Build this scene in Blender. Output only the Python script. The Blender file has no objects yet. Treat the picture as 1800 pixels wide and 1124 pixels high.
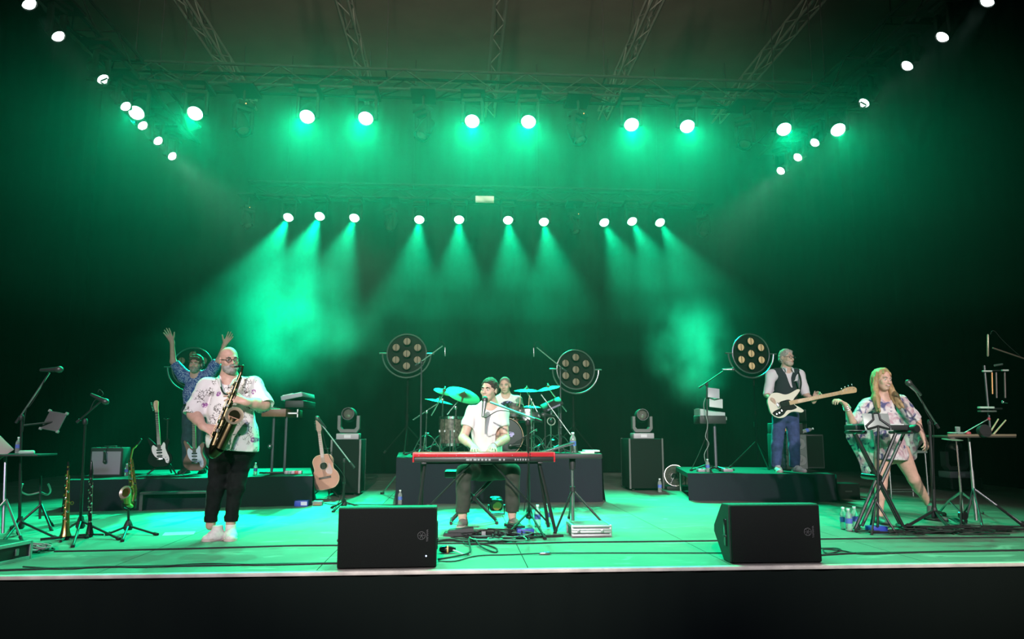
import bpy, bmesh, math, random
import numpy as np
from mathutils import Vector, Matrix, Euler
random.seed(7)
sc = bpy.context.scene
COL = sc.collection
PI = math.pi

# ---------------------------------------------------------------- camera
F_PX, YAW, PITCH, CAM_Z = 1300.0, math.radians(4.0), math.atan(190 / 1300.0), 1.0
cam_d = bpy.data.cameras.new('camera'); cam = bpy.data.objects.new('camera', cam_d); COL.objects.link(cam)
cam_d.sensor_width = 36.0; cam_d.lens = F_PX / 1800 * 36.0; cam_d.clip_end = 200
cam.location = (0, 0, CAM_Z); cam.rotation_euler = (PI / 2 + PITCH, 0, -YAW)
sc.camera = cam
sc.view_settings.view_transform = 'Standard'; sc.view_settings.look = 'None'
sc.view_settings.gamma = 1.0; sc.view_settings.use_curve_mapping = False
sc.view_settings.exposure = 0.0
sc.cycles.max_bounces = 5; sc.cycles.diffuse_bounces = 2; sc.cycles.glossy_bounces = 2
sc.cycles.transmission_bounces = 4; sc.cycles.volume_bounces = 0; sc.cycles.transparent_max_bounces = 12
sc.cycles.caustics_reflective = False; sc.cycles.caustics_refractive = False
sc.cycles.sample_clamp_indirect = 3.0
sc.cycles.volume_max_steps = 96
sc.cycles.use_denoising = True

FW = Vector((math.sin(YAW) * math.cos(PITCH), math.cos(YAW) * math.cos(PITCH), math.sin(PITCH)))
RT = Vector((math.cos(YAW), -math.sin(YAW), 0)); UP = RT.cross(FW)
CAM = Vector((0, 0, CAM_Z))
def ray(x, y): return FW + RT * ((x - 900) / F_PX) + UP * ((562 - y) / F_PX)
def fl(x, y, z=0.0):                                   # pixel -> point on the horizontal plane z
    d = ray(x, y); return CAM + d * ((z - CAM_Z) / d.z)
def W(x, y, Y):                                        # pixel -> point on the plane at depth Y
    d = ray(x, y); return CAM + d * (Y / d.y)
def V(*a): return Vector(a)

# ---------------------------------------------------------------- world (a dark hall, nearly no ambient light)
wd = bpy.data.worlds.new('dark_hall'); sc.world = wd; wd.use_nodes = True
wd.node_tree.nodes['Background'].inputs[0].default_value = (0.30, 0.42, 0.55, 1)
wd.node_tree.nodes['Background'].inputs[1].default_value = 0.010

GREEN = (0.0, 1.0, 0.42); MINT = (0.55, 1.0, 0.78); WARM = (1.0, 0.93, 0.86); LILAC = (0.62, 0.55, 1.0)
RIG_Z = 5.5
def spot(name, loc, aim, power, color, size, blend=0.6, radius=0.06):
    l = bpy.data.lights.new(name, 'SPOT'); o = bpy.data.objects.new(name, l); COL.objects.link(o)
    l.energy = power; l.color = color; l.spot_size = math.radians(size); l.spot_blend = blend; l.shadow_soft_size = radius
    o.location = loc; o.rotation_euler = (Vector(aim) - Vector(loc)).to_track_quat('-Z', 'Y').to_euler()
    return o
# pixel centres of the lit lamps
ROW_FRONT = [(240, 198), (343, 199), (540, 205), (643, 208), (830, 213), (929, 214), (1110, 219), (1208, 222), (1378, 227), (1473, 228)]
ROW_BACK = [(507, 382), (562, 380), (623, 383), (737, 386), (807, 386), (893, 387), (956, 390), (1062, 391), (1111, 389), (1160, 391)]
SIDE_L = [(50, 5), (101, 62), (180, 138), (220, 186), (250, 220), (277, 247), (302, 274)]
SIDE_R = [(1737, 0), (1658, 63), (1596, 114), (1520, 180), (1433, 250), (1403, 276), (1373, 300)]
FRONT_P = [fl(x, y, RIG_Z) for x, y in ROW_FRONT]
BACK_P = [fl(x, y, RIG_Z) for x, y in ROW_BACK]
SIDE_LP = [fl(x, y, RIG_Z) for x, y in SIDE_L]; SIDE_RP = [fl(x, y, RIG_Z) for x, y in SIDE_R]
FRONT_AIM = [Vector((p.x * (0.72 if p.x < 2 else 0.86) - (0.6 if p.x < 2 else 0.4), 5.0, 0.0)) for i, p in enumerate(FRONT_P)]
BACK_AIM = [Vector((p.x + (-0.35 if i < 3 else 0.55 if i > 6 else 0), p.y - 5.6, 0)) for i, p in enumerate(BACK_P)]
SIDE_LA = [Vector((-0.8 + 0.3 * i, 7.2 + 0.25 * i, 0.3)) for i in range(7)]
SIDE_RA = [Vector((1.6 - 0.25 * i, 7.2 + 0.25 * i, 0.3)) for i in range(7)]
for i, p in enumerate(FRONT_P):
    d = (FRONT_AIM[i] - p).normalized()
    spot('lamp_beam', p + d * 0.16, FRONT_AIM[i], (360, 800, 1500, 1750, 1800, 1800, 1650, 1250, 720, 380)[i], GREEN, 86, 0.8)
for i, p in enumerate(BACK_P):
    d = (BACK_AIM[i] - p).normalized()
    spot('lamp_beam', p + d * 0.16, BACK_AIM[i], (11000, 13000, 6500)[i] if i < 3 else (5000, 5000, 5000, 5000, 4500, 5000, 4500)[i - 3], GREEN, 30, 0.8)
for P, A in ((SIDE_LP, SIDE_LA), (SIDE_RP, SIDE_RA)):
    for i, p in enumerate(P):
        d = (A[i] - p).normalized()
        spot('lamp_beam', p + d * 0.14, A[i], (60, 70, 90, 150, 200, 220, 240)[i], MINT, 24)
# front-of-house white profiles high above the audience, behind the camera
for x, ax, pw in ((-5.0, -2.2, 3800), (-1.0, 0.4, 8200), (3.0, 3.6, 5600), (5.5, 4.5, 2000)):
    spot('house_profile', (x, -5.0, 5.6), (ax, 8.2, 0.9), pw, WARM, 27, 0.8, 0.12)
spot('house_wash', (0, -6.0, 6.5), (0, 11, 1.0), 2200, LILAC, 52, 0.8, 0.2)
spot('added_veil_fill', (0, -6.0, 6.5), (0, 10, 8.0), 26000, (1.0, 0.88, 0.66), 44, 1.0, 0.2)  # added unseen fill, gives the upper haze and roof a warm grey veil
# ---------------------------------------------------------------- materials
_M = {}
def mat(name, color=(0.5, 0.5, 0.5), rough=0.5, metal=0.0, emit=None, es=0.0, trans=0.0, alpha=1.0, spec=0.5, noise=0.0, nscale=20.0, bump=0.0, bscale=60.0, coat=0.0, sheen=0.0):
    if name in _M: return _M[name]
    m = bpy.data.materials.new(name); m.use_nodes = True; nt = m.node_tree; b = nt.nodes['Principled BSDF']
    b.inputs['Base Color'].default_value = (*color, 1); b.inputs['Roughness'].default_value = rough; b.inputs['Metallic'].default_value = metal
    b.inputs['Specular IOR Level'].default_value = spec
    if trans: b.inputs['Transmission Weight'].default_value = trans; b.inputs['IOR'].default_value = 1.33
    if coat: b.inputs['Coat Weight'].default_value = coat
    if sheen: b.inputs['Sheen Weight'].default_value = sheen
    if alpha < 1: b.inputs['Alpha'].default_value = alpha
    if emit:
        b.inputs['Emission Color'].default_value = (*emit, 1); b.inputs['Emission Strength'].default_value = es
        m.cycles.emission_sampling = 'NONE'
    if noise or bump:
        tc = nt.nodes.new('ShaderNodeTexCoord')
    if noise:
        n = nt.nodes.new('ShaderNodeTexNoise'); n.inputs['Scale'].default_value = nscale; n.inputs['Detail'].default_value = 4
        r = nt.nodes.new('ShaderNodeValToRGB')
        lo = tuple(max(0, c * (1 - noise)) for c in color); hi = tuple(min(1, c * (1 + noise)) for c in color)
        r.color_ramp.elements[0].position = 0.3; r.color_ramp.elements[1].position = 0.7
        r.color_ramp.elements[0].color = (*lo, 1); r.color_ramp.elements[1].color = (*hi, 1)
        nt.links.new(tc.outputs['Object'], n.inputs['Vector']); nt.links.new(n.outputs['Fac'], r.inputs['Fac']); nt.links.new(r.outputs['Color'], b.inputs['Base Color'])
    if bump:
        n2 = nt.nodes.new('ShaderNodeTexNoise'); n2.inputs['Scale'].default_value = bscale; n2.inputs['Detail'].default_value = 3
        bp = nt.nodes.new('ShaderNodeBump'); bp.inputs['Strength'].default_value = bump; bp.inputs['Distance'].default_value = 0.01
        nt.links.new(tc.outputs['Object'], n2.inputs['Vector']); nt.links.new(n2.outputs['Fac'], bp.inputs['Height']); nt.links.new(bp.outputs['Normal'], b.inputs['Normal'])
    _M[name] = m; return m

# ---------------------------------------------------------------- mesh builder (world coordinates; the object's origin is set on build)
def frame_of(d):
    d = Vector(d).normalized(); a = Vector((0, 0, 1)) if abs(d.z) < 0.95 else Vector((1, 0, 0))
    u = a.cross(d).normalized(); v = d.cross(u); return u, v, d
class MB:
    def __init__(s): s.v = []; s.f = []
    def add(s, vs, fs):
        n = len(s.v); s.v.extend(Vector(p) for p in vs); s.f.extend(tuple(i + n for i in f) for f in fs); return s
    def box(s, c, size, rot=None, bev=0.0):
        hx, hy, hz = size[0] / 2, size[1] / 2, size[2] / 2; R = rot.to_matrix() if isinstance(rot, Euler) else rot
        if bev <= 0:
            vs = [Vector((x, y, z)) for x in (-hx, hx) for y in (-hy, hy) for z in (-hz, hz)]
            fs = [(0, 1, 3, 2), (4, 6, 7, 5), (0, 4, 5, 1), (2, 3, 7, 6), (0, 2, 6, 4), (1, 5, 7, 3)]
        else:
            bm = bmesh.new(); bmesh.ops.create_cube(bm, size=1.0)
            for q in bm.verts: q.co = Vector((q.co.x * size[0], q.co.y * size[1], q.co.z * size[2]))
            bmesh.ops.bevel(bm, geom=bm.edges[:], offset=min(bev, min(hx, hy, hz) * 0.95), segments=2, profile=0.5, affect='EDGES')
            bm.verts.index_update(); vs = [q.co.copy() for q in bm.verts]; fs = [tuple(q.index for q in f.verts) for f in bm.faces]; bm.free()
        c = Vector(c)
        return s.add([c + (R @ p if R is not None else p) for p in vs], fs)
    def tube(s, a, b, r0, r1=None, n=8, cap=True):
        a, b = Vector(a), Vector(b); r1 = r0 if r1 is None else r1; u, v, d = frame_of(b - a)
        vs = [a + (u * math.cos(t) + v * math.sin(t)) * r0 for t in (2 * PI * i / n for i in range(n))] + [b + (u * math.cos(t) + v * math.sin(t)) * r1 for t in (2 * PI * i / n for i in range(n))]
        fs = [(i, (i + 1) % n, n + (i + 1) % n, n + i) for i in range(n)]
        if cap: fs += [tuple(range(n - 1, -1, -1)), tuple(range(n, 2 * n))]
        return s.add(vs, fs)
    def path(s, pts, r, n=6, closed=False):
        pts = [Vector(p) for p in pts]; m = len(pts); rr = r if isinstance(r, (list, tuple)) else [r] * m
        vs = []; u0 = None
        for i, p in enumerate(pts):
            if closed: d = pts[(i + 1) % m] - pts[i - 1]
            else: d = pts[min(i + 1, m - 1)] - pts[max(i - 1, 0)]
            if d.length < 1e-9: d = Vector((0, 0, 1))
            d.normalize()
            if u0 is None: u, v, _ = frame_of(d)
            else:
                u = u0 - d * u0.dot(d)
                if u.length < 1e-6: u = frame_of(d)[0]
                u.normalize(); v = d.cross(u)
            u0 = u
            vs += [p + (u * math.cos(t) + v * math.sin(t)) * rr[i] for t in (2 * PI * k / n for k in range(n))]
        fs = []
        for i in range(m if closed else m - 1):
            j = (i + 1) % m
            fs += [(i * n + k, i * n + (k + 1) % n, j * n + (k + 1) % n, j * n + k) for k in range(n)]
        if not closed: fs += [tuple(range(n - 1, -1, -1)), tuple((m - 1) * n + k for k in range(n))]
        return s.add(vs, fs)
    def lathe(s, o, d, prof, n=20):                      # prof: (along, radius)
        o = Vector(o); u, v, d = frame_of(d); vs = []; k = len(prof)
        for h, r in prof: vs += [o + d * h + (u * math.cos(t) + v * math.sin(t)) * max(r, 1e-5) for t in (2 * PI * i / n for i in range(n))]
        fs = [(j * n + i, j * n + (i + 1) % n, (j + 1) * n + (i + 1) % n, (j + 1) * n + i) for j in range(k - 1) for i in range(n)]
        fs += [tuple(range(n - 1, -1, -1)), tuple((k - 1) * n + i for i in range(n))]
        return s.add(vs, fs)
    def prism(s, outline, o, ex, ey, ez, t0, t1):       # outline in (ex, ey), thickness along ez
        o, ex, ey, ez = Vector(o), Vector(ex), Vector(ey), Vector(ez); n = len(outline)
        vs = [o + ex * x + ey * y + ez * t0 for x, y in outline] + [o + ex * x + ey * y + ez * t1 for x, y in outline]
        fs = [tuple(range(n - 1, -1, -1)), tuple(range(n, 2 * n))] + [(i, (i + 1) % n, n + (i + 1) % n, n + i) for i in range(n)]
        return s.add(vs, fs)
    def ball(s, c, r, n=10, m=6):
        c = Vector(c); r = (r, r, r) if not isinstance(r, (tuple, list)) else r
        prof = [(-math.cos(PI * i / m), math.sin(PI * i / m)) for i in range(m + 1)]
        vs = [c + Vector((math.cos(2 * PI * k / n) * q * r[0], math.sin(2 * PI * k / n) * q * r[1], h * r[2])) for h, q in prof for k in range(n)]
        fs = [(j * n + i, j * n + (i + 1) % n, (j + 1) * n + (i + 1) % n, (j + 1) * n + i) for j in range(m) for i in range(n)]
        return s.add(vs, fs)
    def disc(s, c, d, r, n=20):
        c = Vector(c); u, v, d = frame_of(d)
        return s.add([c + (u * math.cos(2 * PI * i / n) + v * math.sin(2 * PI * i / n)) * r for i in range(n)], [tuple(range(n))])
    def ring(s, c, d, R, r, n=32, m=6):
        c = Vector(c); u, v, d = frame_of(d)
        return s.path([c + (u * math.cos(2 * PI * i / n) + v * math.sin(2 * PI * i / n)) * R for i in range(n)], r, m, True)
    def mesh(s, name, m, org, smooth=True):
        me = bpy.data.meshes.new(name); org = Vector(org)
        me.from_pydata([tuple(p - org) for p in s.v], [], s.f)
        bm = bmesh.new(); bm.from_mesh(me); bmesh.ops.remove_doubles(bm, verts=bm.verts[:], dist=1e-6); bmesh.ops.recalc_face_normals(bm, faces=bm.faces[:]); bm.to_mesh(me); bm.free()
        if smooth:
            me.polygons.foreach_set('use_smooth', [True] * len(me.polygons)); me.set_sharp_from_angle(angle=math.radians(38))
        me.materials.append(m); return me
    def obj(s, name, m, parent=None, org=None, smooth=True):
        # children share the root's frame (roots built this way carry no rotation while being built)
        base = Vector((0, 0, 0))
        if parent is not None:
            q = parent
            while q is not None: base += q.location; q = q.parent
        if parent is None and org is None:
            org = Vector((sum(p.x for p in s.v) / len(s.v), sum(p.y for p in s.v) / len(s.v), min(p.z for p in s.v)))
        o = bpy.data.objects.new(name, s.mesh(name, m, base if parent is not None else org, smooth)); COL.objects.link(o)
        if parent is not None: o.parent = parent
        else: o.location = org
        return o
def tag(o, label, cat, group=None, kind=None):
    o['label'] = label; o['category'] = cat
    if group: o['group'] = group
    if kind: o['kind'] = kind
    return o
def thing(name, label, cat, loc=(0, 0, 0), group=None):
    o = bpy.data.objects.new(name, None); COL.objects.link(o); o.location = loc; o.empty_display_size = 0.1
    return tag(o, label, cat, group)
def struct(o, label=None, cat='structure'):
    o['kind'] = 'structure'
    if label: tag(o, label, cat)
    return o
def dup(root, loc=None, rotz=None, label=None, parent=None):
    r = root.copy(); COL.objects.link(r); r.parent = parent
    if loc is not None: r.location = loc
    if rotz is not None: r.rotation_euler.z = rotz
    if label: r['label'] = label
    for ch in list(root.children): dup(ch, parent=r)
    return r
def bez(pts, n=8):                                       # Catmull-Rom through the points
    P = [Vector(p) for p in pts]; out = []
    for i in range(len(P) - 1):
        a, b, c, d = P[max(i - 1, 0)], P[i], P[i + 1], P[min(i + 2, len(P) - 1)]
        for k in range(n):
            t = k / n; out.append(0.5 * ((2 * b) + (c - a) * t + (2 * a - 5 * b + 4 * c - d) * t * t + (3 * b - a - 3 * c + d) * t ** 3))
    out.append(P[-1]); return out
def bez2(pts, n=8, closed=True):
    P = list(pts); m = len(P); out = []
    for i in range(m):
        a, b, c, d = P[i - 1], P[i], P[(i + 1) % m], P[(i + 2) % m]
        for k in range(n):
            t = k / n
            out.append(tuple(0.5 * ((2 * b[j]) + (c[j] - a[j]) * t + (2 * a[j] - 5 * b[j] + 4 * c[j] - d[j]) * t * t + (3 * b[j] - a[j] - 3 * c[j] + d[j]) * t ** 3) for j in (0, 1)))
    return out
BLACK = mat('black_metal', (0.015, 0.015, 0.016), 0.45)
BLACKG = mat('black_gloss', (0.012, 0.012, 0.013), 0.18)
PLASTIC = mat('black_plastic', (0.02, 0.02, 0.022), 0.55)
CHROME = mat('chrome', (0.75, 0.75, 0.76), 0.2, 1.0)
STEEL = mat('brushed_steel', (0.45, 0.45, 0.46), 0.38, 1.0)
ALU = mat('aluminium', (0.62, 0.62, 0.63), 0.42, 0.9)
GOLD = mat('lacquered_brass', (0.62, 0.42, 0.14), 0.28, 1.0)
RUBBER = mat('rubber', (0.012, 0.012, 0.012), 0.8)
DRAPE = mat('riser_drape', (0.019, 0.019, 0.029), 0.95, bump=0.2, bscale=25, spec=0.1)
VELVET = mat('black_velvet', (0.004, 0.0045, 0.0045), 1.0, spec=0.02)
WHITE = mat('white_paint', (0.8, 0.8, 0.8), 0.5)
# ---------------------------------------------------------------- the setting
def floor_mat():
    m = bpy.data.materials.new('stage_floor_paint'); m.use_nodes = True; nt = m.node_tree; b = nt.nodes['Principled BSDF']
    g = nt.nodes.new('ShaderNodeNewGeometry')
    n1 = nt.nodes.new('ShaderNodeTexNoise'); n1.inputs['Scale'].default_value = 1.4; n1.inputs['Detail'].default_value = 6; n1.inputs['Roughness'].default_value = 0.65
    r1 = nt.nodes.new('ShaderNodeValToRGB'); r1.color_ramp.elements[0].position = 0.3; r1.color_ramp.elements[1].position = 0.75
    r1.color_ramp.elements[0].color = (0.125, 0.118, 0.105, 1); r1.color_ramp.elements[1].color = (0.185, 0.175, 0.158, 1)
    mp = nt.nodes.new('ShaderNodeMapping'); mp.inputs['Scale'].default_value = (1.1, 3.2, 1)
    n2 = nt.nodes.new('ShaderNodeTexNoise'); n2.inputs['Scale'].default_value = 1.7; n2.inputs['Detail'].default_value = 5; n2.inputs['Distortion'].default_value = 1.2
    r2 = nt.nodes.new('ShaderNodeValToRGB'); r2.color_ramp.elements[0].position = 0.61; r2.color_ramp.elements[1].position = 0.68
    mx = nt.nodes.new('ShaderNodeMixRGB'); mx.inputs['Color2'].default_value = (0.36, 0.35, 0.32, 1)
    ml = nt.nodes.new('ShaderNodeMath'); ml.operation = 'MULTIPLY'; ml.inputs[1].default_value = 0.55
    L = nt.links.new
    L(g.outputs['Position'], n1.inputs['Vector']); L(n1.outputs['Fac'], r1.inputs['Fac']); L(r1.outputs['Color'], mx.inputs['Color1'])
    L(g.outputs['Position'], mp.inputs['Vector']); L(mp.outputs['Vector'], n2.inputs['Vector']); L(n2.outputs['Fac'], r2.inputs['Fac']); L(r2.outputs['Color'], ml.inputs[0]); L(ml.outputs[0], mx.inputs['Fac'])
    L(mx.outputs['Color'], b.inputs['Base Color']); b.inputs['Roughness'].default_value = 0.55; b.inputs['Specular IOR Level'].default_value = 0.35
    return m
FLOORM = floor_mat()
EDGE_Y, BACK_Y, SX0, SX1 = 5.45, 17.2, -8.5, 9.5
fo = MB().box(((SX0 + SX1) / 2, (EDGE_Y + 0.07 + BACK_Y) / 2, -0.09), (SX1 - SX0, BACK_Y - EDGE_Y - 0.07, 0.15)).obj('floor', mat('floor_joint', (0.05, 0.048, 0.045), 0.9))
struct(fo, 'scuffed grey-painted stage floor of joined panels', 'floor')
pw, pd = 1.5, 1.0
pan = None
for iy in range(0, 12):
    for ix in range(0, 12):
        cx, cy = SX0 + pw * (ix + 0.5), EDGE_Y + 0.06 + pd * (iy + 0.5)
        if cy + pd / 2 > BACK_Y: continue
        if pan is None:
            pan = MB().box((cx, cy, -0.008), (pw - 0.006, pd - 0.006, 0.016)).obj('floor_panel', FLOORM, fo, smooth=False)
            pan.data.transform(Matrix.Translation(-(Vector((cx, cy, -0.008)) - fo.location)))
        else:
            q = pan.copy(); COL.objects.link(q); pan_ = q
        o = pan if (ix == 0 and iy == 0) else q
        o.parent = fo; o.location = Vector((cx, cy, -0.008)) - fo.location
struct(MB().box(((SX0 + SX1) / 2, EDGE_Y + 0.03, -0.014), (SX1 - SX0, 0.056, 0.028), bev=0.006).obj('trim_1', mat('nosing_paint', (0.62, 0.58, 0.50), 0.6, noise=0.25, nscale=6)), 'worn cream nosing along the stage edge', 'stage edge')
struct(MB().box((0.5, -2.0, -1.40), (24, 16, 0.1)).obj('floor_audience', mat('hall_floor', (0.02, 0.02, 0.02), 0.9)), 'dark hall floor in front of the stage', 'floor')
def curtain(name, a, b, z0, z1, amp, wl, label, thick=0.02):
    a, b = Vector(a), Vector(b); L = (b - a).length; n = int(L / wl * 8); d = (b - a).normalized(); nrm = Vector((-d.y, d.x, 0)); m = MB(); vs = []; fs = []
    for i in range(n + 1):
        t = i / n; off = nrm * (amp * math.sin(t * L / wl * 2 * PI) + amp * 0.5 * math.sin(t * L / wl * 4.4 + 1))
        p = a + (b - a) * t + off
        vs += [(p.x, p.y, z0), (p.x, p.y, z1)]
    for i in range(n): fs.append((2 * i, 2 * i + 2, 2 * i + 3, 2 * i + 1))
    k = len(vs); vs += [(x + nrm.x * thick, y + nrm.y * thick, z) for x, y, z in vs]; fs += [tuple(k + q for q in reversed(f)) for f in fs]
    return struct(m.add(vs, fs).obj(name, VELVET if name != 'wall_front' else mat('skirt_cloth', (0.007, 0.011, 0.009), 0.95, spec=0.05), smooth=True), label, 'curtain')
curtain('wall_front', (SX0, EDGE_Y + 0.03, 0), (SX1, EDGE_Y + 0.03, 0), -1.349, -0.029, 0.008, 0.3, 'black cloth skirt hanging under the stage edge', 0.01)
curtain("wall_back", (SX0, 16.9, 0), (SX1, 16.9, 0), -0.001, 9.2, 0.03, 0.42, 'black pleated backdrop curtain behind the band')
curtain('wall_left', (SX0 + 0.2, 6.2, 0), (SX0 + 0.2, 16.8, 0), -0.001, 9.2, 0.03, 0.5, 'black side curtain at stage right wing')
curtain('wall_right', (SX1 - 0.2, 6.2, 0), (SX1 - 0.2, 16.8, 0), -0.001, 9.2, 0.03, 0.5, 'black side curtain at stage left wing')
struct(MB().box((0.5, 11.2, 9.3), (18.4, 12, 0.12)).obj('ceiling', mat('roof_dark', (0.10, 0.09, 0.075), 0.95, spec=0.1, noise=0.15, nscale=1.2)), 'dark flat roof above the lighting rig', 'ceiling')
# ---------------------------------------------------------------- smooth implicit modelling for bodies and clothing
class SDF:
    def __init__(s, lo, hi, h):
        s.lo = np.array(lo, float); s.h = h; s.n = np.ceil((np.array(hi, float) - s.lo) / h).astype(int) + 1
        s.d = np.full(tuple(s.n), 0.2, np.float32)
    def sub(s, lo, hi):
        i0 = np.clip(np.floor((np.array(lo) - s.lo) / s.h).astype(int), 0, s.n - 1); i1 = np.clip(np.ceil((np.array(hi) - s.lo) / s.h).astype(int) + 1, 1, s.n)
        if (i1 <= i0).any(): return None, None
        sl = tuple(slice(a, b) for a, b in zip(i0, i1))
        ax = [s.lo[k] + s.h * np.arange(i0[k], i1[k]) for k in range(3)]
        return sl, np.stack(np.meshgrid(*ax, indexing='ij'), -1).astype(np.float32)
    def op(s, sl, b, k, mode='u'):
        a = s.d[sl]
        if mode == 'u':
            h = np.maximum(k - np.abs(a - b), 0) / max(k, 1e-6); s.d[sl] = np.minimum(a, b) - h * h * k * 0.25
        elif mode == 's':
            b = -b; h = np.maximum(k - np.abs(a - b), 0) / max(k, 1e-6); s.d[sl] = np.maximum(a, b) + h * h * k * 0.25
    def cone(s, a, b, ra, rb=None, k=0.02, mode='u', flat=None):
        # round cone; flat=(axis vector, factor) squashes it along that axis
        rb = ra if rb is None else rb; a, b = np.array(a, float), np.array(b, float); m = max(ra, rb) * (1 if flat is None else max(1, flat[1])) + k + 3 * s.h
        sl, P = s.sub(np.minimum(a, b) - m, np.maximum(a, b) + m)
        if sl is None: return s
        q = P - a.astype(np.float32)
        ba = (b - a).astype(np.float32)
        if flat is not None:
            ax = np.array(flat[0], np.float32); ax = ax / np.linalg.norm(ax); L2 = max(float(ba @ ba), 1e-8)
            t = np.clip((q @ ba) / L2, 0, 1); off = (q - t[..., None] * ba) @ ax
            q = q + (off * (1 / flat[1] - 1))[..., None] * ax
        L2 = max(float(ba @ ba), 1e-8); t = np.clip((q @ ba) / L2, 0, 1)
        d = np.linalg.norm(q - t[..., None] * ba, axis=-1) - (ra + (rb - ra) * t)
        if flat is not None: d = d * min(1.0, flat[1])
        s.op(sl, d, k, mode); return s
    def chain(s, pts, rs, k=0.02, mode='u', flat=None):
        for i in range(len(pts) - 1): s.cone(pts[i], pts[i + 1], rs[i], rs[i + 1], k, mode, flat)
        return s
    def ell(s, c, r, k=0.02, M=None, mode='u'):
        c = np.array(c, float); r = np.array(r, float); R = np.eye(3) if M is None else np.array([list(x) for x in M.to_3x3()])
        m = r.max() + k + 3 * s.h
        sl, P = s.sub(c - m, c + m)
        if sl is None: return s
        q = ((P - c.astype(np.float32)) @ R.astype(np.float32)) / r.astype(np.float32)
        l = np.linalg.norm(q, axis=-1); g = np.linalg.norm(q / r.astype(np.float32), axis=-1)
        d = l * (l - 1) / np.maximum(g, 1e-6)
        s.op(sl, d, k, mode); return s
    def cut(s, p, nrm, k=0.004):                        # keep the side the normal points away from
        p = np.array(p, float); n = np.array(nrm, float); n = n / np.linalg.norm(n)
        sl, P = s.sub(s.lo, s.lo + s.h * (s.n - 1))
        s.op(sl, -((P - p.astype(np.float32)) @ n.astype(np.float32)), k, 's'); return s
    def noise(s, amp, scale, seed=0, stretch=(1, 1, 1)):
        rng = np.random.default_rng(seed); lat = rng.standard_normal((18, 18, 18)).astype(np.float32)
        ax = [(s.lo[k] + s.h * np.arange(s.n[k])) * scale * stretch[k] + 50 for k in range(3)]
        idx = [np.floor(a).astype(int) for a in ax]; fr = [(lambda t: t * t * (3 - 2 * t))((a - i).astype(np.float32)) for a, i in zip(ax, idx)]
        out = 0
        for dx in (0, 1):
            for dy in (0, 1):
                for dz in (0, 1):
                    w = (fr[0] if dx else 1 - fr[0])[:, None, None] * (fr[1] if dy else 1 - fr[1])[None, :, None] * (fr[2] if dz else 1 - fr[2])[None, None, :]
                    out = out + w * lat[np.ix_((idx[0] + dx) % 18, (idx[1] + dy) % 18, (idx[2] + dz) % 18)]
        s.d += amp * out; return s
    def mesh(s, name, m):
        d = s.d.copy()
        for k in range(3):                               # close at the border
            ix = [slice(None)] * 3
            for e in (0, -1): ix[k] = e; d[tuple(ix)] = np.maximum(d[tuple(ix)], 1e-3)
        ins = d < 0; n = d.shape
        c = np.zeros((n[0] - 1, n[1] - 1, n[2] - 1), np.int8)
        for i in (0, 1):
            for j in (0, 1):
                for k in (0, 1): c += ins[i:n[0] - 1 + i, j:n[1] - 1 + j, k:n[2] - 1 + k]
        act = (c > 0) & (c < 8); idx = np.full(c.shape, -1, np.int64); ii = np.argwhere(act); idx[act] = np.arange(len(ii))
        acc = np.zeros((len(ii), 3)); cnt = np.zeros(len(ii))
        for ax in range(3):
            o1, o2 = [a for a in range(3) if a != ax]
            for u in (0, 1):
                for v in (0, 1):
                    off = np.zeros(3, int); off[o1] = u; off[o2] = v; A = ii + off; B = A.copy(); B[:, ax] += 1
                    da = d[A[:, 0], A[:, 1], A[:, 2]]; db = d[B[:, 0], B[:, 1], B[:, 2]]; ok = (da < 0) != (db < 0)
                    t = np.where(ok, da / np.where(ok, da - db, 1), 0); P = A.astype(float); P[:, ax] += t
                    acc[ok] += P[ok]; cnt[ok] += 1
        vs = acc / cnt[:, None] * s.h + s.lo
        fs = []
        for ax in range(3):
            o1, o2 = [(1, 2), (2, 0), (0, 1)][ax]
            sa = [slice(None)] * 3; sb = [slice(None)] * 3; sa[ax] = slice(0, n[ax] - 1); sb[ax] = slice(1, n[ax])
            cr = ins[tuple(sa)] != ins[tuple(sb)]; e = np.argwhere(cr)
            e = e[(e[:, o1] > 0) & (e[:, o2] > 0) & (e[:, o1] < n[o1] - 1) & (e[:, o2] < n[o2] - 1)]
            inside = ins[e[:, 0], e[:, 1], e[:, 2]]
            def at(du, dv):
                q = e.copy(); q[:, o1] -= du; q[:, o2] -= dv; return idx[q[:, 0], q[:, 1], q[:, 2]]
            f = np.stack([at(0, 0), at(1, 0), at(1, 1), at(0, 1)], 1)
            f[~inside] = f[~inside][:, ::-1]; fs.append(f)
        F = np.concatenate(fs); F = F[(F >= 0).all(1)]
        me = bpy.data.meshes.new(name); me.vertices.add(len(vs)); me.vertices.foreach_set('co', vs.astype(np.float32).ravel())
        me.loops.add(F.size); me.loops.foreach_set('vertex_index', F.astype(np.int32).ravel())
        me.polygons.add(len(F)); me.polygons.foreach_set('loop_start', np.arange(0, F.size, 4, dtype=np.int32))
        me.update(calc_edges=True); me.validate(); me.polygons.foreach_set('use_smooth', [True] * len(me.polygons)); me.materials.append(m); return me
    def obj(s, name, m, parent):
        o = bpy.data.objects.new(name, s.mesh(name, m)); COL.objects.link(o); o.parent = parent; return o

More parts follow.
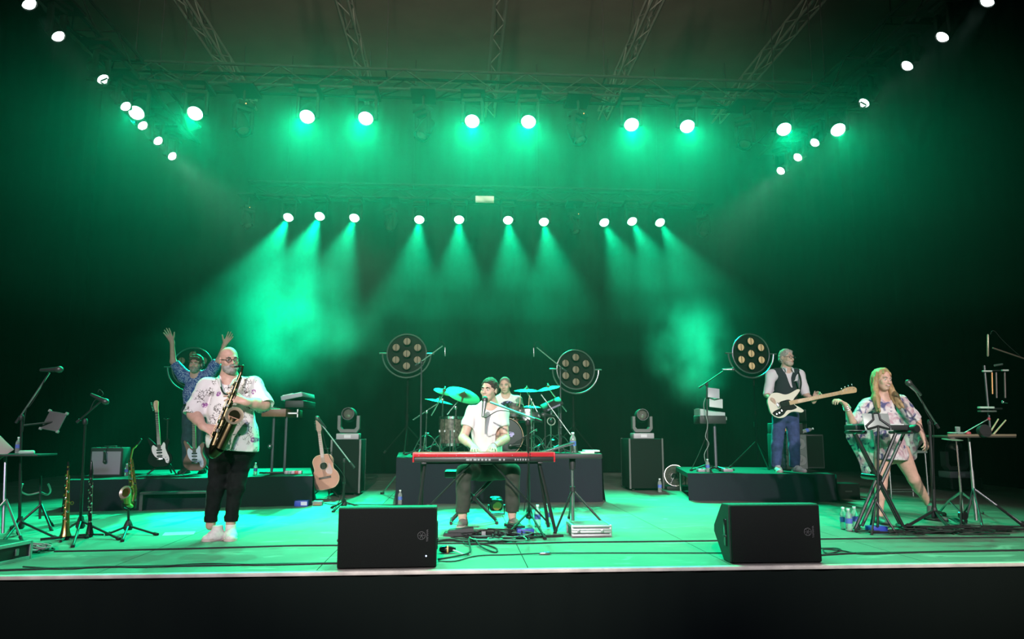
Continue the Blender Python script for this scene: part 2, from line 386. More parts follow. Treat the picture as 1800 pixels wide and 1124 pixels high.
# ---- anatomy helpers (local frame of the person: metres, x to the viewer's right, -y towards the audience)
def head_frame(c, yaw=0, pitch=0, roll=0, s=1.0):
    return Matrix.Translation(Vector(c)) @ Euler((math.radians(pitch), math.radians(roll), math.radians(yaw)), 'YXZ').to_matrix().to_4x4() @ Matrix.Scale(s, 4)
def HP(M, x, y, z): return M @ Vector((x, y, z))
def head(S, M, s=1.0, jaw=1.0):
    R = M.to_3x3().normalized()
    def e(x, y, z, r, k=0.02, mode='u'): S.ell(HP(M, x, y, z), [q * s for q in r], k * s, R, mode)
    e(0, 0.018, 0.036, (0.076, 0.096, 0.084)); e(0, -0.022, -0.030, (0.063 * jaw, 0.070, 0.082), 0.03)
    e(0, -0.050, -0.088, (0.036 * jaw, 0.034, 0.027), 0.03)
    S.cone(HP(M, -0.034, -0.078, 0.020), HP(M, 0.034, -0.078, 0.020), 0.013 * s, 0.013 * s, 0.02 * s)
    for x in (-1, 1):
        e(x * 0.041, -0.064, -0.026, (0.022, 0.02, 0.02), 0.02)
        e(x * 0.031, -0.100, 0.000, (0.015, 0.014, 0.010), 0.012, 's')
        e(x * 0.079, 0.012, -0.006, (0.009, 0.021, 0.033), 0.008); e(x * 0.088, 0.006, -0.004, (0.005, 0.010, 0.019), 0.004, 's')
        e(x * 0.012, -0.094, -0.034, (0.010, 0.010, 0.009), 0.008)
    S.cone(HP(M, 0, -0.086, 0.006), HP(M, 0, -0.110, -0.029), 0.008 * s, 0.0125 * s, 0.012 * s)
    e(0, -0.088, -0.062, (0.024, 0.014, 0.014), 0.012)
    e(0, -0.108, -0.0625, (0.019, 0.012, 0.0022), 0.004, 's')
def face_parts(M, parent, brow=(0.05, 0.035, 0.025), lip=(0.42, 0.16, 0.13), s=1.0, smile=0.0, brow_w=0.0045):
    for x in (-1, 1):
        c = HP(M, x * 0.031, -0.0785, 0.000)
        e = MB().ball(c, 0.0118 * s, 10, 8).obj('eye', mat('eye_white', (0.5, 0.47, 0.45), 0.3), None, org=(0, 0, 0)); e.parent = parent
        p = MB().ball(HP(M, x * 0.031, -0.0858, 0.000), 0.0060 * s, 8, 6).obj('iris', mat('eye_iris', (0.03, 0.02, 0.015), 0.2), None, org=(0, 0, 0)); p.parent = e
        b = MB().path([HP(M, x * 0.014, -0.094, 0.020), HP(M, x * 0.032, -0.093, 0.0255), HP(M, x * 0.050, -0.078, 0.019)], [brow_w * s, brow_w * 1.2 * s, brow_w * 0.5 * s], 6).obj('eyebrow', mat('brow%.2f' % brow[0], brow, 0.9), None, org=(0, 0, 0)); b.parent = parent
    l = MB().path([HP(M, -0.024 - smile * .005, -0.091, -0.062 + smile * 0.007), HP(M, -0.010, -0.1015, -0.0625), HP(M, 0.010, -0.1015, -0.0625), HP(M, 0.024 + smile * .005, -0.091, -0.062 + smile * 0.007)], [0.002 * s, 0.0048 * s, 0.0048 * s, 0.002 * s], 6).obj('lips', mat('lips%.2f' % lip[0], lip, 0.5), None, org=(0, 0, 0)); l.parent = parent
def limb(S, pts, rs, k=0.025): S.chain(pts, rs, k)
def hand(S, wrist, dirv, normal, side, curl=(0.5,) * 4, spread=0.12, s=1.0, thumb=0.6, tcurl=0.4):
    # dirv: wrist -> knuckles, normal: out of the back of the hand, side: +1 when the thumb is on dirv x normal
    d = Vector(dirv).normalized(); n = Vector(normal); n = (n - d * n.dot(d)).normalized(); t = d.cross(n) * side; w = Vector(wrist)
    S.cone(w - d * 0.02, w + d * 0.03 * s, 0.026 * s, 0.028 * s, 0.02, flat=(n, 0.72))
    for i, x in enumerate((0.031, 0.0105, -0.0105, -0.030)):
        kn = w + d * (0.092 - 0.004 * abs(i - 1)) * s + t * x * s
        S.cone(w + d * 0.02 * s + t * x * 0.55 * s, kn, 0.014 * s, 0.0115 * s, 0.012)
        L = (0.043, 0.048, 0.045, 0.035)[i] * s; a = -(0.9 - i * 0.6) * spread; p = kn; ang = 0
        for j, f in enumerate((1, 0.62, 0.5)):
            ang += curl[i] * (0.9, 1.1, 0.8)[j]
            dd = d * math.cos(ang) - n * math.sin(ang); dd = (dd - t * a * (1 if j == 0 else 0.7)).normalized(); q = p + dd * L * f
            S.cone(p, q, (0.0098, 0.0088, 0.008)[j] * s, (0.0088, 0.008, 0.007)[j] * s, 0.004); p = q
    b = w + d * 0.025 * s + t * 0.022 * s; d1 = (d * math.cos(thumb) + t * math.sin(thumb) - n * 0.25).normalized(); m1 = b + d1 * 0.045 * s
    d2 = (d * math.cos(thumb - tcurl) + t * math.sin(thumb - tcurl) - n * 0.35).normalized(); m2 = m1 + d2 * 0.034 * s; d3 = (d2 - n * 0.3 * tcurl).normalized()
    S.cone(b, m1, 0.016 * s, 0.0115 * s, 0.010); S.cone(m1, m2, 0.0112 * s, 0.0095 * s, 0.004); S.cone(m2, m2 + d3 * 0.026 * s, 0.0095 * s, 0.0078 * s, 0.004)
def skin(name, c): return mat(name, c, 0.5, noise=0.08, nscale=30, spec=0.4)
def shoe(S, heel, toe, h=0.09, w=0.042):
    heel, toe = Vector(heel), Vector(toe); d = (toe - heel).normalized(); L = (toe - heel).length
    S.cone(heel + V(0, 0, 0.030), heel + d * L * 0.4 + V(0, 0, 0.034), w * 0.86, w * 0.98, 0.03); S.cone(heel + d * L * 0.4 + V(0, 0, 0.034), toe - d * w * 0.8 + V(0, 0, 0.022), w * 0.98, w * 0.82, 0.03, flat=((0, 0, 1), 0.8))
    S.cone(heel + d * 0.03 + V(0, 0, 0.03), heel + d * 0.035 + V(0, 0, h), w * 0.9, w * 0.85, 0.03)
def sole(heel, toe, w=0.046, m=None, parent=None, name='sole'):
    heel, toe = Vector(heel), Vector(toe); d = (toe - heel).normalized(); n = V(-d.y, d.x, 0); L = (toe - heel).length
    out = bez2([(-w * .7, -w * .7), (L * .4, -w * .85), (L * .78, -w), (L, -w * .35), (L, w * .35), (L * .78, w), (L * .4, w * .85), (-w * .7, w * .7)], 3)
    o = MB().prism(out, heel, d, n, V(0, 0, 1), 0.0, 0.022).obj(name, m, None, org=(0, 0, 0)); o.parent = parent; return o
def thick_shoes(parent, pairs, m, sm, h=0.09, w=0.042):
    for heel, toe in pairs:
        a, b = Vector(heel), Vector(toe); S = SDF([min(a[i], b[i]) - 0.09 for i in range(2)] + [min(a.z, b.z) - 0.01], [max(a[i], b[i]) + 0.09 for i in range(2)] + [max(a.z, b.z) + h + 0.08], 0.006)
        shoe(S, a, b, h, w); S.cut(a + V(0, 0, 0.004), (0, 0, -1)); S.cut(a + V(0, 0, h + 0.012), (0, 0, 1))
        o = S.obj('shoe', m, parent); sole(a, b, w + 0.004, sm, o)
# ---------------------------------------------------------------- people
def fabric(name, base=(0.7, 0.7, 0.7), folds=0.0):
    return mat(name, base, 0.85, bump=0.15, bscale=180, spec=0.2)
def nodes(name):
    m = bpy.data.materials.new(name); m.use_nodes = True; nt = m.node_tree; b = nt.nodes['Principled BSDF']; b.inputs['Roughness'].default_value = 0.85; b.inputs['Specular IOR Level'].default_value = 0.2
    tc = nt.nodes.new('ShaderNodeTexCoord'); return m, nt, b, tc.outputs['Object']
def nd(nt, t, **kw):
    n = nt.nodes.new(t)
    for k, v in kw.items():
        if hasattr(n, k): setattr(n, k, v)
        else: n.inputs[k.replace('_', ' ')].default_value = v
    return n
def mixc(nt, a, c2, fac):
    m = nt.nodes.new('ShaderNodeMixRGB')
    if isinstance(a, tuple): m.inputs[1].default_value = (*a, 1)
    else: nt.links.new(a, m.inputs[1])
    m.inputs[2].default_value = (*c2, 1); nt.links.new(fac, m.inputs[0]); return m.outputs[0]
def stepf(nt, v, lo, hi):
    n = nt.nodes.new('ShaderNodeMapRange'); n.inputs[1].default_value = lo; n.inputs[2].default_value = hi; nt.links.new(v, n.inputs[0]); return n.outputs[0]
def mathn(nt, op, a, b):
    n = nt.nodes.new('ShaderNodeMath'); n.operation = op
    for i, q in enumerate((a, b)):
        if isinstance(q, (int, float)): n.inputs[i].default_value = q
        else: nt.links.new(q, n.inputs[i])
    return n.outputs[0]
def spots(nt, vec, pts, r):                              # 1 inside any of the given print motifs (projected along y)
    out = None
    for x, z in pts:
        d = nd(nt, 'ShaderNodeVectorMath', operation='MULTIPLY'); d.inputs[1].default_value = (1, 0, 1); nt.links.new(vec, d.inputs[0])
        e = nd(nt, 'ShaderNodeVectorMath', operation='DISTANCE'); e.inputs[1].default_value = (x, 0, z); nt.links.new(d.outputs[0], e.inputs[0])
        f = stepf(nt, e.outputs['Value'], r, r * 0.8)
        out = f if out is None else mathn(nt, 'MAXIMUM', out, f)
    return out
def eyeglasses(M, parent, m, s=1.0, tint=False):
    g = MB()
    for x in (-1, 1): 
        c = HP(M, x * 0.034, -0.106, -0.001); R = M.to_3x3()
        pts = [c + R @ Vector((math.cos(t) * 0.025, 0, math.sin(t) * 0.018)) for t in (2 * PI * i / 16 for i in range(16))]
        g.path(pts, 0.0022 * s, 5, True); g.tube(HP(M, x * 0.059, -0.104, 0.004), HP(M, x * 0.083, 0.012, 0.006), 0.0022 * s, n=5)
    g.tube(HP(M, -0.010, -0.107, 0.003), HP(M, 0.010, -0.107, 0.003), 0.002 * s, n=5)
    o = g.obj('eyeglasses', m, None, org=(0, 0, 0)); o.parent = parent
    if tint:
        for x in (-1, 1):
            c = HP(M, x * 0.034, -0.106, -0.001); R = M.to_3x3()
            l = MB().prism([(math.cos(t) * 0.024, math.sin(t) * 0.017) for t in (2 * PI * i / 16 for i in range(16))], c, R @ V(1, 0, 0), R @ V(0, 0, 1), R @ V(0, 1, 0), -0.001, 0.001).obj('lens', mat('tinted_lens', (0.03, 0.03, 0.03), 0.1, alpha=0.18), None, org=(0, 0, 0)); l.parent = o
    return o
DENIM = mat('denim', (0.050, 0.065, 0.19), 0.9, noise=0.3, nscale=14, bump=0.3, bscale=40)
BLACKJEAN = mat('black_jeans', (0.007, 0.008, 0.008), 0.9, spec=0.15, noise=0.4, nscale=18, bump=0.35, bscale=30)
SNEAKER = mat('white_canvas', (0.72, 0.68, 0.64), 0.7, noise=0.1, nscale=40)
SOLE = mat('pale_rubber', (0.6, 0.5, 0.44), 0.7)

def sax_man():
    Y = 7.08; root_p = fl(388, 949); T = thing('person', 'bald bearded man in flowered white shirt playing a tenor saxophone', 'person', root_p)
    J = lambda x, y, dy=0.0: W(x, y, Y + dy) - root_p
    lo, hi = (-0.42, -0.55, -0.01), (0.52, 0.32, 1.80)
    sk = skin('skin_rosy', (0.56, 0.33, 0.26))
    M = head_frame(J(403, 633.5, -0.02), 33, 3, -4, 1.03)
    neck = J(403, 668, 0.03); sl, sr = J(363, 682, 0.03), J(446, 678, 0.05)
    el, er = J(340, 728, -0.07), J(464, 712, -0.06); wl, wr = J(358, 751, -0.235), J(431, 707, -0.26)
    hl, hr = J(389, 800, 0.06), J(424, 798, 0.06); kl, kr = J(380, 858, -0.01), J(415, 858, 0.0); al, ar = J(371, 912, 0.02), J(406, 912, 0.03)
    # body
    S = SDF(lo, hi, 0.0055); head(S, M, 1.03, 1.06)
    S.cone(HP(M, 0, 0.025, -0.06), neck, 0.060, 0.068, 0.03)
    S.cone(neck, J(404, 720, 0.0), 0.09, 0.15, 0.05, flat=((0, 1, 0), 0.8)); S.cone(J(404, 720, 0.0), J(408, 772, 0.02), 0.16, 0.13, 0.05, flat=((0, 1, 0), 0.8))
    for a, b, c, n_, sd, cu in ((sl, el, wl, V(0.2, -1, 0.5), -1, (0.35, 0.4, 0.45, 0.5)), (sr, er, wr, V(0, -0.9, 0.5), 1, (0.30, 0.35, 0.4, 0.45))):
        S.cone(neck + V(0, 0.01, -0.06), a, 0.055, 0.058, 0.04); limb(S, [a, b, c], [0.060, 0.054, 0.034])
        S.cone(b.lerp(c, .15), b.lerp(c, .5), 0.050, 0.045, .03)
        dv = (J(378, 760, -0.27) - wl) if sd < 0 else (J(412, 701, -0.30) - wr)
        hand(S, c, dv, n_, sd, cu, 0.30, 1.04, 0.7, 0.3)
    for a, b, c in ((hl, kl, al), (hr, kr, ar)): limb(S, [a, b, c, c - V(0, 0, 0.06)], [0.090, 0.060, 0.042, 0.044])
    S.obj('body', sk, T)
    # shirt
    m, nt, b, vec = nodes('flowered_shirt')
    nz = nd(nt, 'ShaderNodeTexNoise', Scale=9.0, Detail=2.0); nt.links.new(vec, nz.inputs[0])
    wv = nd(nt, 'ShaderNodeTexVoronoi', Scale=26.0, feature='DISTANCE_TO_EDGE'); nz2 = nd(nt, 'ShaderNodeTexNoise', Scale=22.0, Detail=3.0); nt.links.new(vec, nz2.inputs[0])
    mv = nd(nt, 'ShaderNodeVectorMath', operation='MULTIPLY_ADD'); mv.inputs[1].default_value = (0.10, 0.10, 0.10); nt.links.new(nz2.outputs['Color'], mv.inputs[0]); nt.links.new(vec, mv.inputs[2]); nt.links.new(mv.outputs[0], wv.inputs[0])
    sprig = mathn(nt, 'MULTIPLY', stepf(nt, wv.outputs['Distance'], 0.07, 0.03), stepf(nt, nz.outputs['Fac'], 0.535, 0.575))
    q = J(0, 0); PT = lambda x, y: ((J(x, y, -0.2)).x, (J(x, y, -0.2)).z)
    fl_ = spots(nt, mv.outputs[0] if False else vec, [PT(379, 692), PT(439, 688), PT(441, 774), PT(352, 712), PT(456, 725)], 0.026)
    vf = nd(nt, 'ShaderNodeTexNoise', Scale=60.0); nt.links.new(vec, vf.inputs[0]); fl2 = mathn(nt, 'MULTIPLY', fl_, stepf(nt, vf.outputs['Fac'], 0.36, 0.46))
    c1 = mixc(nt, (0.78, 0.73, 0.72), (0.055, 0.04, 0.035), sprig); c2 = mixc(nt, c1, (0.30, 0.10, 0.30), fl2); nt.links.new(c2, b.inputs['Base Color'])
    S = SDF(lo, hi, 0.0065)
    S.cone(J(403, 674, 0.03), J(404, 722, -0.01), 0.115, 0.180, 0.05, flat=((0, 1, 0), 0.82)); S.cone(J(404, 722, -0.01), J(409, 770, -0.03), 0.195, 0.215, 0.06, flat=((0, 1, 0), 0.88)); S.cone(J(409, 770, -0.03), J(411, 798, 0.0), 0.220, 0.225, 0.05, flat=((0, 1, 0), 0.85))
    for a, b_ in ((sl, el), (sr, er)):
        S.cone(neck + V(0, 0.01, -0.06), a, 0.080, 0.080, 0.05); S.cone(a, a.lerp(b_, 1.02), 0.082, 0.092, 0.04)
        S.cut_arm = None
    S.noise(0.0055, 9, 3); S.noise(0.003, 22, 5)
    d_l = (el - sl).normalized(); d_r = (er - sr).normalized()
    # sleeve ends: trim with a thick disc along the arm
    for p, d in ((el, d_l), (er, d_r)): S.cone(p + d * 0.115, p + d * 0.20, 0.125, 0.125, 0.004, 's')
    S.cut(J(410, 792, -0.1), (-0.10, 0, -1))
    S.cone(neck + V(0.01, -0.02, 0.09), neck + V(0.01, -0.06, -0.01), 0.075, 0.060, 0.01, 's'); S.cone(neck + V(0.015, -0.16, 0.0), neck + V(0.03, -0.23, -0.10), 0.055, 0.010, 0.008, 's')
    sh = S.obj('shirt', m, T)
    MB().path([neck + V(-0.075, 0.03, 0.035), neck + V(-0.085, -0.05, 0.01), neck + V(-0.05, -0.13, -0.02), neck + V(-0.02, -0.175, -0.075)], [0.012, 0.016, 0.015, 0.005], 6).obj('collar', mat('shirt_collar', (0.72, 0.68, 0.66), 0.85), None, org=(0, 0, 0)).parent = sh
    MB().path([neck + V(0.075, 0.03, 0.035), neck + V(0.09, -0.05, 0.01), neck + V(0.075, -0.12, -0.02), neck + V(0.055, -0.17, -0.07)], [0.012, 0.016, 0.015, 0.005], 6).obj('collar', mat('shirt_collar'), None, org=(0, 0, 0)).parent = sh
    # trousers
    S = SDF(lo, (0.52, 0.32, 1.05), 0.0065); S.cone(J(392, 784, 0.02), J(420, 784, 0.02), 0.165, 0.165, 0.05, flat=((0, 1, 0), 0.9))
    for a, b_, c in ((hl, kl, al), (hr, kr, ar)): S.chain([a, b_, c], [0.110, 0.074, 0.054], 0.03); S.cone(c + V(0, 0, 0.0), c - V(0, 0, 0.015), 0.060, 0.060, 0.008)
    S.noise(0.004, 16, 8, (1, 1, 1.6)); S.cut(al - V(0, 0, 0.03), (0, 0, -1))
    S.obj('jeans', BLACKJEAN, T)
    thick_shoes(T, [(J(371, 930, 0.06) * V(1, 1, 0).x * 0 or V(J(374, 915, 0.05).x, J(374, 915, 0.05).y, 0), V(J(358, 915, -0.14).x, J(358, 915, -0.14).y, 0)), (V(J(406, 915, 0.06).x, J(406, 915, 0.06).y, 0), V(J(408, 915, -0.16).x, J(408, 915, -0.16).y, 0))], SNEAKER, SOLE, 0.115, 0.054)
    # beard, eyebrows, glasses, strap
    face_parts(M, T, (0.12, 0.10, 0.09), s=1.05)
    S = SDF(M @ V(0, 0, 0) - V(0.13, 0.16, 0.17), M @ V(0, 0, 0) + V(0.13, 0.1, 0.05), 0.005); R = M.to_3x3().normalized()
    S.ell(HP(M, 0, -0.030, -0.070), (0.071, 0.078, 0.056), 0.02, R); S.ell(HP(M, 0, -0.060, -0.098), (0.042, 0.042, 0.034), 0.02, R); S.ell(HP(M, 0, -0.055, -0.020), (0.090, 0.050, 0.038), 0.01, R, 's'); S.ell(HP(M, 0, 0.06, -0.08), (0.1, 0.06, 0.08), 0.01, R, 's')
    S.ell(HP(M, 0, -0.098, -0.048), (0.032, 0.014, 0.009), 0.006, R); S.ell(HP(M, 0, -0.115, -0.0655), (0.020, 0.02, 0.007), 0.004, R, 's'); S.noise(0.002, 60, 4)
    S.obj('beard', mat('grey_beard', (0.30, 0.27, 0.25), 0.9, noise=0.5, nscale=35), T)
    eyeglasses(M, T, mat('glasses_frame', (0.02, 0.015, 0.015), 0.3), tint=True)
    MB().path(bez([neck + V(-0.068, 0.05, 0.05), neck + V(-0.085, -0.03, 0.03), neck + V(-0.05, -0.12, -0.02), neck + V(0.03, -0.22, -0.14), J(416, 690, -0.27)], 4), 0.008, 6).obj('neck_strap', BLACK, None, org=(0, 0, 0)).parent = T
    return T

def guitarist():
    Y = 10.75; z0 = 0.37; root_p = V(W(340, 829, Y).x, Y, z0); T = thing('person', 'bearded man in blue patterned shirt with both arms raised high', 'person', root_p)
    J = lambda x, y, dy=0.0: W(x, y, Y + dy) - root_p
    lo, hi = (-0.50, -0.36, -0.01), (0.66, 0.28, 2.14); sk = skin('skin_ruddy', (0.62, 0.36, 0.28))
    M = head_frame(J(344, 640, -0.02), 0, 4, 2, 1.0); neck = J(344, 659, 0.03); sl, sr = J(324, 661, 0.04), J(365, 660, 0.04)
    el, er = J(304.5, 636, 0.0), J(385, 634, 0.0); wl, wr = J(302.5, 601, -0.06), J(395, 606, -0.06)
    hl, hr = J(333, 722, 0.04), J(353, 722, 0.04); kl, kr = J(330, 775, 0.0), J(356, 775, 0.0); al, ar = J(329, 820, 0.04), J(358, 820, 0.04)
    S = SDF(lo, hi, 0.006); head(S, M); S.cone(HP(M, 0, 0.025, -0.06), neck, 0.052, 0.058, 0.03)
    S.cone(neck, J(343, 690), 0.08, 0.125, 0.05, flat=((0, 1, 0), 0.75)); S.cone(J(343, 690), J(343, 715), 0.12, 0.10, 0.05, flat=((0, 1, 0), 0.8))
    for a, b, c, dv, sd in ((sl, el, wl, J(292, 580, -0.09) - wl, -1), (sr, er, wr, J(408, 586, -0.09) - wr, 1)):
        S.cone(neck + V(0, 0.01, -0.05), a, 0.06, 0.065, 0.05); limb(S, [a, b, c], [0.055, 0.042, 0.028]); hand(S, c, dv, V(0, 1, 0), sd, (0.12, 0.1, 0.12, 0.15), 0.22, 1.05, 0.85, 0.2)
    for a, b, c in ((hl, kl, al), (hr, kr, ar)): limb(S, [a, b, c, c - V(0, 0, 0.05)], [0.085, 0.056, 0.04, 0.04])
    S.obj('body', sk, T)
    m, nt, b, vec = nodes('paisley_shirt')
    n1 = nd(nt, 'ShaderNodeTexVoronoi', Scale=24.0, feature='SMOOTH_F1'); n2 = nd(nt, 'ShaderNodeTexNoise', Scale=18.0, Detail=2.0, Distortion=2.5); nt.links.new(vec, n1.inputs[0]); nt.links.new(vec, n2.inputs[0])
    w1 = mathn(nt, 'SINE', mathn(nt, 'MULTIPLY', n1.outputs['Distance'], 34.0), 0.0); f = mathn(nt, 'MULTIPLY', stepf(nt, w1, 0.1, 0.6), stepf(nt, n2.outputs['Fac'], 0.40, 0.52))
    nt.links.new(mixc(nt, (0.055, 0.085, 0.30), (0.48, 0.52, 0.72), f), b.inputs['Base Color'])
    S = SDF(lo, hi, 0.007)
    S.cone(J(344, 664, 0.03), J(343, 692, 0.0), 0.10, 0.150, 0.05, flat=((0, 1, 0), 0.78)); S.cone(J(343, 692, 0.0), J(343, 716, 0.0), 0.152, 0.158, 0.05, flat=((0, 1, 0), 0.8))
    for a, b_ in ((sl, el), (sr, er)): S.cone(neck + V(0, 0.01, -0.055), a, 0.075, 0.085, 0.05); S.cone(a, a.lerp(b_, 0.80), 0.086, 0.074, 0.04)
    S.noise(0.005, 11, 13)
    for a, b_ in ((sl, el), (sr, er)): S.cone(a.lerp(b_, 1.20), a.lerp(b_, 1.7), 0.10, 0.10, 0.004, 's')
    S.cut(J(343, 713), (0, 0, -1)); S.cone(neck + V(0, -0.02, 0.08), neck + V(0, -0.06, -0.01), 0.066, 0.055, 0.01, 's'); S.cone(neck + V(0, -0.13, 0.01), neck + V(0, -0.17, -0.10), 0.05, 0.008, 0.008, 's')
    S.obj('shirt', m, T)
    S = SDF(lo, (0.66, 0.28, 1.12), 0.007); S.cone(J(336, 718, 0.02), J(351, 718, 0.02), 0.118, 0.118, 0.05, flat=((0, 1, 0), 0.9))
    for a, b_, c in ((hl, kl, al), (hr, kr, ar)): S.chain([a, b_, c], [0.102, 0.075, 0.062], 0.03)
    S.noise(0.004, 14, 18); S.cut(al - V(0, 0, 0.03), (0, 0, -1)); S.cut(J(343, 709), (0, 0, 1)); S.obj('jeans', mat('dark_jeans', (0.028, 0.034, 0.065), 0.9, noise=0.3, nscale=16), T)
    MB().path([J(343, 712.5) + V(0.140 * math.cos(t), 0.118 * math.sin(t) + 0.0, 0) for t in (2 * PI * i / 24 for i in range(24))], 0.018, 6, True).obj('belt', BLACK, None, org=(0, 0, 0)).parent = T
    thick_shoes(T, [(V(al.x, 0.06, 0), V(al.x - 0.03, -0.17, 0)), (V(ar.x, 0.06, 0), V(ar.x + 0.03, -0.17, 0))], PLASTIC, RUBBER)
    face_parts(M, T, (0.10, 0.06, 0.04), brow_w=0.006)
    R = M.to_3x3().normalized()
    S = SDF(M @ V(0, 0, 0) - V(0.12, 0.15, 0.16), M @ V(0, 0, 0) + V(0.12, 0.1, 0.05), 0.0055)
    S.ell(HP(M, 0, -0.028, -0.066), (0.067, 0.076, 0.056), 0.02, R); S.ell(HP(M, 0, -0.058, -0.094), (0.042, 0.040, 0.034), 0.02, R); S.ell(HP(M, 0, -0.055, -0.020), (0.090, 0.055, 0.034), 0.01, R, 's'); S.ell(HP(M, 0, 0.06, -0.08), (0.1, 0.06, 0.08), 0.01, R, 's'); S.ell(HP(M, 0, -0.096, -0.047), (0.03, 0.014, 0.009), 0.006, R); S.ell(HP(M, 0, -0.115, -0.064), (0.020, 0.02, 0.008), 0.004, R, 's')
    S.obj('beard', mat('salt_beard', (0.34, 0.29, 0.26), 0.9, noise=0.45, nscale=35), T)
    S = SDF(M @ V(0, 0, 0) - V(0.13, 0.14, 0.14), M @ V(0, 0, 0) + V(0.13, 0.16, 0.16), 0.006)
    S.ell(HP(M, 0, 0.022, 0.045), (0.092, 0.108, 0.092), 0.03, R); S.ell(HP(M, 0, 0.05, -0.02), (0.088, 0.07, 0.085), 0.03, R); S.cone(HP(M, -0.05, -0.075, 0.075), HP(M, 0.05, -0.075, 0.075), 0.022, 0.022, 0.02)
    S.ell(HP(M, 0, -0.10, -0.012), (0.070, 0.085, 0.080), 0.012, R, 's'); S.noise(0.006, 40, 9)
    S.obj('hair', mat('brown_hair', (0.075, 0.05, 0.035), 0.8, noise=0.4, nscale=50, bump=0.4, bscale=90), T)
    return T

def keyboardist():
    Y = 7.95; root_p = V(W(857, 925, Y).x, Y, 0); T = thing('person', 'dark-haired singer in white t-shirt seated behind the red keyboard', 'person', root_p)
    J = lambda x, y, dy=0.0: W(x, y, Y + dy) - root_p
    lo, hi = (-0.45, -0.66, -0.01), (0.45, 0.42, 1.66); sk = skin('skin_fair', (0.66, 0.43, 0.34))
    M = head_frame(J(859.5, 686, -0.12), -30, 2, 3, 1.0); neck = J(862, 713, -0.05); sl, sr = J(831, 726, -0.03), J(882, 727, -0.03)
    el, er = J(814, 771, -0.10), J(888, 772, -0.10); wl, wr = J(833, 787, -0.38), J(866, 786, -0.38)
    hl, hr = J(842, 826, 0.10), J(868, 826, 0.10); kl, kr = J(816, 832, -0.30), J(901, 830, -0.28); al, ar = J(813, 905, -0.14), J(900, 900, -0.12)
    S = SDF(lo, hi, 0.0055); head(S, M); S.cone(HP(M, 0, 0.03, -0.06), neck, 0.052, 0.058, 0.03)
    S.cone(neck, J(857, 760, 0.0), 0.08, 0.13, 0.05, flat=((0, 1, 0), 0.75)); S.cone(J(857, 760, 0), J(856, 806, 0.06), 0.12, 0.11, 0.05, flat=((0, 1, 0), 0.8))
    for a, b, c, sd in ((sl, el, wl, -1), (sr, er, wr, 1)):
        S.cone(neck + V(0, 0.01, -0.05), a, 0.06, 0.066, 0.05); limb(S, [a, b, c], [0.056, 0.045, 0.029]); S.cone(b.lerp(c, .15), b.lerp(c, .45), .044, .04, .03)
        hand(S, c, V(-sd * 0.05, -1, -0.10), V(0, 0, 1), sd, (0.28, 0.3, 0.3, 0.3), 0.2, 1.0, 0.6, 0.3)
    for a, b, c in ((hl, kl, al), (hr, kr, ar)): limb(S, [a, b, c, c - V(0, 0, 0.05)], [0.09, 0.058, 0.042, 0.04])
    S.obj('body', sk, T)
    S = SDF(lo, hi, 0.0065)
    S.cone(J(860, 719, -0.04), J(857, 758, -0.01), 0.105, 0.158, 0.05, flat=((0, 1, 0), 0.78)); S.cone(J(857, 758, -0.01), J(855, 808, 0.05), 0.160, 0.172, 0.05, flat=((0, 1, 0), 0.85))
    for a, b_ in ((sl, el), (sr, er)): S.cone(neck + V(0, 0.01, -0.06), a, 0.070, 0.068, 0.05); S.cone(a, a.lerp(b_, 0.42), 0.070, 0.078, 0.04)
    S.noise(0.006, 10, 23, (1.4, 1, 0.5)); S.noise(0.0045, 22, 24, (1.3, 1, .4))
    for a, b_ in ((sl, el), (sr, er)): S.cone(a.lerp(b_, 0.86), a.lerp(b_, 1.6), 0.105, 0.105, 0.004, 's')
    S.cut(J(856, 818, -0.2), (0, 0, -1)); S.cone(neck + V(0, 0.0, 0.09), neck + V(-0.005, -0.05, 0.0), 0.068, 0.064, 0.008, 's'); S.cone(neck + V(-.005, -0.09, 0.03), neck + V(-0.005, -0.14, -0.01), 0.055, 0.035, 0.008, 's')
    sh = S.obj('shirt', fabric('white_tee', (0.80, 0.75, 0.74)), T)
    S = SDF(lo, (0.45, 0.42, 0.85), 0.0065); S.cone(hl, hr, 0.135, 0.135, 0.05, flat=((0, 0, 1), 0.85))
    for a, b_, c in ((hl, kl, al), (hr, kr, ar)): S.chain([a, b_, c], [0.110, 0.078, 0.070], 0.03)
    S.noise(0.005, 13, 28); S.cut(ar - V(0, 0, 0.0), (0, 0, -1)); S.obj('trousers', mat('olive_chinos', (0.055, 0.058, 0.046), 0.9, noise=0.2, nscale=12), T)
    thick_shoes(T, [(V(al.x + .02, al.y + 0.06, 0), V(al.x - 0.03, al.y - 0.19, 0)), (V(ar.x, ar.y + 0.05, 0), V(ar.x + 0.06, ar.y - 0.19, 0))], mat('grey_suede', (0.16, 0.15, 0.13), 0.85), SOLE)
    face_parts(M, T, (0.03, 0.02, 0.018), brow_w=0.006)
    R = M.to_3x3().normalized(); S = SDF(M @ V(0, 0, 0) - V(0.13, 0.15, 0.14), M @ V(0, 0, 0) + V(0.13, 0.16, 0.16), 0.005)
    S.ell(HP(M, 0, 0.025, 0.044), (0.085, 0.105, 0.090), 0.03, R); S.ell(HP(M, 0, 0.055, -0.005), (0.081, 0.06, 0.07), 0.03, R); S.ell(HP(M, 0, -0.105, 0.000), (0.070, 0.085, 0.082), 0.006, R, 's'); S.noise(0.0035, 55, 29)
    S.obj('hair', mat('short_dark_hair', (0.035, 0.025, 0.02), 0.75, bump=0.4, bscale=120), T)
    MB().ring(wr.lerp(er, 0.08), er - wr, 0.034, 0.004, 20, 5).obj('bracelet', mat('pink_thread', (0.4, 0.15, 0.25), 0.8), None, org=(0, 0, 0)).parent = T
    return T

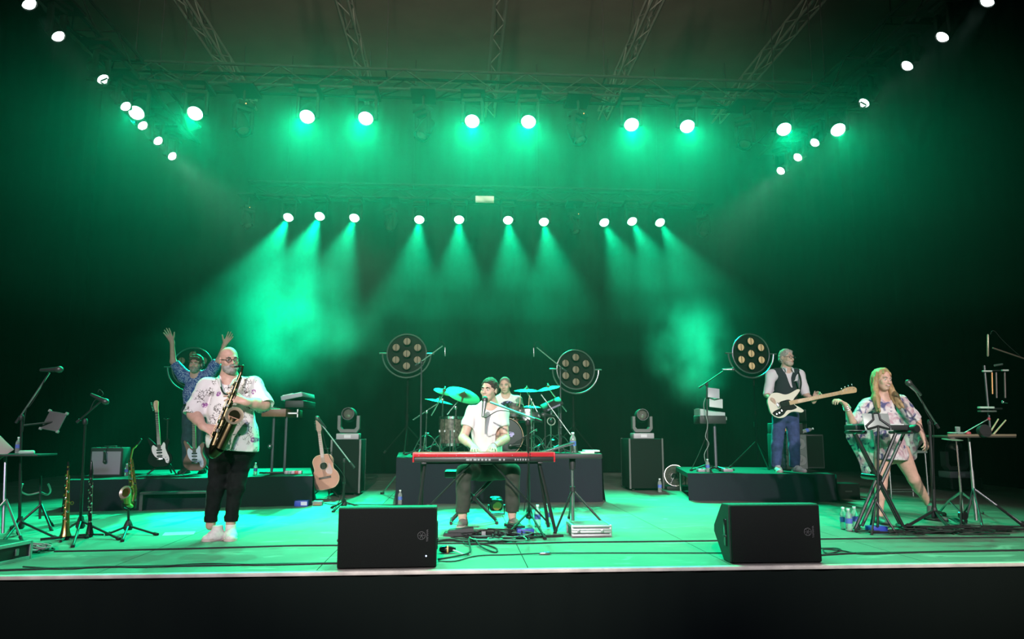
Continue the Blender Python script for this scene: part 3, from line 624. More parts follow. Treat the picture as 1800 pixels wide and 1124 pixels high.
def drummer():
    Y = 11.3; z0 = 0.60; root_p = V(W(889, 760, Y).x, Y, z0); T = thing('person', 'short-haired drummer in white printed t-shirt behind the drum kit', 'person', root_p)
    J = lambda x, y, dy=0.0: W(x, y, Y + dy) - root_p
    lo, hi = (-0.48, -0.62, -0.01), (0.48, 0.42, 1.42); sk = skin('skin_tan', (0.60, 0.38, 0.29))
    M = head_frame(J(887.5, 678, -0.04), -12, 6, -3, 1.03); neck = J(888.5, 696, 0.02); sl, sr = J(869, 704, 0.03), J(909, 704, 0.03)
    el, er = J(862, 733, -0.02), J(919, 733, -0.02); wl, wr = J(872, 740, -0.28), J(906, 741, -0.28)
    hl, hr = J(880, 770, 0.10), J(900, 770, 0.10); kl, kr = J(862, 775, -0.30), J(920, 775, -0.30); al, ar = V(kl.x, kl.y + 0.02, 0.09), V(kr.x, kr.y + 0.02, 0.09)
    S = SDF(lo, hi, 0.0065); head(S, M, 1.03); S.cone(HP(M, 0, 0.03, -0.06), neck, 0.055, 0.06, 0.03)
    S.cone(neck, J(889, 735, 0.0), 0.08, 0.13, 0.05, flat=((0, 1, 0), 0.75)); S.cone(J(889, 735, 0), J(890, 768, 0.06), 0.13, 0.14, 0.05, flat=((0, 1, 0), 0.85))
    for a, b, c, sd in ((sl, el, wl, -1), (sr, er, wr, 1)):
        S.cone(neck + V(0, 0.01, -0.05), a, 0.06, 0.066, 0.05); limb(S, [a, b, c], [0.056, 0.045, 0.029]); hand(S, c, V(-sd * 0.1, -1, -0.10), V(0, 0, 1), sd, (0.7, 0.75, 0.75, 0.75), 0.1, 1.0, 0.6, 0.5)
    for a, b, c in ((hl, kl, al), (hr, kr, ar)): limb(S, [a, b, c, c - V(0, 0, 0.05)], [0.09, 0.058, 0.042, 0.04])
    S.obj('body', sk, T)
    m, nt, b, vec = nodes('printed_tee'); pc = J(893, 716, -0.15)
    d = nd(nt, 'ShaderNodeVectorMath', operation='SUBTRACT'); d.inputs[1].default_value = (pc.x, 0, pc.z); nt.links.new(vec, d.inputs[0])
    e = nd(nt, 'ShaderNodeVectorMath', operation='MULTIPLY'); e.inputs[1].default_value = (7.5, 0, 10); nt.links.new(d.outputs[0], e.inputs[0])
    l = nd(nt, 'ShaderNodeVectorMath', operation='LENGTH'); nt.links.new(e.outputs[0], l.inputs[0]); nz = nd(nt, 'ShaderNodeTexNoise', Scale=26.0, Detail=3.0); nt.links.new(vec, nz.inputs[0])
    ins = stepf(nt, l.outputs['Value'], 1.0, 0.9); c1 = mixc(nt, (0.78, 0.76, 0.75), (0.03, 0.03, 0.05), ins); nt.links.new(mixc(nt, c1, (0.35, 0.28, 0.62), mathn(nt, 'MULTIPLY', ins, stepf(nt, nz.outputs['Fac'], 0.54, 0.6))), b.inputs['Base Color'])
    S = SDF(lo, hi, 0.0075); S.cone(J(888, 701, 0.02), J(889, 735, 0.0), 0.105, 0.158, 0.05, flat=((0, 1, 0), 0.78)); S.cone(J(889, 735, 0), J(890, 768, 0.05), 0.160, 0.168, 0.05, flat=((0, 1, 0), 0.85))
    for a, b_ in ((sl, el), (sr, er)): S.cone(neck + V(0, 0.01, -0.06), a, 0.070, 0.070, 0.05); S.cone(a, a.lerp(b_, 0.5), 0.072, 0.078, 0.04)
    S.noise(0.005, 11, 33)
    for a, b_ in ((sl, el), (sr, er)): S.cone(a.lerp(b_, 1.0), a.lerp(b_, 1.8), 0.105, 0.105, 0.004, 's')
    S.cone(neck + V(0, 0.0, 0.09), neck + V(0, -0.05, 0.0), 0.070, 0.064, 0.008, 's'); S.obj('shirt', m, T)
    S = SDF(lo, (0.48, 0.42, 0.75), 0.008); S.cone(hl, hr, 0.13, 0.13, 0.05, flat=((0, 0, 1), 0.85))
    for a, b_, c in ((hl, kl, al), (hr, kr, ar)): S.chain([a, b_, c], [0.105, 0.075, 0.062], 0.03)
    S.obj('trousers', BLACKJEAN, T); thick_shoes(T, [(V(al.x, al.y + 0.06, 0), V(al.x - 0.03, al.y - 0.19, 0)), (V(ar.x, ar.y + 0.06, 0), V(ar.x + 0.03, ar.y - 0.19, 0))], PLASTIC, RUBBER)
    face_parts(M, T, (0.12, 0.09, 0.07)); R = M.to_3x3().normalized(); S = SDF(M @ V(0, 0, 0) - V(0.13, 0.15, 0.14), M @ V(0, 0, 0) + V(0.13, 0.16, 0.16), 0.006)
    S.ell(HP(M, 0, 0.022, 0.043), (0.081, 0.101, 0.086), 0.03, R); S.ell(HP(M, 0, -0.100, 0.004), (0.074, 0.085, 0.084), 0.010, R, 's'); S.ell(HP(M, 0, 0.0, -0.1), (0.2, 0.2, 0.085), 0.01, R, 's')
    S.obj('hair', mat('grey_crop', (0.22, 0.19, 0.16), 0.85, noise=0.3, nscale=60), T)
    return T, J

def bassist():
    Y = 10.55; z0 = 0.37; root_p = V(W(1381, 829, Y).x, Y, z0); T = thing('person', 'grey-haired bassist in dark waistcoat and blue jeans on the riser', 'person', root_p)
    J = lambda x, y, dy=0.0: W(x, y, Y + dy) - root_p
    lo, hi = (-0.46, -0.46, -0.01), (0.60, 0.30, 1.84); sk = skin('skin_pale', (0.62, 0.40, 0.32))
    M = head_frame(J(1383, 629.5, -0.02), 24, 0, 3, 1.03); neck = J(1382, 651, 0.03); sl, sr = J(1357, 659, 0.03), J(1405, 659, 0.03)
    el, er = J(1348, 694, 0.0), J(1416, 693, -0.06); wl, wr = J(1358, 704, -0.22), J(1431, 705, -0.21)
    hl, hr = J(1370, 738, 0.04), J(1392, 738, 0.04); kl, kr = J(1366, 782, 0.0), J(1396, 782, 0.0); al, ar = J(1364.5, 818, 0.05), J(1397, 818, 0.05)
    S = SDF(lo, hi, 0.006); head(S, M, 1.03); S.cone(HP(M, 0, 0.025, -0.06), neck, 0.052, 0.058, 0.03)
    S.cone(neck, J(1381, 690), 0.08, 0.13, 0.05, flat=((0, 1, 0), 0.75)); S.cone(J(1381, 690), J(1381, 726), 0.12, 0.105, 0.05, flat=((0, 1, 0), 0.8))
    for a, b, c, dv, nn, sd, cu in ((sl, el, wl, V(0.8, -0.1, -0.75), V(0.2, -1, 0.2), -1, (0.4, 0.45, 0.5, 0.5)), (sr, er, wr, V(0.45, 0.0, 0.75), V(0, 1, 0.3), 1, (0.75, 0.8, 0.8, 0.8))):
        S.cone(neck + V(0, 0.01, -0.05), a, 0.06, 0.065, 0.05); limb(S, [a, b, c], [0.054, 0.043, 0.029]); hand(S, c, dv, nn, sd, cu, 0.2, 1.05, 0.7, 0.3)
    for a, b, c in ((hl, kl, al), (hr, kr, ar)): limb(S, [a, b, c, c - V(0, 0, 0.05)], [0.085, 0.056, 0.04, 0.04])
    S.obj('body', sk, T)
    S = SDF(lo, hi, 0.0065); S.cone(J(1381, 657, 0.02), J(1381, 690, 0.0), 0.100, 0.145, 0.05, flat=((0, 1, 0), 0.76)); S.cone(J(1381, 690), J(1381, 718), 0.142, 0.125, 0.05, flat=((0, 1, 0), 0.8))
    for a, b_ in ((sl, el), (sr, er)): S.cone(neck + V(0, 0.01, -0.055), a, 0.07, 0.076, 0.05); S.cone(a, a.lerp(b_, 0.95), 0.074, 0.062, 0.04)
    S.noise(0.005, 14, 43)
    for a, b_ in ((sl, el), (sr, er)): S.cone(a.lerp(b_, 1.28), a.lerp(b_, 1.9), 0.09, 0.09, 0.004, 's')
    S.cone(neck + V(0, -0.02, 0.09), neck + V(0, -0.06, 0.0), 0.064, 0.055, 0.01, 's'); S.cone(neck + V(0, -0.11, 0.01), neck + V(0.005, -0.15, -0.06), 0.04, 0.008, 0.008, 's'); sh = S.obj('shirt', fabric('white_shirt', (0.72, 0.66, 0.70)), T)
    for x in (-1, 1): MB().path([neck + V(x * 0.055, 0.03, 0.045), neck + V(x * 0.064, -0.04, 0.03), neck + V(x * 0.050, -0.11, 0.005), neck + V(x * 0.06, -0.13, -0.045)], [0.010, 0.015, 0.016, 0.004], 6).obj('collar', fabric('white_shirt'), None, org=(0, 0, 0)).parent = sh
    S = SDF(lo, hi, 0.006); S.cone(J(1381, 660, 0.02), J(1381, 690, -0.005), 0.125, 0.158, 0.05, flat=((0, 1, 0), 0.77)); S.cone(J(1381, 690, -0.005), J(1381, 724, 0), 0.156, 0.152, 0.05, flat=((0, 1, 0), 0.82))
    for a in (sl, sr): S.cone(neck + V(0, 0.01, -0.055), a.lerp(neck, 0.28), 0.074, 0.080, 0.04)
    S.cone(neck + V(0, -0.02, 0.12), neck + V(0, -0.06, 0.0), 0.092, 0.080, 0.01, 's'); S.cone(neck + V(0.0, -0.135, 0.03), neck + V(0.012, -0.150, -0.24), 0.100, 0.028, 0.006, 's')
    for a in (sl, sr): S.cone(a + V(math.copysign(0.048, a.x), 0, 0.08), a + V(math.copysign(0.060, a.x), 0, -0.10), 0.062, 0.066, 0.006, 's')
    S.cut(J(1381, 722), (0, 0, -1)); v = S.obj('waistcoat', fabric('dark_waistcoat', (0.030, 0.033, 0.042)), T)
    MB().prism([(-0.035, 0), (0.03, 0.002), (0.022, 0.03), (0.0, 0.016)], J(1399, 670, -0.175), V(1, 0.2, 0.15), V(0, 0, 1), V(0, 1, 0), 0, 0.004).obj('pocket_square', fabric('white_shirt'), None, org=(0, 0, 0)).parent = v
    S = SDF(lo, (0.6, 0.30, 1.0), 0.0065); S.cone(J(1373, 730, 0.01), J(1389, 730, 0.01), 0.122, 0.122, 0.05, flat=((0, 1, 0), 0.9))
    for a, b_, c in ((hl, kl, al), (hr, kr, ar)): S.chain([a, b_, c], [0.104, 0.080, 0.070], 0.02)
    S.noise(0.004, 15, 48); S.cut(al - V(0, 0, 0.03), (0, 0, -1)); S.cut(J(1381, 722), (0, 0, 1)); S.obj('jeans', DENIM, T)
    thick_shoes(T, [(V(al.x + .01, 0.05, 0), V(al.x - 0.05, -0.20, 0)), (V(ar.x, 0.05, 0), V(ar.x + 0.04, -0.20, 0))], SNEAKER, SOLE, 0.08, 0.046)
    face_parts(M, T, (0.2, 0.18, 0.16)); eyeglasses(M, T, mat('glasses_frame'))
    R = M.to_3x3().normalized(); S = SDF(M @ V(0, 0, 0) - V(0.14, 0.15, 0.14), M @ V(0, 0, 0) + V(0.14, 0.16, 0.16), 0.0055)
    S.ell(HP(M, 0, 0.022, 0.046), (0.086, 0.104, 0.088), 0.03, R); S.ell(HP(M, 0, 0.052, -0.01), (0.083, 0.07, 0.08), 0.03, R); S.cone(HP(M, -0.03, -0.045, 0.098), HP(M, 0.045, -0.050, 0.092), 0.018, 0.016, 0.02); S.ell(HP(M, 0, -0.105, -0.010), (0.070, 0.085, 0.080), 0.010, R, 's'); S.noise(0.005, 45, 49)
    S.obj('hair', mat('grey_hair', (0.34, 0.31, 0.28), 0.8, noise=0.35, nscale=50), T)
    S = SDF(M @ V(0, 0, 0) - V(0.12, 0.15, 0.16), M @ V(0, 0, 0) + V(0.12, 0.1, 0.05), 0.0055)
    S.ell(HP(M, 0, -0.032, -0.072), (0.064, 0.072, 0.050), 0.02, R); S.ell(HP(M, 0, -0.055, -0.092), (0.040, 0.037, 0.030), 0.02, R); S.ell(HP(M, 0, -0.055, -0.026), (0.090, 0.06, 0.030), 0.01, R, 's'); S.ell(HP(M, 0, 0.06, -0.08), (0.1, 0.07, 0.08), 0.01, R, 's'); S.ell(HP(M, 0, -0.115, -0.062), (0.026, 0.03, 0.013), 0.004, R, 's')
    S.obj('beard', mat('pale_beard', (0.50, 0.38, 0.32), 0.9, noise=0.3, nscale=40), T)
    return T, J

def singer():
    Y = 7.72; root_p = V(W(1555, 925, Y).x, Y, 0); T = thing('person', 'smiling woman with long blonde hair in a tie-dye kaftan dress', 'person', root_p)
    J = lambda x, y, dy=0.0: W(x, y, Y + dy) - root_p
    lo, hi = (-0.56, -0.42, -0.01), (0.62, 0.46, 1.68); sk = skin('skin_peach', (0.66, 0.40, 0.31))
    M = head_frame(J(1551, 668, -0.02), 9, 4, 5, 1.0); neck = J(1552, 697, 0.03); sl, sr = J(1525, 712, 0.03), J(1584, 706, 0.03)
    el, er = J(1499, 741, -0.02), J(1612, 739, 0.02); wl, wr = J(1486, 712, -0.10), J(1622, 766, -0.10)
    hl, hr = J(1553, 796, 0.05), J(1583, 796, 0.05); kl, kr = J(1549, 850, 0.02), J(1606, 842, 0.06); al, ar = J(1545, 905, 0.02), J(1634, 889, 0.24)
    S = SDF(lo, hi, 0.0055); head(S, M, 1.0, 0.98); S.cone(HP(M, 0, 0.025, -0.06), neck, 0.046, 0.05, 0.03)
    S.cone(neck, J(1558, 745), 0.07, 0.11, 0.05, flat=((0, 1, 0), 0.75)); S.cone(J(1558, 745), J(1567, 795, 0.03), 0.11, 0.13, 0.05, flat=((0, 1, 0), 0.8))
    for a, b, c, dv, nn, sd, cu in ((sl, el, wl, V(-0.75, -0.15, 0.55), V(0.5, -0.2, 0.85), 1, (0.75, 0.8, 0.8, 0.75)), (sr, er, wr, V(0.15, -0.3, -0.9), V(0.5, -0.8, 0.1), -1, (0.35, 0.4, 0.45, 0.5))):
        S.cone(neck + V(0, 0.01, -0.04), a, 0.05, 0.052, 0.05); limb(S, [a, b, c], [0.046, 0.036, 0.025]); hand(S, c, dv, nn, sd, cu, 0.2, 0.92, 0.6, 0.3)
    limb(S, [hl, kl, al, V(al.x, al.y, 0.05)], [0.095, 0.056, 0.036, 0.036]); S.cone(kl.lerp(al, .1), kl.lerp(al, .4), .05, .048, .03)
    limb(S, [hr, kr, ar, ar + V(0.01, 0.0, -0.04)], [0.100, 0.060, 0.036, 0.036]); S.cone(kr.lerp(ar, .1) + V(0, .02, 0), kr.lerp(ar, .4) + V(0, .02, 0), .052, .05, .03)
    S.obj('body', sk, T)
    m, nt, b, vec = nodes('tie_dye'); n1 = nd(nt, 'ShaderNodeTexNoise', Scale=7.0, Detail=3.0, Distortion=1.5); n2 = nd(nt, 'ShaderNodeTexNoise', Scale=11.0, Detail=3.0, Distortion=1.0)
    nt.links.new(vec, n1.inputs[0]); o2 = nd(nt, 'ShaderNodeVectorMath', operation='ADD'); o2.inputs[1].default_value = (5, 3, 1); nt.links.new(vec, o2.inputs[0]); nt.links.new(o2.outputs[0], n2.inputs[0])
    c1 = mixc(nt, (0.74, 0.70, 0.70), (0.52, 0.33, 0.38), stepf(nt, n1.outputs['Fac'], 0.42, 0.62)); nt.links.new(mixc(nt, c1, (0.10, 0.10, 0.22), stepf(nt, n2.outputs['Fac'], 0.53, 0.63)), b.inputs['Base Color'])
    b.inputs['Subsurface Weight'].default_value = 0.0
    S = SDF(lo, hi, 0.0065); S.cone(J(1553, 703, 0.02), J(1558, 745, 0.0), 0.09, 0.135, 0.05, flat=((0, 1, 0), 0.8)); S.cone(J(1558, 745), J(1567, 800, 0.02), 0.128, 0.172, 0.05, flat=((0, 1, 0), 0.85))
    for a, b_ in ((sl, el), (sr, er)): S.cone(neck + V(0, 0.01, -0.045), a, 0.060, 0.064, 0.05); S.cone(a, a.lerp(b_, 0.95), 0.064, 0.058, 0.04)
    S.cone(J(1590, 715, 0.04), J(1606, 742, 0.05), 0.055, 0.060, 0.05)
    S.noise(0.006, 9, 53, (1.3, 1, 0.6)); S.noise(0.003, 24, 54, (1, 1, .7)); S.cut(J(1568, 809, -0.1), (-0.04, 0, -1)); S.cone(neck + V(0, -0.0, 0.09), neck + V(0, -0.05, 0.0), 0.060, 0.066, 0.008, 's')
    for a, b_ in ((sl, el), (sr, er)): S.cone(a.lerp(b_, 1.25), a.lerp(b_, 1.7), 0.09, 0.09, 0.004, 's')
    S.noise(0.0, 1); dr = S.obj('dress', m, T)
    m2 = m.copy(); m2.name = 'sheer_tie_dye'; n2_ = m2.node_tree; b2 = n2_.nodes['Principled BSDF']; tl = n2_.nodes.new('ShaderNodeBsdfTranslucent'); ms = n2_.nodes.new('ShaderNodeMixShader'); ms.inputs[0].default_value = 0.55
    n2_.links.new(b2.inputs['Base Color'].links[0].from_socket, tl.inputs['Color']); n2_.links.new(b2.outputs[0], ms.inputs[1]); n2_.links.new(tl.outputs[0], ms.inputs[2]); n2_.links.new(ms.outputs[0], n2_.nodes['Material Output'].inputs['Surface'])
    # hanging sleeve cloth: rippled sheets with thickness
    def sheet(top, bot, name):
        nu, nv = 26, 16; vs = []; fs = []; a = [Vector(p) for p in bez(top, 8)]; c = [Vector(p) for p in bez(bot, 8)]
        g = lambda L, t: L[min(int(t * (len(L) - 1)), len(L) - 2)].lerp(L[min(int(t * (len(L) - 1)), len(L) - 2) + 1], t * (len(L) - 1) - min(int(t * (len(L) - 1)), len(L) - 2))
        for side in (0, 1):
            for j in range(nv + 1):
                for i in range(nu + 1):
                    u, v_ = i / nu, j / nv; p = g(a, u).lerp(g(c, u), v_); p = p + V(0, 0.030 * v_ * math.sin(u * 17 + v_ * 1.5) + 0.004 * side, 0); vs.append(p)
        k = (nu + 1) * (nv + 1)
        for s_ in (0, 1):
            for j in range(nv):
                for i in range(nu):
                    q = [s_ * k + j * (nu + 1) + i, s_ * k + j * (nu + 1) + i + 1, s_ * k + (j + 1) * (nu + 1) + i + 1, s_ * k + (j + 1) * (nu + 1) + i]; fs.append(tuple(q if s_ == 0 else q[::-1]))
        for i in range(nu): fs.append((nv * (nu + 1) + i, nv * (nu + 1) + i + 1, k + nv * (nu + 1) + i + 1, k + nv * (nu + 1) + i)); fs.append((i, k + i, k + i + 1, i + 1))
        for j in range(nv): fs.append((j * (nu + 1), (j + 1) * (nu + 1), k + (j + 1) * (nu + 1), k + j * (nu + 1))); fs.append((j * (nu + 1) + nu, k + j * (nu + 1) + nu, k + (j + 1) * (nu + 1) + nu, (j + 1) * (nu + 1) + nu))
        o = MB().add(vs, fs).obj(name, m2, None, org=(0, 0, 0)); o.parent = dr
    sheet([J(1486, 720, -0.02), J(1498, 738, 0.02), J(1520, 712, 0.05), J(1545, 722, 0.06)], [J(1490, 770, 0.05), J(1518, 836, 0.06), J(1528, 838, 0.08), J(1548, 800, 0.09)], 'sleeve_drape')
    sheet([J(1575, 712, 0.08), J(1598, 716, 0.06), J(1616, 742, 0.02), J(1622, 762, 0.0)], [J(1590, 800, 0.10), J(1602, 814, 0.08), J(1612, 798, 0.06), J(1622, 772, 0.02)], 'sleeve_drape')
    # ankle boots
    thick_shoes(T, [(V(al.x, al.y + 0.05, 0), V(al.x - 0.02, al.y - 0.19, 0)), (V(ar.x - 0.01, ar.y + 0.03, 0), V(ar.x + 0.07, ar.y - 0.18, 0))], mat('grey_boot', (0.10, 0.10, 0.10), 0.7), RUBBER, 0.15, 0.040)
    face_parts(M, T, (0.20, 0.13, 0.08), (0.45, 0.13, 0.13), smile=1.0)
    MB().path([HP(M, -0.02, -0.1035, -0.058), HP(M, 0, -0.1085, -0.0625), HP(M, 0.02, -0.1035, -0.058)], [0.0015, 0.003, 0.0015], 6).obj('teeth', WHITE, None, org=(0, 0, 0)).parent = T
    R = M.to_3x3().normalized(); S = SDF(M @ V(0, 0, 0) - V(0.24, 0.19, 0.46), M @ V(0, 0, 0) + V(0.24, 0.18, 0.15), 0.0065)
    S.ell(HP(M, 0, 0.022, 0.042), (0.088, 0.106, 0.090), 0.03, R); S.ell(HP(M, 0, 0.06, -0.03), (0.086, 0.06, 0.11), 0.04, R)
    c0 = M @ V(0, 0, 0)
    for x, pts in ((-1, [(-0.078, 0.0, 0.02), (-0.092, -0.02, -0.10), (-0.110, -0.06, -0.20), (-0.125, -0.115, -0.34)]), (1, [(0.078, 0.0, 0.02), (0.086, -0.02, -0.10), (0.115, -0.055, -0.18), (0.150, -0.105, -0.30)])):
        P = [c0 + V(*p) for p in pts]; S.chain(P, [0.022, 0.024, 0.026, 0.010], 0.02, flat=((0, 1, 0), 0.8)); S.chain([p + V(-x * 0.015, 0.05, 0) for p in P], [0.026, 0.030, 0.034, 0.02], 0.03)
    S.ell(HP(M, 0.002, -0.100, -0.012), (0.068, 0.095, 0.102), 0.010, R, 's'); S.noise(0.005, 30, 59, (1.6, 1.6, 0.25))
    S.obj('hair', mat('blonde_hair', (0.40, 0.25, 0.12), 0.6, noise=0.3, nscale=30), T)
    for k in range(3): MB().ring(wl.lerp(el, 0.06 + 0.09 * k), el - wl, 0.031 + .003 * k, 0.005, 20, 5).obj('bracelet', mat('silver_bead', (0.5, 0.48, 0.45), 0.4, 0.6), None, org=(0, 0, 0)).parent = T
    return T, J
SAXMAN = sax_man(); GUITARIST = guitarist(); KEYMAN = keyboardist(); DRUMMER, DJ = drummer(); BASSIST, BJ = bassist(); SINGER, SJ = singer()
# ---------------------------------------------------------------- lighting rig
_unit = MB().tube((0, 0, 0), (0, 0, 1), 1.0, n=6).mesh('brace', ALU, (0, 0, 0))
RIGM = mat('truss_alu', (0.15, 0.15, 0.14), 0.7, 0.2); RIGB = mat('truss_black', (0.012, 0.012, 0.012), 0.8, spec=0.1); _unit.materials[0] = RIGM; _unitb = _unit.copy(); _unitb.materials[0] = RIGB
def rod(name, a, b, r, parent, me=None):
    o = bpy.data.objects.new(name, me or _unit); COL.objects.link(o); a, b = Vector(a), Vector(b); base = Vector((0, 0, 0)); q = parent
    while q is not None: base += q.location; q = q.parent
    o.location = a - base; o.rotation_mode = 'QUATERNION'; o.rotation_quaternion = (b - a).to_track_quat('Z', 'Y'); o.scale = (r, r, (b - a).length); o.parent = parent; return o
def truss(label, a, b, w, h, step, group=None, me=None):
    a, b = Vector(a), Vector(b); T = thing('truss', label, 'truss', a, group); d = (b - a).normalized(); s = V(-d.y, d.x, 0) * (w / 2); u = V(0, 0, h); L = (b - a).length
    ends = [s, -s, s + u, -s + u] if h > 0 else [s, -s]
    for e in ends: rod('chord', a + e, b + e, 0.025, T, me)
    for t in (0.08, 0.36, 0.64, 0.92):
        q = a + d * (L * t) + V(0, 0, h); rod('hoist_chain', q - V(0, 0, 0.01), V(q.x, q.y, 9.245), 0.008, T, _unitb)
        rod('hoist_bar', q + s * 1.05, q - s * 1.05, 0.012, T, _unitb)
    n = max(2, int(L / step))
    for i in range(n):
        p, q = a + d * (L * i / n), a + d * (L * (i + 1) / n); f = 1 if i % 2 else -1
        rod('brace', p + s * f, q - s * f, 0.012, T, me)
        if h > 0:
            for k in (1, -1): rod('brace', (p if f > 0 else q) + s * k, (q if f > 0 else p) + s * k + u, 0.012, T, me)
    return T
TZ = RIG_Z + 0.46
truss('aluminium truss carrying the front row of green lamps', (-5.4, 10.57, TZ), (6.4, 10.57, TZ), 0.3, 0.3, 0.45, me=_unitb)
truss('aluminium truss carrying the rear row of green lamps', (-4.6, 15.85, TZ), (5.2, 15.85, TZ), 0.3, 0.3, 0.5, me=_unitb)
truss('truss at the dark left wing carrying small white lamps', (-4.78, 6.4, TZ), (-4.78, 12.8, TZ), 0.3, 0.3, 0.5, me=_unitb)
truss('truss at the dark right wing carrying small white lamps', (5.62, 6.4, TZ), (5.62, 12.8, TZ), 0.3, 0.3, 0.5, me=_unitb)
for k, (x, w) in enumerate(((-4.75, 'leftmost'), (-2.05, 'second from left'), (0.62, 'middle'), (3.25, 'fourth from left'), (5.95, 'rightmost'))):
    truss('%s of the five roof trusses running front to back' % w, (x, 7.2, 8.1), (x, 16.2, 8.1), 0.20, 0.22, 0.5, 'roof trusses')
LAMPB = mat('lamp_body', (0.005, 0.005, 0.005), 0.75, spec=0.1)
def lamp_head(name, label, p, aim, lens_m, R=0.113, group=None, cat='stage light', top=TZ):
    p, aim = Vector(p), Vector(aim); d = (aim - p).normalized(); p = p - d * 0.045; T = thing(name, label, cat, (p.x, p.y, p.z), group)
    h = MB().lathe(p, d, [(-0.26, 0.03), (-0.25, R * 0.9), (-0.10, R * 1.12), (0.05, R * 1.14), (0.075, R * 1.10), (0.075, R * 1.02), (0.03, R * 1.0)], 24).obj('head', LAMPB, T)
    MB().lathe(p, d, [(0.030, R), (0.060, R * 0.92), (0.085, R * 0.7), (0.100, R * 0.4), (0.105, 0.001)], 24).obj('lens', lens_m, h)
    s = d.cross(V(0, 0, 1)).normalized(); y = MB()
    for k in (-1, 1): y.box(p + s * k * R * 1.32 + V(0, 0, 0.12), (0.05, 0.07, 0.34), Matrix(((s.x, -s.y, 0), (s.y, s.x, 0), (0, 0, 1))), 0.012)
    y.box(p + V(0, 0, 0.30), (R * 2.9, 0.09, 0.06), Matrix(((s.x, -s.y, 0), (s.y, s.x, 0), (0, 0, 1))), 0.012); y.obj('yoke', LAMPB, T)
    MB().box(p + V(0, 0, 0.355), (0.26, 0.2, 0.07), Matrix(((s.x, -s.y, 0), (s.y, s.x, 0), (0, 0, 1))), 0.015).obj('base', LAMPB, T)
    MB().tube(p + V(0, 0, 0.36), V(p.x, p.y, top - 0.03), 0.02).box(V(p.x, p.y + 0.02, top - 0.036), (0.36, 0.52, 0.04)).obj('clamp', LAMPB, T)
    return T, d
LENS_G = mat('lens_green', (0.1, 0.6, 0.3), 0.3, emit=(0.45, 1.0, 0.72), es=9.0)
LENS_W = mat('lens_white', (0.5, 0.6, 0.55), 0.3, emit=(0.80, 1.0, 0.92), es=6.0)
LENS_OFF = mat('lens_dark', (0.02, 0.025, 0.02), 0.08)
ORD = ['first', 'second', 'third', 'fourth', 'fifth', 'sixth', 'seventh', 'eighth', 'ninth', 'tenth']
for i, p in enumerate(FRONT_P): lamp_head('stage_light', 'glowing green lamp, %s from left in the upper front row' % ORD[i], p, FRONT_AIM[i], LENS_G, 0.108, 'upper row of green lamps')
for i, p in enumerate(BACK_P): lamp_head('stage_light', 'glowing green lamp, %s from left in the rear row' % ORD[i], p, BACK_AIM[i], LENS_G, 0.108, 'rear row of green lamps')
for P, A, w in ((SIDE_LP, SIDE_LA, 'left'), (SIDE_RP, SIDE_RA, 'right')):
    for i, p in enumerate(P):
        T, d = lamp_head('side_light', 'small white lamp, %s from the front on the %s side truss' % (ORD[i], w), p, A[i], LENS_W, 0.075, 'lamps of the %s side truss' % w)
        if i == 3 and w == 'right' or i == 2 and w == 'left':
            b = MB(); u, v, _ = frame_of(d)
            for t in (0.5, 2.6, 4.7): b.box(p + d * 0.07 + (u * math.cos(t) + v * math.sin(t)) * 0.035, (0.016, 0.016, 0.09), d.to_track_quat('Y', 'Z').to_matrix() @ Matrix.Rotation(t, 3, 'Y'))
            b.obj('lens_clip', BLACK, T)
LED = mat('red_indicator', (0.3, 0.05, 0.02), 0.4, emit=(1.0, 0.25, 0.08), es=3.0)
for row, Yr, pts in (('front', 10.5, [(428, 222), (741, 236), (1019, 240), (1309, 243)]), ('rear', 15.72, [(436, 392), (684, 396), (1012, 403), (1236, 407)])):
    for i, (x, y) in enumerate(pts):
        p = W(x, y, Yr); p.z = RIG_Z - 0.22
        T, d = lamp_head('moving_head_light', 'unlit black moving head, %s from left, hanging in the %s row' % (ORD[i], row), p, p + V(0.5 * (-1) ** i, -0.5, -1.2), LENS_OFF, 0.10, 'unlit moving heads', 'stage light')
        MB().ball(p + V(0.05, -0.105, 0.37), 0.008, 8, 6).obj('indicator', LED, T)
sgn = MB().box(W(852, 351, 15.45), (0.40, 0.03, 0.155), bev=0.005).obj('wall_panel', mat('pale_panel', (0.62, 0.66, 0.62), 0.6)); tag(sgn, 'small pale rectangular panel hanging from the rear truss above the green lamps', 'panel')
MB().tube(W(846, 346, 15.45), V(W(846, 346, 15.45).x, 15.70, TZ), 0.006).obj('hanger', BLACK, sgn); MB().tube(W(858, 346, 15.45), V(W(858, 346, 15.45).x, 15.70, TZ), 0.006).obj('hanger', BLACK, sgn)
# ---------------------------------------------------------------- generic stage gear
GRILLE = mat('grille_cloth', (0.006, 0.008, 0.007), 0.85, bump=0.5, bscale=400, spec=0.15)
LABELB = mat('bottle_label', (0.10, 0.16, 0.55), 0.5); CAPW = mat('bottle_cap', (0.75, 0.78, 0.78), 0.5); PET = mat('clear_pet', (0.85, 0.95, 0.92), 0.06, trans=0.75)
def bottle(label, p, h=0.2, tilt=None, group='water bottles'):
    p = Vector(p); T = thing('water_bottle', label, 'bottle', p, group); d = V(0, 0, 1) if tilt is None else Vector(tilt).normalized(); r = h * 0.155
    MB().lathe(p, d, [(0, r * .7), (h * .02, r), (h * .12, r * .96), (h * .16, r), (h * .24, r * .96), (h * .30, r), (h * .62, r), (h * .72, r * .92), (h * .84, r * .5), (h * .90, r * .42), (h * .93, r * .42)], 16).obj('body', PET, T)
    MB().lathe(p, d, [(h * .34, r * 1.02), (h * .56, r * 1.02)], 16).obj('label_wrap', LABELB, T)
    MB().lathe(p, d, [(h * .92, r * .5), (h, r * .5), (h * 1.005, r * .4)], 12).obj('cap', CAPW, T); return T
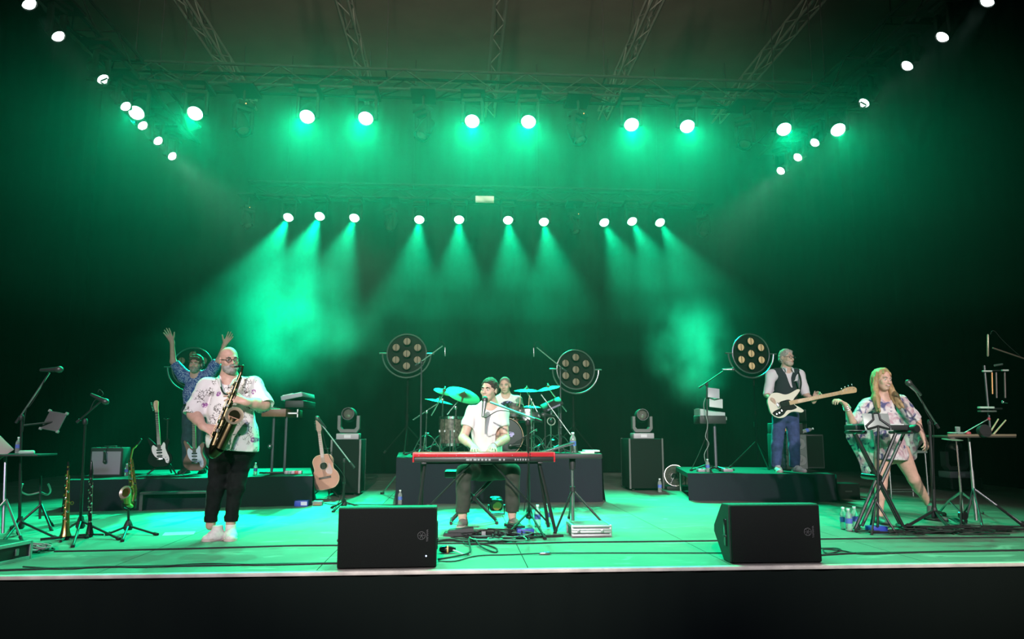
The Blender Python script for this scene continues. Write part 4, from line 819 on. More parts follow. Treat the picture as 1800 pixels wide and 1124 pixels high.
def microphone(label, tip, d, size=1.0, grille=(0.35, 0.36, 0.36), body=None, thin=False):
    tip = Vector(tip); d = Vector(d).normalized(); T = thing('microphone', label, 'microphone', tip - d * 0.17 * size)
    if thin: MB().lathe(tip, -d, [(0, 0.006), (0.01, 0.011), (0.13 * size, 0.011), (0.14 * size, 0.006)], 10).obj('body', body or STEEL, T)
    else:
        MB().lathe(tip - d * 0.05 * size, -d, [(0, 0.020 * size), (0.012, 0.019 * size), (0.12 * size, 0.012 * size), (0.125 * size, 0.010 * size)], 12).obj('handle', body or PLASTIC, T)
        MB().lathe(tip, -d, [(0, 0.002), (0.006, 0.014 * size), (0.018 * size, 0.024 * size), (0.032 * size, 0.0255 * size), (0.045 * size, 0.022 * size), (0.052 * size, 0.019 * size)], 12).obj('grille', mat('mic_grille', grille, 0.45, 0.7), T)
    return T
def tripod(T, hub, legs, m=BLACK, r=0.011, foot=True):
    for p in legs:
        l = MB().tube(hub, p + V(0, 0, r), r).obj('leg', m, T)
        if foot: d = (p - hub).normalized(); MB().tube(p - d * 0.03 + V(0, 0, r), p + d * 0.015 + V(0, 0, r), r * 1.5).obj('rubber_foot', RUBBER, l)
def mic_stand(label, base, top, boom=None, legs=None, m=BLACK, boom_m=None, hub_h=0.10, R=0.32, a0=0.4, r=0.011, clutch=True):
    base, top = Vector(base), Vector(top); T = thing('microphone_stand', label, 'microphone stand', base)
    MB().tube(base + V(0, 0, hub_h * 0.5), top.lerp(base, 0.45), r * 1.25).tube(top.lerp(base, 0.46), top, r).obj('pole', m, T)
    MB().lathe(base + V(0, 0, hub_h * 0.45), (0, 0, 1), [(0, 0.03), (0.02, 0.042), (hub_h * 0.6, 0.03), (hub_h * .9, 0.018)], 12).obj('hub', PLASTIC, T)
    tripod(T, base + V(0, 0, hub_h), legs or [base + V(math.cos(a0 + k * 2 * PI / 3) * R, math.sin(a0 + k * 2 * PI / 3) * R, 0) for k in range(3)], m, r)
    if clutch: MB().lathe(top + V(0, 0, -0.03), (0, 0, 1), [(0, 0.016), (0.01, 0.022), (0.04, 0.022), (0.055, 0.014)], 10).obj('clutch', PLASTIC, T)
    if boom:
        a, b = Vector(boom[0]), Vector(boom[1]); o = MB().tube(a, b, 0.0085).obj('boom', boom_m or m, T); MB().tube(a, a.lerp(b, 0.12), 0.014).obj('counterweight', PLASTIC, o)
    return T
def cable(label, pts, r=0.005, m=None, n=5, group=None, cat='cable', name='cable'):
    o = MB().path(bez([Vector(p) for p in pts], n), r, 5).obj(name, m or RUBBER); return tag(o, label, cat, group)
def FP(x, y, dz=0.006): p = fl(x, y); p.z = dz; return p
def riser(label, A, B, depth, h, m_top=None):
    A, B = Vector(A), Vector(B); d = (B - A).normalized(); n = V(-d.y, d.x, 0); L = (B - A).length; T = thing('riser', label, 'riser', A)
    R = Matrix(((d.x, n.x, 0), (d.y, n.y, 0), (0, 0, 1))); c = (A + B) / 2 + n * depth / 2
    MB().box(c + V(0, 0, h - 0.03), (L, depth, 0.06), R).obj('deck', m_top or mat('riser_deck', (0.014, 0.014, 0.015), 0.75, spec=0.2), T)
    cl = MB(); per = [A - n * .01, B - n * .01 + d * 0.0, B + n * depth, A + n * depth, A - n * .01]; vs = []; fs = []; k = 0
    for s_ in range(3 if True else 4):
        a, b = per[s_ if s_ else 0], per[s_ + 1]
        if s_ == 2: continue
        nn = V((b - a).normalized().y, -(b - a).normalized().x, 0); ln = (b - a).length; N = int(ln / 0.045)
        for i in range(N + 1):
            t = i / N; u = t * ln; f1 = 0.006 * math.sin(u * 9 + s_) + 0.004 * math.sin(u * 23 + 1); f2 = 0.028 * math.sin(u * 6.3 + 2.0 * math.sin(u * 1.7)) + 0.012 * math.sin(u * 17)
            p = a + (b - a) * t
            for j in range(5):
                w = j / 4; vs.append(p + nn * (0.012 + f1 * (1 - w) + (f2 + 0.03) * w * w) + V(0, 0, h - 0.004 - (h - 0.006) * w))
        for i in range(N):
            for j in range(4): q = k + i * 5 + j; fs.append((q, q + 1, q + 6, q + 5))
        k = len(vs)
    cl.add(vs, fs).obj('skirt', DRAPE, T); 
    for x in (0.06, L - 0.06):
        for y in (0.08, depth - 0.08): MB().tube(A + d * x + n * y, A + d * x + n * y + V(0, 0, h - 0.05), 0.025).obj('leg', STEEL, T)
    return T, d, n
RL, RLd, RLn = riser('long low riser at left draped in black cloth, under the amplifier and guitars', fl(110, 900), fl(548, 888), 2.1, 0.37)
RD, RDd, RDn = riser('tall middle riser draped in black cloth, under the drum kit', fl(695, 887), fl(1058, 882), 2.3, 0.60)
RB, RBd, RBn = riser('riser draped in black cloth at right, under the bass player', fl(1210, 880), fl(1470, 883), 1.7, 0.37)
# the step in front of the left riser
a, b = fl(243, 899), fl(366, 896); d = (b - a).normalized(); n = V(-d.y, d.x, 0); R3 = Matrix(((d.x, n.x, 0), (d.y, n.y, 0), (0, 0, 1))); L = (b - a).length
T = thing('step', 'low black wooden step in front of the long left riser', 'step', a)
for k in range(3): MB().box((a + b) / 2 + n * (0.05 + 0.085 * k) + V(0, 0, 0.205), (L, 0.075, 0.03), R3, 0.004).obj('tread_board', mat('step_wood', (0.06, 0.06, 0.062), 0.6), T)
for x in (0.02, L - 0.02): MB().box(a + d * x + n * 0.13 + V(0, 0, 0.095), (0.035, 0.24, 0.19), R3).obj('side_panel', mat('step_wood'), T)
# ---- front-fill loudspeakers
def text_mesh(body, size, m, parent, o, ex, ey, name='lettering', bold=0.0):
    cu = bpy.data.curves.new('t', 'FONT'); cu.body = body; cu.size = size; cu.extrude = 0.0008; cu.align_x = 'CENTER'; cu.align_y = 'CENTER'; cu.offset = bold
    ob = bpy.data.objects.new('t', cu); COL.objects.link(ob); dg = bpy.context.evaluated_depsgraph_get(); me = bpy.data.meshes.new_from_object(ob.evaluated_get(dg)); bpy.data.objects.remove(ob)
    ex, ey = Vector(ex).normalized(), Vector(ey).normalized(); ez = ex.cross(ey); base = Vector((0, 0, 0)); q = parent
    while q is not None: base += q.location; q = q.parent
    for v in me.vertices: v.co = Vector(o) - base + ex * v.co.x + ey * v.co.y + ez * v.co.z
    me.materials.clear(); me.materials.append(m); t = bpy.data.objects.new(name, me); COL.objects.link(t); t.parent = parent; return t
def loudspeaker(label, p0, p1, led=False, h=0.43, spots_=None):
    p0, p1 = Vector(p0), Vector(p1); d = (p1 - p0).normalized(); n = V(-d.y, d.x, 0); L = (p1 - p0).length; T = thing('loudspeaker', label, 'loudspeaker', (p0 + p1) / 2)
    out = [(0.02, 0.012), (0.02, h - 0.012), (0.035, h), (0.17, h - 0.005), (0.20, h - 0.03), (0.365, h * 0.56), (0.37, h * 0.44), (0.20, 0.03), (0.17, 0.004), (0.035, 0)]
    o = MB().prism(out, p0, n, V(0, 0, 1), d, 0.0, L).obj('cabinet', mat('speaker_box', (0.014, 0.017, 0.016), 0.6, bump=0.3, bscale=200), T, smooth=False)
    md = o.modifiers.new('round', 'BEVEL'); md.width = 0.008; md.segments = 2
    R = Matrix(((d.x, n.x, 0), (d.y, n.y, 0), (0, 0, 1)))
    MB().box((p0 + p1) / 2 + n * 0.010 + V(0, 0, h / 2), (L - 0.012, 0.03, h - 0.014), R, 0.012).obj('grille', GRILLE, T)
    for s_, e in ((-1, p0), (1, p1)):
        hd = MB().box(e + d * s_ * 0.001 + n * 0.105 + V(0, 0, h * 0.5), (0.012, 0.05, 0.20), R, 0.005).obj('handle_recess', BLACKG, T)
        MB().box(e + d * s_ * 0.006 + n * 0.105 + V(0, 0, h * 0.44), (0.014, 0.056, 0.018), R, 0.004).obj('handle', PLASTIC, hd)
    c = p1 - d * L * 0.155 - n * 0.0065 + V(0, 0, h * 0.53); lm = mat('badge_grey', (0.10, 0.10, 0.10), 0.5, 0.3); bd = MB().ring(c, n, 0.027, 0.0022, 28, 5)
    for t in range(6): bd.tube(c, c + (d * math.cos(t * PI / 3) + V(0, 0, 1) * math.sin(t * PI / 3)) * 0.022, 0.0018, n=5)
    bd.obj('badge', lm, T); text_mesh('YAMAHA', 0.021, lm, T, c + d * 0.042, (0, 0, 1), -d)
    if led: MB().ball(p1 - d * L * 0.105 - n * 0.006 + V(0, 0, 0.085), 0.0045).obj('power_indicator', mat('blue_led', (0.1, 0.1, 0.3), 0.3, emit=(0.6, 0.7, 1.0), es=12), T)
    return T
loudspeaker('black loudspeaker with lit blue dot, nearer the keyboard player, on the stage edge', FP(591, 1002, 0), FP(767, 999, 0), True)
loudspeaker('black loudspeaker with side handle showing, in front of the bass riser, on the stage edge', FP(1286, 992.5, 0), FP(1447, 990.5, 0))
# ---- crates with moving heads
def crate(label, x0, x1, Y, h, dz=0.0):
    a, b = W(x0, 800, Y), W(x1, 800, Y); w = b.x - a.x; c = V((a.x + b.x) / 2, Y + 0.3, 0); T = thing('equipment_crate', label, 'crate', c)
    MB().box(c + V(0, 0, h / 2 + 0.02), (w, 0.6, h - 0.04), None, 0.008).obj('box', mat('crate_black', (0.009, 0.009, 0.010), 0.85, spec=0.1), T)
    e = MB()
    for sx in (-1, 1):
        for sy in (-1, 1): MB().box(c + V(sx * (w / 2 - 0.01), sy * 0.29, h / 2 + 0.02), (0.026, 0.026, h - 0.03)).obj('edge_profile', mat('edge_grey', (0.09, 0.09, 0.09), 0.45, 0.7), T)
    for sx in (-1, 1):
        for sy in (-1, 1): MB().tube(c + V(sx * (w / 2 - 0.07) - 0.02, sy * 0.22, 0.022), c + V(sx * (w / 2 - 0.07) + 0.02, sy * 0.22, 0.022), 0.022, n=12).obj('wheel', RUBBER, T)
    return T, c
def moving_head(label, c, z, s=1.0, aim=None):
    c = V(c.x, c.y - 0.05, z); T = thing('moving_head_light', label, 'stage light', c, 'moving heads standing on the stage'); G = mat('fixture_grey', (0.10, 0.10, 0.10), 0.5); b = MB().box(c + V(0, 0, 0.045 * s), (0.34 * s, 0.26 * s, 0.09 * s), None, 0.012).obj('base', mat('fixture_base', (0.35, 0.34, 0.36), 0.5), T)
    MB().box(c + V(0.0, -0.131 * s, 0.045 * s), (0.10 * s, 0.004, 0.045 * s)).obj('display', mat('display_pale', (0.6, 0.6, 0.62), 0.3), b)
    y = MB()
    pts = [(-0.165, 0.36), (-0.165, 0.16), (-0.12, 0.105), (0.12, 0.105), (0.165, 0.16), (0.165, 0.36), (0.120, 0.36), (0.120, 0.19), (0.09, 0.155), (-0.09, 0.155), (-0.120, 0.19), (-0.120, 0.36)]
    y.prism([(x * s, q * s) for x, q in pts], c, V(1, 0, 0), V(0, 0, 1), V(0, 1, 0), -0.06 * s, 0.06 * s).obj('yoke', G, T, smooth=False)
    d = Vector(aim).normalized() if aim else V(-0.05, -1, 0.12).normalized(); hc = c + V(0, 0, 0.375 * s)
    h = MB().lathe(hc, d, [(-0.16 * s, 0.02), (-0.155 * s, 0.085 * s), (-0.05 * s, 0.112 * s), (0.09 * s, 0.100 * s), (0.12 * s, 0.098 * s), (0.12 * s, 0.085 * s), (0.06 * s, 0.07 * s)], 20).obj('head', PLASTIC, T)
    MB().lathe(hc, d, [(0.065 * s, 0.080 * s), (0.095 * s, 0.05 * s), (0.105 * s, 0.002)], 20).obj('lens', mat('glass_lens', (0.25, 0.22, 0.20), 0.05, 0.6), h); return T
T, c = crate('black equipment crate behind the acoustic guitar', 581, 634, 11.35, 0.82); moving_head('grey moving head on the crate behind the acoustic guitar', c, 0.82)
T, c = crate('black equipment crate between the drum riser and bass riser', 1106, 1166, 11.85, 0.82); moving_head('grey moving head on the crate right of the drum riser', c, 0.82)
T, c = crate('low dark crate behind the chrome percussion stands', 1668, 1722, 11.4, 0.20); moving_head('dark moving head behind the chrome percussion stands', c, 0.20, 1.15, (-0.3, -0.6, 0.6))
# ---- seven-lamp retro fixtures on stands
def retro_lamp(label, x, y, Y, z0, lit, legs=True, yaw=0.0, px=None):
    c = W(x, y, Y); foot = V(W(px or x, y, Y).x, Y + 0.12, z0); T = thing('seven_lamp_light', label, 'stage light', foot, 'round seven-lamp fixtures'); d = V(math.sin(yaw), -math.cos(yaw), 0.02).normalized(); u, v, _ = frame_of(d)
    DK = mat('retro_black', (0.005, 0.0055, 0.005), 0.7, spec=0.15); R = 0.31
    MB().lathe(c, d, [(-0.06, 0.24), (-0.05, R * .97), (-0.035, R * .97), (-0.035, 0.02)], 36).obj('backplate', DK, T)
    MB().ring(c, d, R, 0.012, 40, 6).obj('rim', mat('rim_steel', (0.22, 0.22, 0.22), 0.35, 0.8), T)
    LM = mat('retro_reflector_%d' % lit, ((0.13, 0.11, 0.07), (0.3, 0.23, 0.12))[lit], 0.6, 0.1, emit=(1.0, 0.70, 0.32), es=(0.03, 0.32)[lit])
    for i in range(7):
        p = c if i == 0 else c + V(0, 0, 1) * math.sin(PI / 2 + i * PI / 3) * 0.195 + V(math.cos(yaw), math.sin(yaw), 0) * math.cos(PI / 2 + i * PI / 3) * 0.195
        b = MB().lathe(p, d, [(-0.035, 0.05), (0.03, 0.068), (0.034, 0.068), (0.034, 0.062), (0.0, 0.055)], 20).obj('lamp_housing', DK, T)
        MB().lathe(p, d, [(0.004, 0.061), (0.010, 0.04), (0.013, 0.002)], 18).obj('reflector', LM, b); MB().tube(p + d * 0.02 - V(0, 0, 0.055), p + d * 0.02 + V(0, 0, 0.055), 0.004, n=5).obj('filament_bar', DK, b)
    s = V(math.cos(yaw), math.sin(yaw), 0); y_ = [c + s * math.cos(t) * (R + 0.07) + V(0, 0, 1) * math.sin(t) * (R + 0.07) for t in (PI + PI * i / 20 for i in range(21))]
    MB().path(y_, 0.013, 6).tube(y_[0] + s * 0.08, y_[0] - s * 0.05, 0.012).tube(y_[-1] + s * 0.05, y_[-1] - s * 0.08, 0.012).obj('yoke', mat('rim_steel'), T)
    top = c - V(0, 0, R + 0.07); mid = foot.lerp(V(top.x, top.y, top.z), 0.5)
    MB().tube(foot + V(0, 0, 0.12), V(foot.x, foot.y, (z0 + top.z) / 2), 0.022).tube(V(foot.x, foot.y, (z0 + top.z) / 2 - 0.05), V(foot.x, foot.y, top.z), 0.016).tube(V(foot.x, foot.y, top.z), top, 0.014).obj('pole', DK, T)
    MB().lathe(V(foot.x, foot.y, (z0 + top.z) / 2 - 0.06), (0, 0, 1), [(0, 0.03), (0.08, 0.03)], 10).obj('collar', DK, T)
    tripod(T, V(foot.x, foot.y, z0 + 0.42), [foot + V(math.cos(a) * 0.42, math.sin(a) * 0.42, 0) for a in (0.5, 2.6, 4.7)], DK, 0.012); return T
retro_lamp('round seven-lamp fixture behind the man with raised arms', 338, 646, 11.95, 0.0, 0)
retro_lamp('round seven-lamp fixture left of the drums', 715, 622, 11.75, 0.60, 0, px=717)
retro_lamp('round seven-lamp fixture right of the drums', 1012, 650, 11.6, 0.60, 0, yaw=0.15, px=1009)
retro_lamp('round seven-lamp fixture glowing amber beside the bassist', 1320, 622, 11.3, 0.37, 1, yaw=0.1, px=1328)
# ---- electric guitars
STRAT = bez2([(0.0, -0.205), (0.085, -0.20), (0.150, -0.14), (0.162, -0.06), (0.120, 0.03), (0.118, 0.09), (0.145, 0.17), (0.125, 0.205), (0.075, 0.165), (0.03, 0.118), (-0.03, 0.118), (-0.085, 0.185), (-0.135, 0.235), (-0.150, 0.20), (-0.120, 0.10), (-0.118, 0.03), (-0.158, -0.05), (-0.160, -0.13), (-0.09, -0.198)], 4)
def solid_guitar(name, label, cat, o, ex, ey, ez, body_m, guard_m, neck_m, guard, Lneck=0.50, headw=0.04, strings=6, s=1.0, black_guard=None, frets=21, neck_w=0.024, headm=None, head_out=None, mirror=1):
    # o: body centre, ey: towards the headstock, ez: out of the top
    o, ex, ey, ez = Vector(o), Vector(ex).normalized() * s, Vector(ey).normalized() * s, Vector(ez).normalized() * s; T = thing(name, label, cat, o)
    out = [(x * mirror, y) for x, y in STRAT]; b = MB().prism(out, o, ex, ey, ez, -0.022, 0.022).obj('body', body_m, T); md = b.modifiers.new('round', 'BEVEL'); md.width = 0.010 * s; md.segments = 3; md.limit_method = 'ANGLE'
    g = MB().prism([(x * mirror, y) for x, y in guard], o, ex, ey, ez, 0.022, 0.0255).obj('pickguard', guard_m, T)
    neck_end = 0.11 + Lneck
    nk = MB().prism([(-neck_w, 0.055), (neck_w, 0.055), (neck_w * .84, neck_end), (-neck_w * .84, neck_end)], o, ex, ey, ez, 0.006, 0.030).obj('neck', neck_m[0], T)
    MB().prism([(-neck_w, 0.055), (neck_w, 0.055), (neck_w * .84, neck_end), (-neck_w * .84, neck_end)], o, ex, ey, ez, 0.030, 0.034).obj('fretboard', neck_m[1], nk)
    fm = mat('fret_wire', (0.5, 0.5, 0.48), 0.3, 0.9)
    sc_l = neck_end + 0.10
    for k in range(1, frets):
        y = neck_end - sc_l * (1 - 2 ** (-k / 12))
        if y < 0.06: break
        MB().box(o + ey * y + ez * 0.0350, (0.002, neck_w * 1.75 * s, 0.002), Matrix([[ey.x / s, ex.x / s, ez.x / s], [ey.y / s, ex.y / s, ez.y / s], [ey.z / s, ex.z / s, ez.z / s]])).obj('fret', fm, nk)
    ho = head_out or bez2([(-0.022, 0.0), (-0.026, 0.03), (-0.040, 0.10), (-0.030, 0.165), (0.0, 0.185), (0.028, 0.172), (0.030, 0.145), (0.020, 0.06), (0.022, 0.0)], 4)
    hs = MB().prism([(x * mirror, y + neck_end) for x, y in ho], o, ex, ey, ez, 0.004, 0.020).obj('headstock', headm or neck_m[0], T)
    for k in range(strings):
        y = neck_end + 0.035 + (0.12 if strings > 4 else 0.14) * k / (strings - 1); x = -(0.026 + 0.012 * k / (strings - 1)) * mirror
        MB().tube(o + ex * (x * 0.55) + ey * y + ez * 0.02, o + ex * (x * 0.55) + ey * y + ez * 0.032, 0.006 * s, n=8).tube(o + ex * x * 1.0 + ey * y + ez * 0.010, o + ex * x * 1.9 + ey * y + ez * 0.010, 0.0045 * s, n=6).ball(o + ex * x * 2.0 + ey * y + ez * 0.010, 0.009 * s, 8, 6).obj('tuning_peg', CHROME, hs)
    for k in range(strings):
        x = (k / (strings - 1) - 0.5) * neck_w * 1.5; MB().tube(o + ex * x + ey * -0.085 + ez * 0.038, o + ex * x * 0.9 + ey * (neck_end + 0.02) + ez * 0.0375, 0.0008, n=4, cap=False).obj('string', STEEL, T)
    MB().box(o + ey * -0.09 + ez * 0.030, (0.03, 0.075, 0.014), Matrix([[ey.x / s, ex.x / s, ez.x / s], [ey.y / s, ex.y / s, ez.y / s], [ey.z / s, ex.z / s, ez.z / s]]), 0.003).obj('bridge', CHROME, T)
    Rm = Matrix([[ex.x / s, ey.x / s, ez.x / s], [ex.y / s, ey.y / s, ez.y / s], [ex.z / s, ey.z / s, ez.z / s]])
    for y in ((-0.05, 0.0, 0.04) if strings == 6 else (-0.035, 0.03)): MB().box(o + ey * y + ez * 0.028, (0.075 * s, 0.020 * s, 0.010), Rm, 0.003).obj('pickup', mat('pickup_black', (0.01, 0.01, 0.01), 0.6, spec=0.2), T)
    for (x, y) in ((0.075, -0.07), (0.095, -0.105), (0.105, -0.14)): MB().tube(o + ex * x * mirror + ey * y + ez * 0.025, o + ex * x * mirror + ey * y + ez * 0.040, 0.012 * s, 0.010 * s, 10).obj('control_knob', CHROME if strings == 4 else WHITE, T)
    return T
GUARD6 = bez2([(0.03, 0.10), (0.065, 0.15), (0.085, 0.12), (0.085, 0.06), (0.10, 0.0), (0.125, -0.08), (0.115, -0.155), (0.08, -0.15), (0.055, -0.085), (-0.04, -0.07), (-0.09, 0.0), (-0.10, 0.08), (-0.075, 0.12), (-0.03, 0.085)], 4)
MAPLE = mat('maple', (0.58, 0.36, 0.16), 0.4, noise=0.1, nscale=12); ROSE = mat('rosewood', (0.055, 0.03, 0.02), 0.5); PGW = mat('pickguard_white', (0.72, 0.68, 0.66), 0.35); SUN = mat('sunburst', (0.13, 0.04, 0.018), 0.4)
def guitar_stand(label, p, z, lean=0.0, h=0.75):
    p = Vector(p); p.z = z; T = thing('guitar_stand', label, 'guitar stand', p, 'floor guitar stands')
    MB().tube(p + V(0, 0.16, 0.16), p + V(0, 0.10, h), 0.011).obj('upright', BLACK, T)
    for dx, dy in ((-0.19, 0.02), (0.19, 0.02), (0, 0.36)): MB().tube(p + V(0, 0.16, 0.20), p + V(dx, dy, 0.010), 0.011).obj('leg', BLACK, T)
    for sx in (-1, 1): MB().path([p + V(0, 0.15, 0.22), p + V(sx * 0.08, 0.11, 0.16), p + V(sx * 0.08, 0.0, 0.15), p + V(sx * 0.08, -0.02, 0.19)], 0.009, 6).obj('cradle_arm', RUBBER, T)
    MB().path([p + V(-0.04, 0.06, h), p + V(0, 0.10, h - 0.02), p + V(0.04, 0.06, h)], 0.009, 6).obj('neck_rest', RUBBER, T); return T
p = W(281, 829, 10.35); c = W(281, 797, 10.35); h_ = W(275.5, 712, 10.48)
solid_guitar('electric_guitar', 'dark electric guitar with white pickguard leaning by the amplifier', 'guitar', c, V(1, 0.15, 0.08), h_ - c, (V(1, 0.15, 0.08)).cross(h_ - c) * 1, mat('guitar_black', (0.006, 0.006, 0.007), 0.6, spec=0.08), PGW, (MAPLE, ROSE), GUARD6, s=0.92)
guitar_stand('black stand holding the dark guitar beside the amplifier', V(p.x, 10.40, 0), 0.37)
p = W(343, 829, 10.30); c = W(343, 803, 10.30); h_ = W(341, 716, 10.42)
solid_guitar('electric_guitar', 'sunburst electric guitar with white pickguard behind the saxophonist', 'guitar', c, V(1, 0.0, 0.02), h_ - c, V(1, 0, 0.02).cross(h_ - c), SUN, mat('pickguard_white_bluelit', (0.62, 0.66, 0.78), 0.35), (MAPLE, ROSE), GUARD6, s=0.92)  # white pickguard; the blue stage light on it is put into its colour
guitar_stand('black stand holding the sunburst guitar behind the saxophonist', V(p.x, 10.35, 0), 0.37)
# bass guitar held by the bassist
BG = [0.22, 0.22]
c = BASSIST.location + BJ(1379, 711, -0.24); hd = BASSIST.location + BJ(1500, 686.5, -0.36); ey = (hd - c).normalized(); ez = V(-0.1, -1, 0.12); ez = (ez - ey * ez.dot(ey)).normalized(); ex = ey.cross(ez)
GUARD4 = bez2([(0.02, 0.10), (0.075, 0.13), (0.09, 0.06), (0.085, 0.0), (0.13, -0.06), (0.14, -0.13), (0.09, -0.185), (0.06, -0.15), (0.035, -0.07), (-0.03, -0.065), (-0.045, 0.0), (-0.04, 0.07)], 4)
CREAM = mat('bass_cream', (0.74, 0.66, 0.54), 0.45); BGUARD = mat('bass_guard', (0.006, 0.006, 0.007), 0.6, spec=0.15)
solid_guitar('bass_guitar', 'cream bass guitar with black pickguard and maple neck held by the bassist', 'bass guitar', c, ex, ey, ez, CREAM, BGUARD, (MAPLE, MAPLE), GUARD4, Lneck=0.60, strings=4, s=1.12, frets=20, neck_w=0.026, head_out=bez2([(-0.022, 0.0), (-0.03, 0.03), (-0.048, 0.09), (-0.046, 0.17), (-0.02, 0.21), (0.02, 0.205), (0.035, 0.18), (0.026, 0.06), (0.022, 0.0)], 4), mirror=1)
st = MB().path(bez([c + ex * -0.10 + ey * 0.24, BASSIST.location + BJ(1408, 672, -0.14), BASSIST.location + BJ(1402, 652, -0.02), BASSIST.location + BJ(1395, 655, 0.10), BASSIST.location + BJ(1372, 700, 0.20), c - ey * 0.22 + V(0, 0.02, 0)], 5), 0.012, 6).obj('guitar_strap', BLACK); tag(st, 'black strap of the cream bass over the bassist shoulder', 'strap')
# acoustic guitar
AC = bez2([(0.0, -0.25), (0.12, -0.235), (0.190, -0.15), (0.185, -0.05), (0.135, 0.03), (0.138, 0.10), (0.145, 0.17), (0.10, 0.235), (0.03, 0.25), (-0.03, 0.25), (-0.10, 0.235), (-0.145, 0.17), (-0.138, 0.10), (-0.135, 0.03), (-0.185, -0.05), (-0.190, -0.15), (-0.12, -0.235)], 4)
Yg = 11.0; c = W(571, 831, Yg); hd = W(561, 752, Yg + 0.14); ey = (hd - c).normalized(); ez = V(0.05, -1, 0.15); ez = (ez - ey * ez.dot(ey)).normalized(); ex = ey.cross(ez); T = thing('acoustic_guitar', 'natural wood acoustic guitar on a floor stand by the left riser', 'guitar', c)
SPR = mat('spruce', (0.40, 0.145, 0.055), 0.45, noise=0.08, nscale=10); b_ = MB().prism(AC, c, ex, ey, ez, -0.05, 0.05).obj('body', mat('rosewood_side', (0.13, 0.05, 0.025), 0.35), T); MB().prism([(x * .99, y * .99) for x, y in AC], c, ex, ey, ez, 0.05, 0.0545).obj('soundboard', SPR, T)
MB().path([c + ex * x + ey * y + ez * 0.053 for x, y in AC], 0.004, 5, True).obj('binding', mat('binding', (0.7, 0.55, 0.35), 0.4), T)
MB().disc(c + ey * 0.085 + ez * 0.0562, ez, 0.050, 24).obj('sound_hole', mat('hole', (0.01, 0.008, 0.006), 0.9), T); MB().ring(c + ey * 0.085 + ez * 0.055, ez, 0.056, 0.004, 28, 5).obj('rosette', mat('rosette', (0.55, 0.45, 0.35), 0.4), T)
MB().prism(bez2([(0.02, 0.02), (0.055, 0.055), (0.075, 0.11), (0.095, 0.09), (0.115, 0.0), (0.09, -0.05), (0.04, -0.03)], 4), c, ex, ey, ez, 0.0545, 0.057).obj('pickguard', mat('tortoise', (0.16, 0.03, 0.015), 0.25), T)
MB().box(c + ey * -0.085 + ez * 0.058, (0.17, 0.03, 0.012), Matrix([[ex.x, ey.x, ez.x], [ex.y, ey.y, ez.y], [ex.z, ey.z, ez.z]]), 0.004).obj('bridge', ROSE, T)
nk = MB().prism([(-0.027, 0.13), (0.027, 0.13), (0.022, 0.58), (-0.022, 0.58)], c, ex, ey, ez, 0.035, 0.066).obj('neck', mat('neck_wood', (0.30, 0.16, 0.09), 0.4), T)
for k in range(1, 15): y = 0.58 - 0.66 * (1 - 2 ** (-k / 12)); MB().box(c + ey * y + ez * 0.0665, (0.046, 0.003, 0.002), Matrix([[ex.x, ey.x, ez.x], [ex.y, ey.y, ez.y], [ex.z, ey.z, ez.z]])).obj('fret', STEEL, nk)
hs = MB().prism([(-0.022, 0.58), (0.022, 0.58), (0.036, 0.63), (0.034, 0.77), (0.0, 0.785), (-0.034, 0.77), (-0.036, 0.63)], c, ex, ey, ez, 0.035, 0.052).obj('headstock', mat('neck_wood'), T)
for s_ in (-1, 1):
    for k in range(6): MB().tube(c + ex * s_ * 0.030 + ey * (0.635 + 0.024 * k) + ez * 0.043, c + ex * s_ * 0.056 + ey * (0.635 + 0.024 * k) + ez * 0.043, 0.0065, n=6).obj('tuning_peg', CHROME, hs)
for k in range(6): MB().tube(c + ex * (k - 2.5) * 0.008 + ey * -0.085 + ez * 0.068, c + ex * (k - 2.5) * 0.0066 + ey * 0.6 + ez * 0.068, 0.0009, n=4, cap=False).obj('string', STEEL, T)
guitar_stand('black stand holding the acoustic guitar', V(c.x, Yg + 0.06, 0), 0.0, h=0.70)
# ---- combo amplifier with hanging microphone
Ya = 10.15; a, b = W(155.5, 838, Ya), W(213, 838, Ya); w = b.x - a.x; hh = 0.37; c = V((a.x + b.x) / 2, Ya + 0.12, 0.37); T = thing('guitar_amplifier', 'combo amplifier with pale grille on the left riser', 'amplifier', c)
MB().box(c + V(0, 0, hh / 2), (w, 0.24, hh), None, 0.012).obj('cabinet', mat('tolex', (0.03, 0.03, 0.032), 0.7, bump=0.3, bscale=300), T)
MB().box(c + V(0, -0.121, hh / 2 - 0.012), (w - 0.045, 0.006, hh - 0.075)).obj('grille_cloth', mat('silver_grille', (0.40, 0.37, 0.41), 0.8, noise=0.06, nscale=250), T)
MB().box(c + V(0, -0.02, hh + 0.012), (0.16, 0.03, 0.02), None, 0.006).obj('carry_handle', BLACK, T)
for k in range(5): MB().tube(c + V(-0.16 + 0.08 * k, -0.08, hh), c + V(-0.16 + 0.08 * k, -0.08, hh + 0.016), 0.010, n=10).obj('control_knob', BLACKG, T)
mh = microphone('instrument microphone hanging in front of the combo amplifier grille', c + V(0.0, -0.15, 0.165), V(0, 0.25, -1), 0.95, (0.10, 0.10, 0.10)); cable('microphone cable looped over the combo amplifier', [c + V(0.0, -0.135, 0.30), c + V(0.0, -0.134, 0.34), c + V(0.01, -0.10, hh + 0.01), c + V(0.08, 0.02, hh + 0.012), c + V(0.14, 0.09, hh + 0.008)], 0.004)
bottle('water bottle on the left riser beside the combo amplifier', V(W(219, 838, 10.15).x, 10.2, 0.37), 0.16)
bottle('water bottle on the left riser under the organ', V(W(447, 833, 10.3).x, 10.35, 0.37), 0.16)
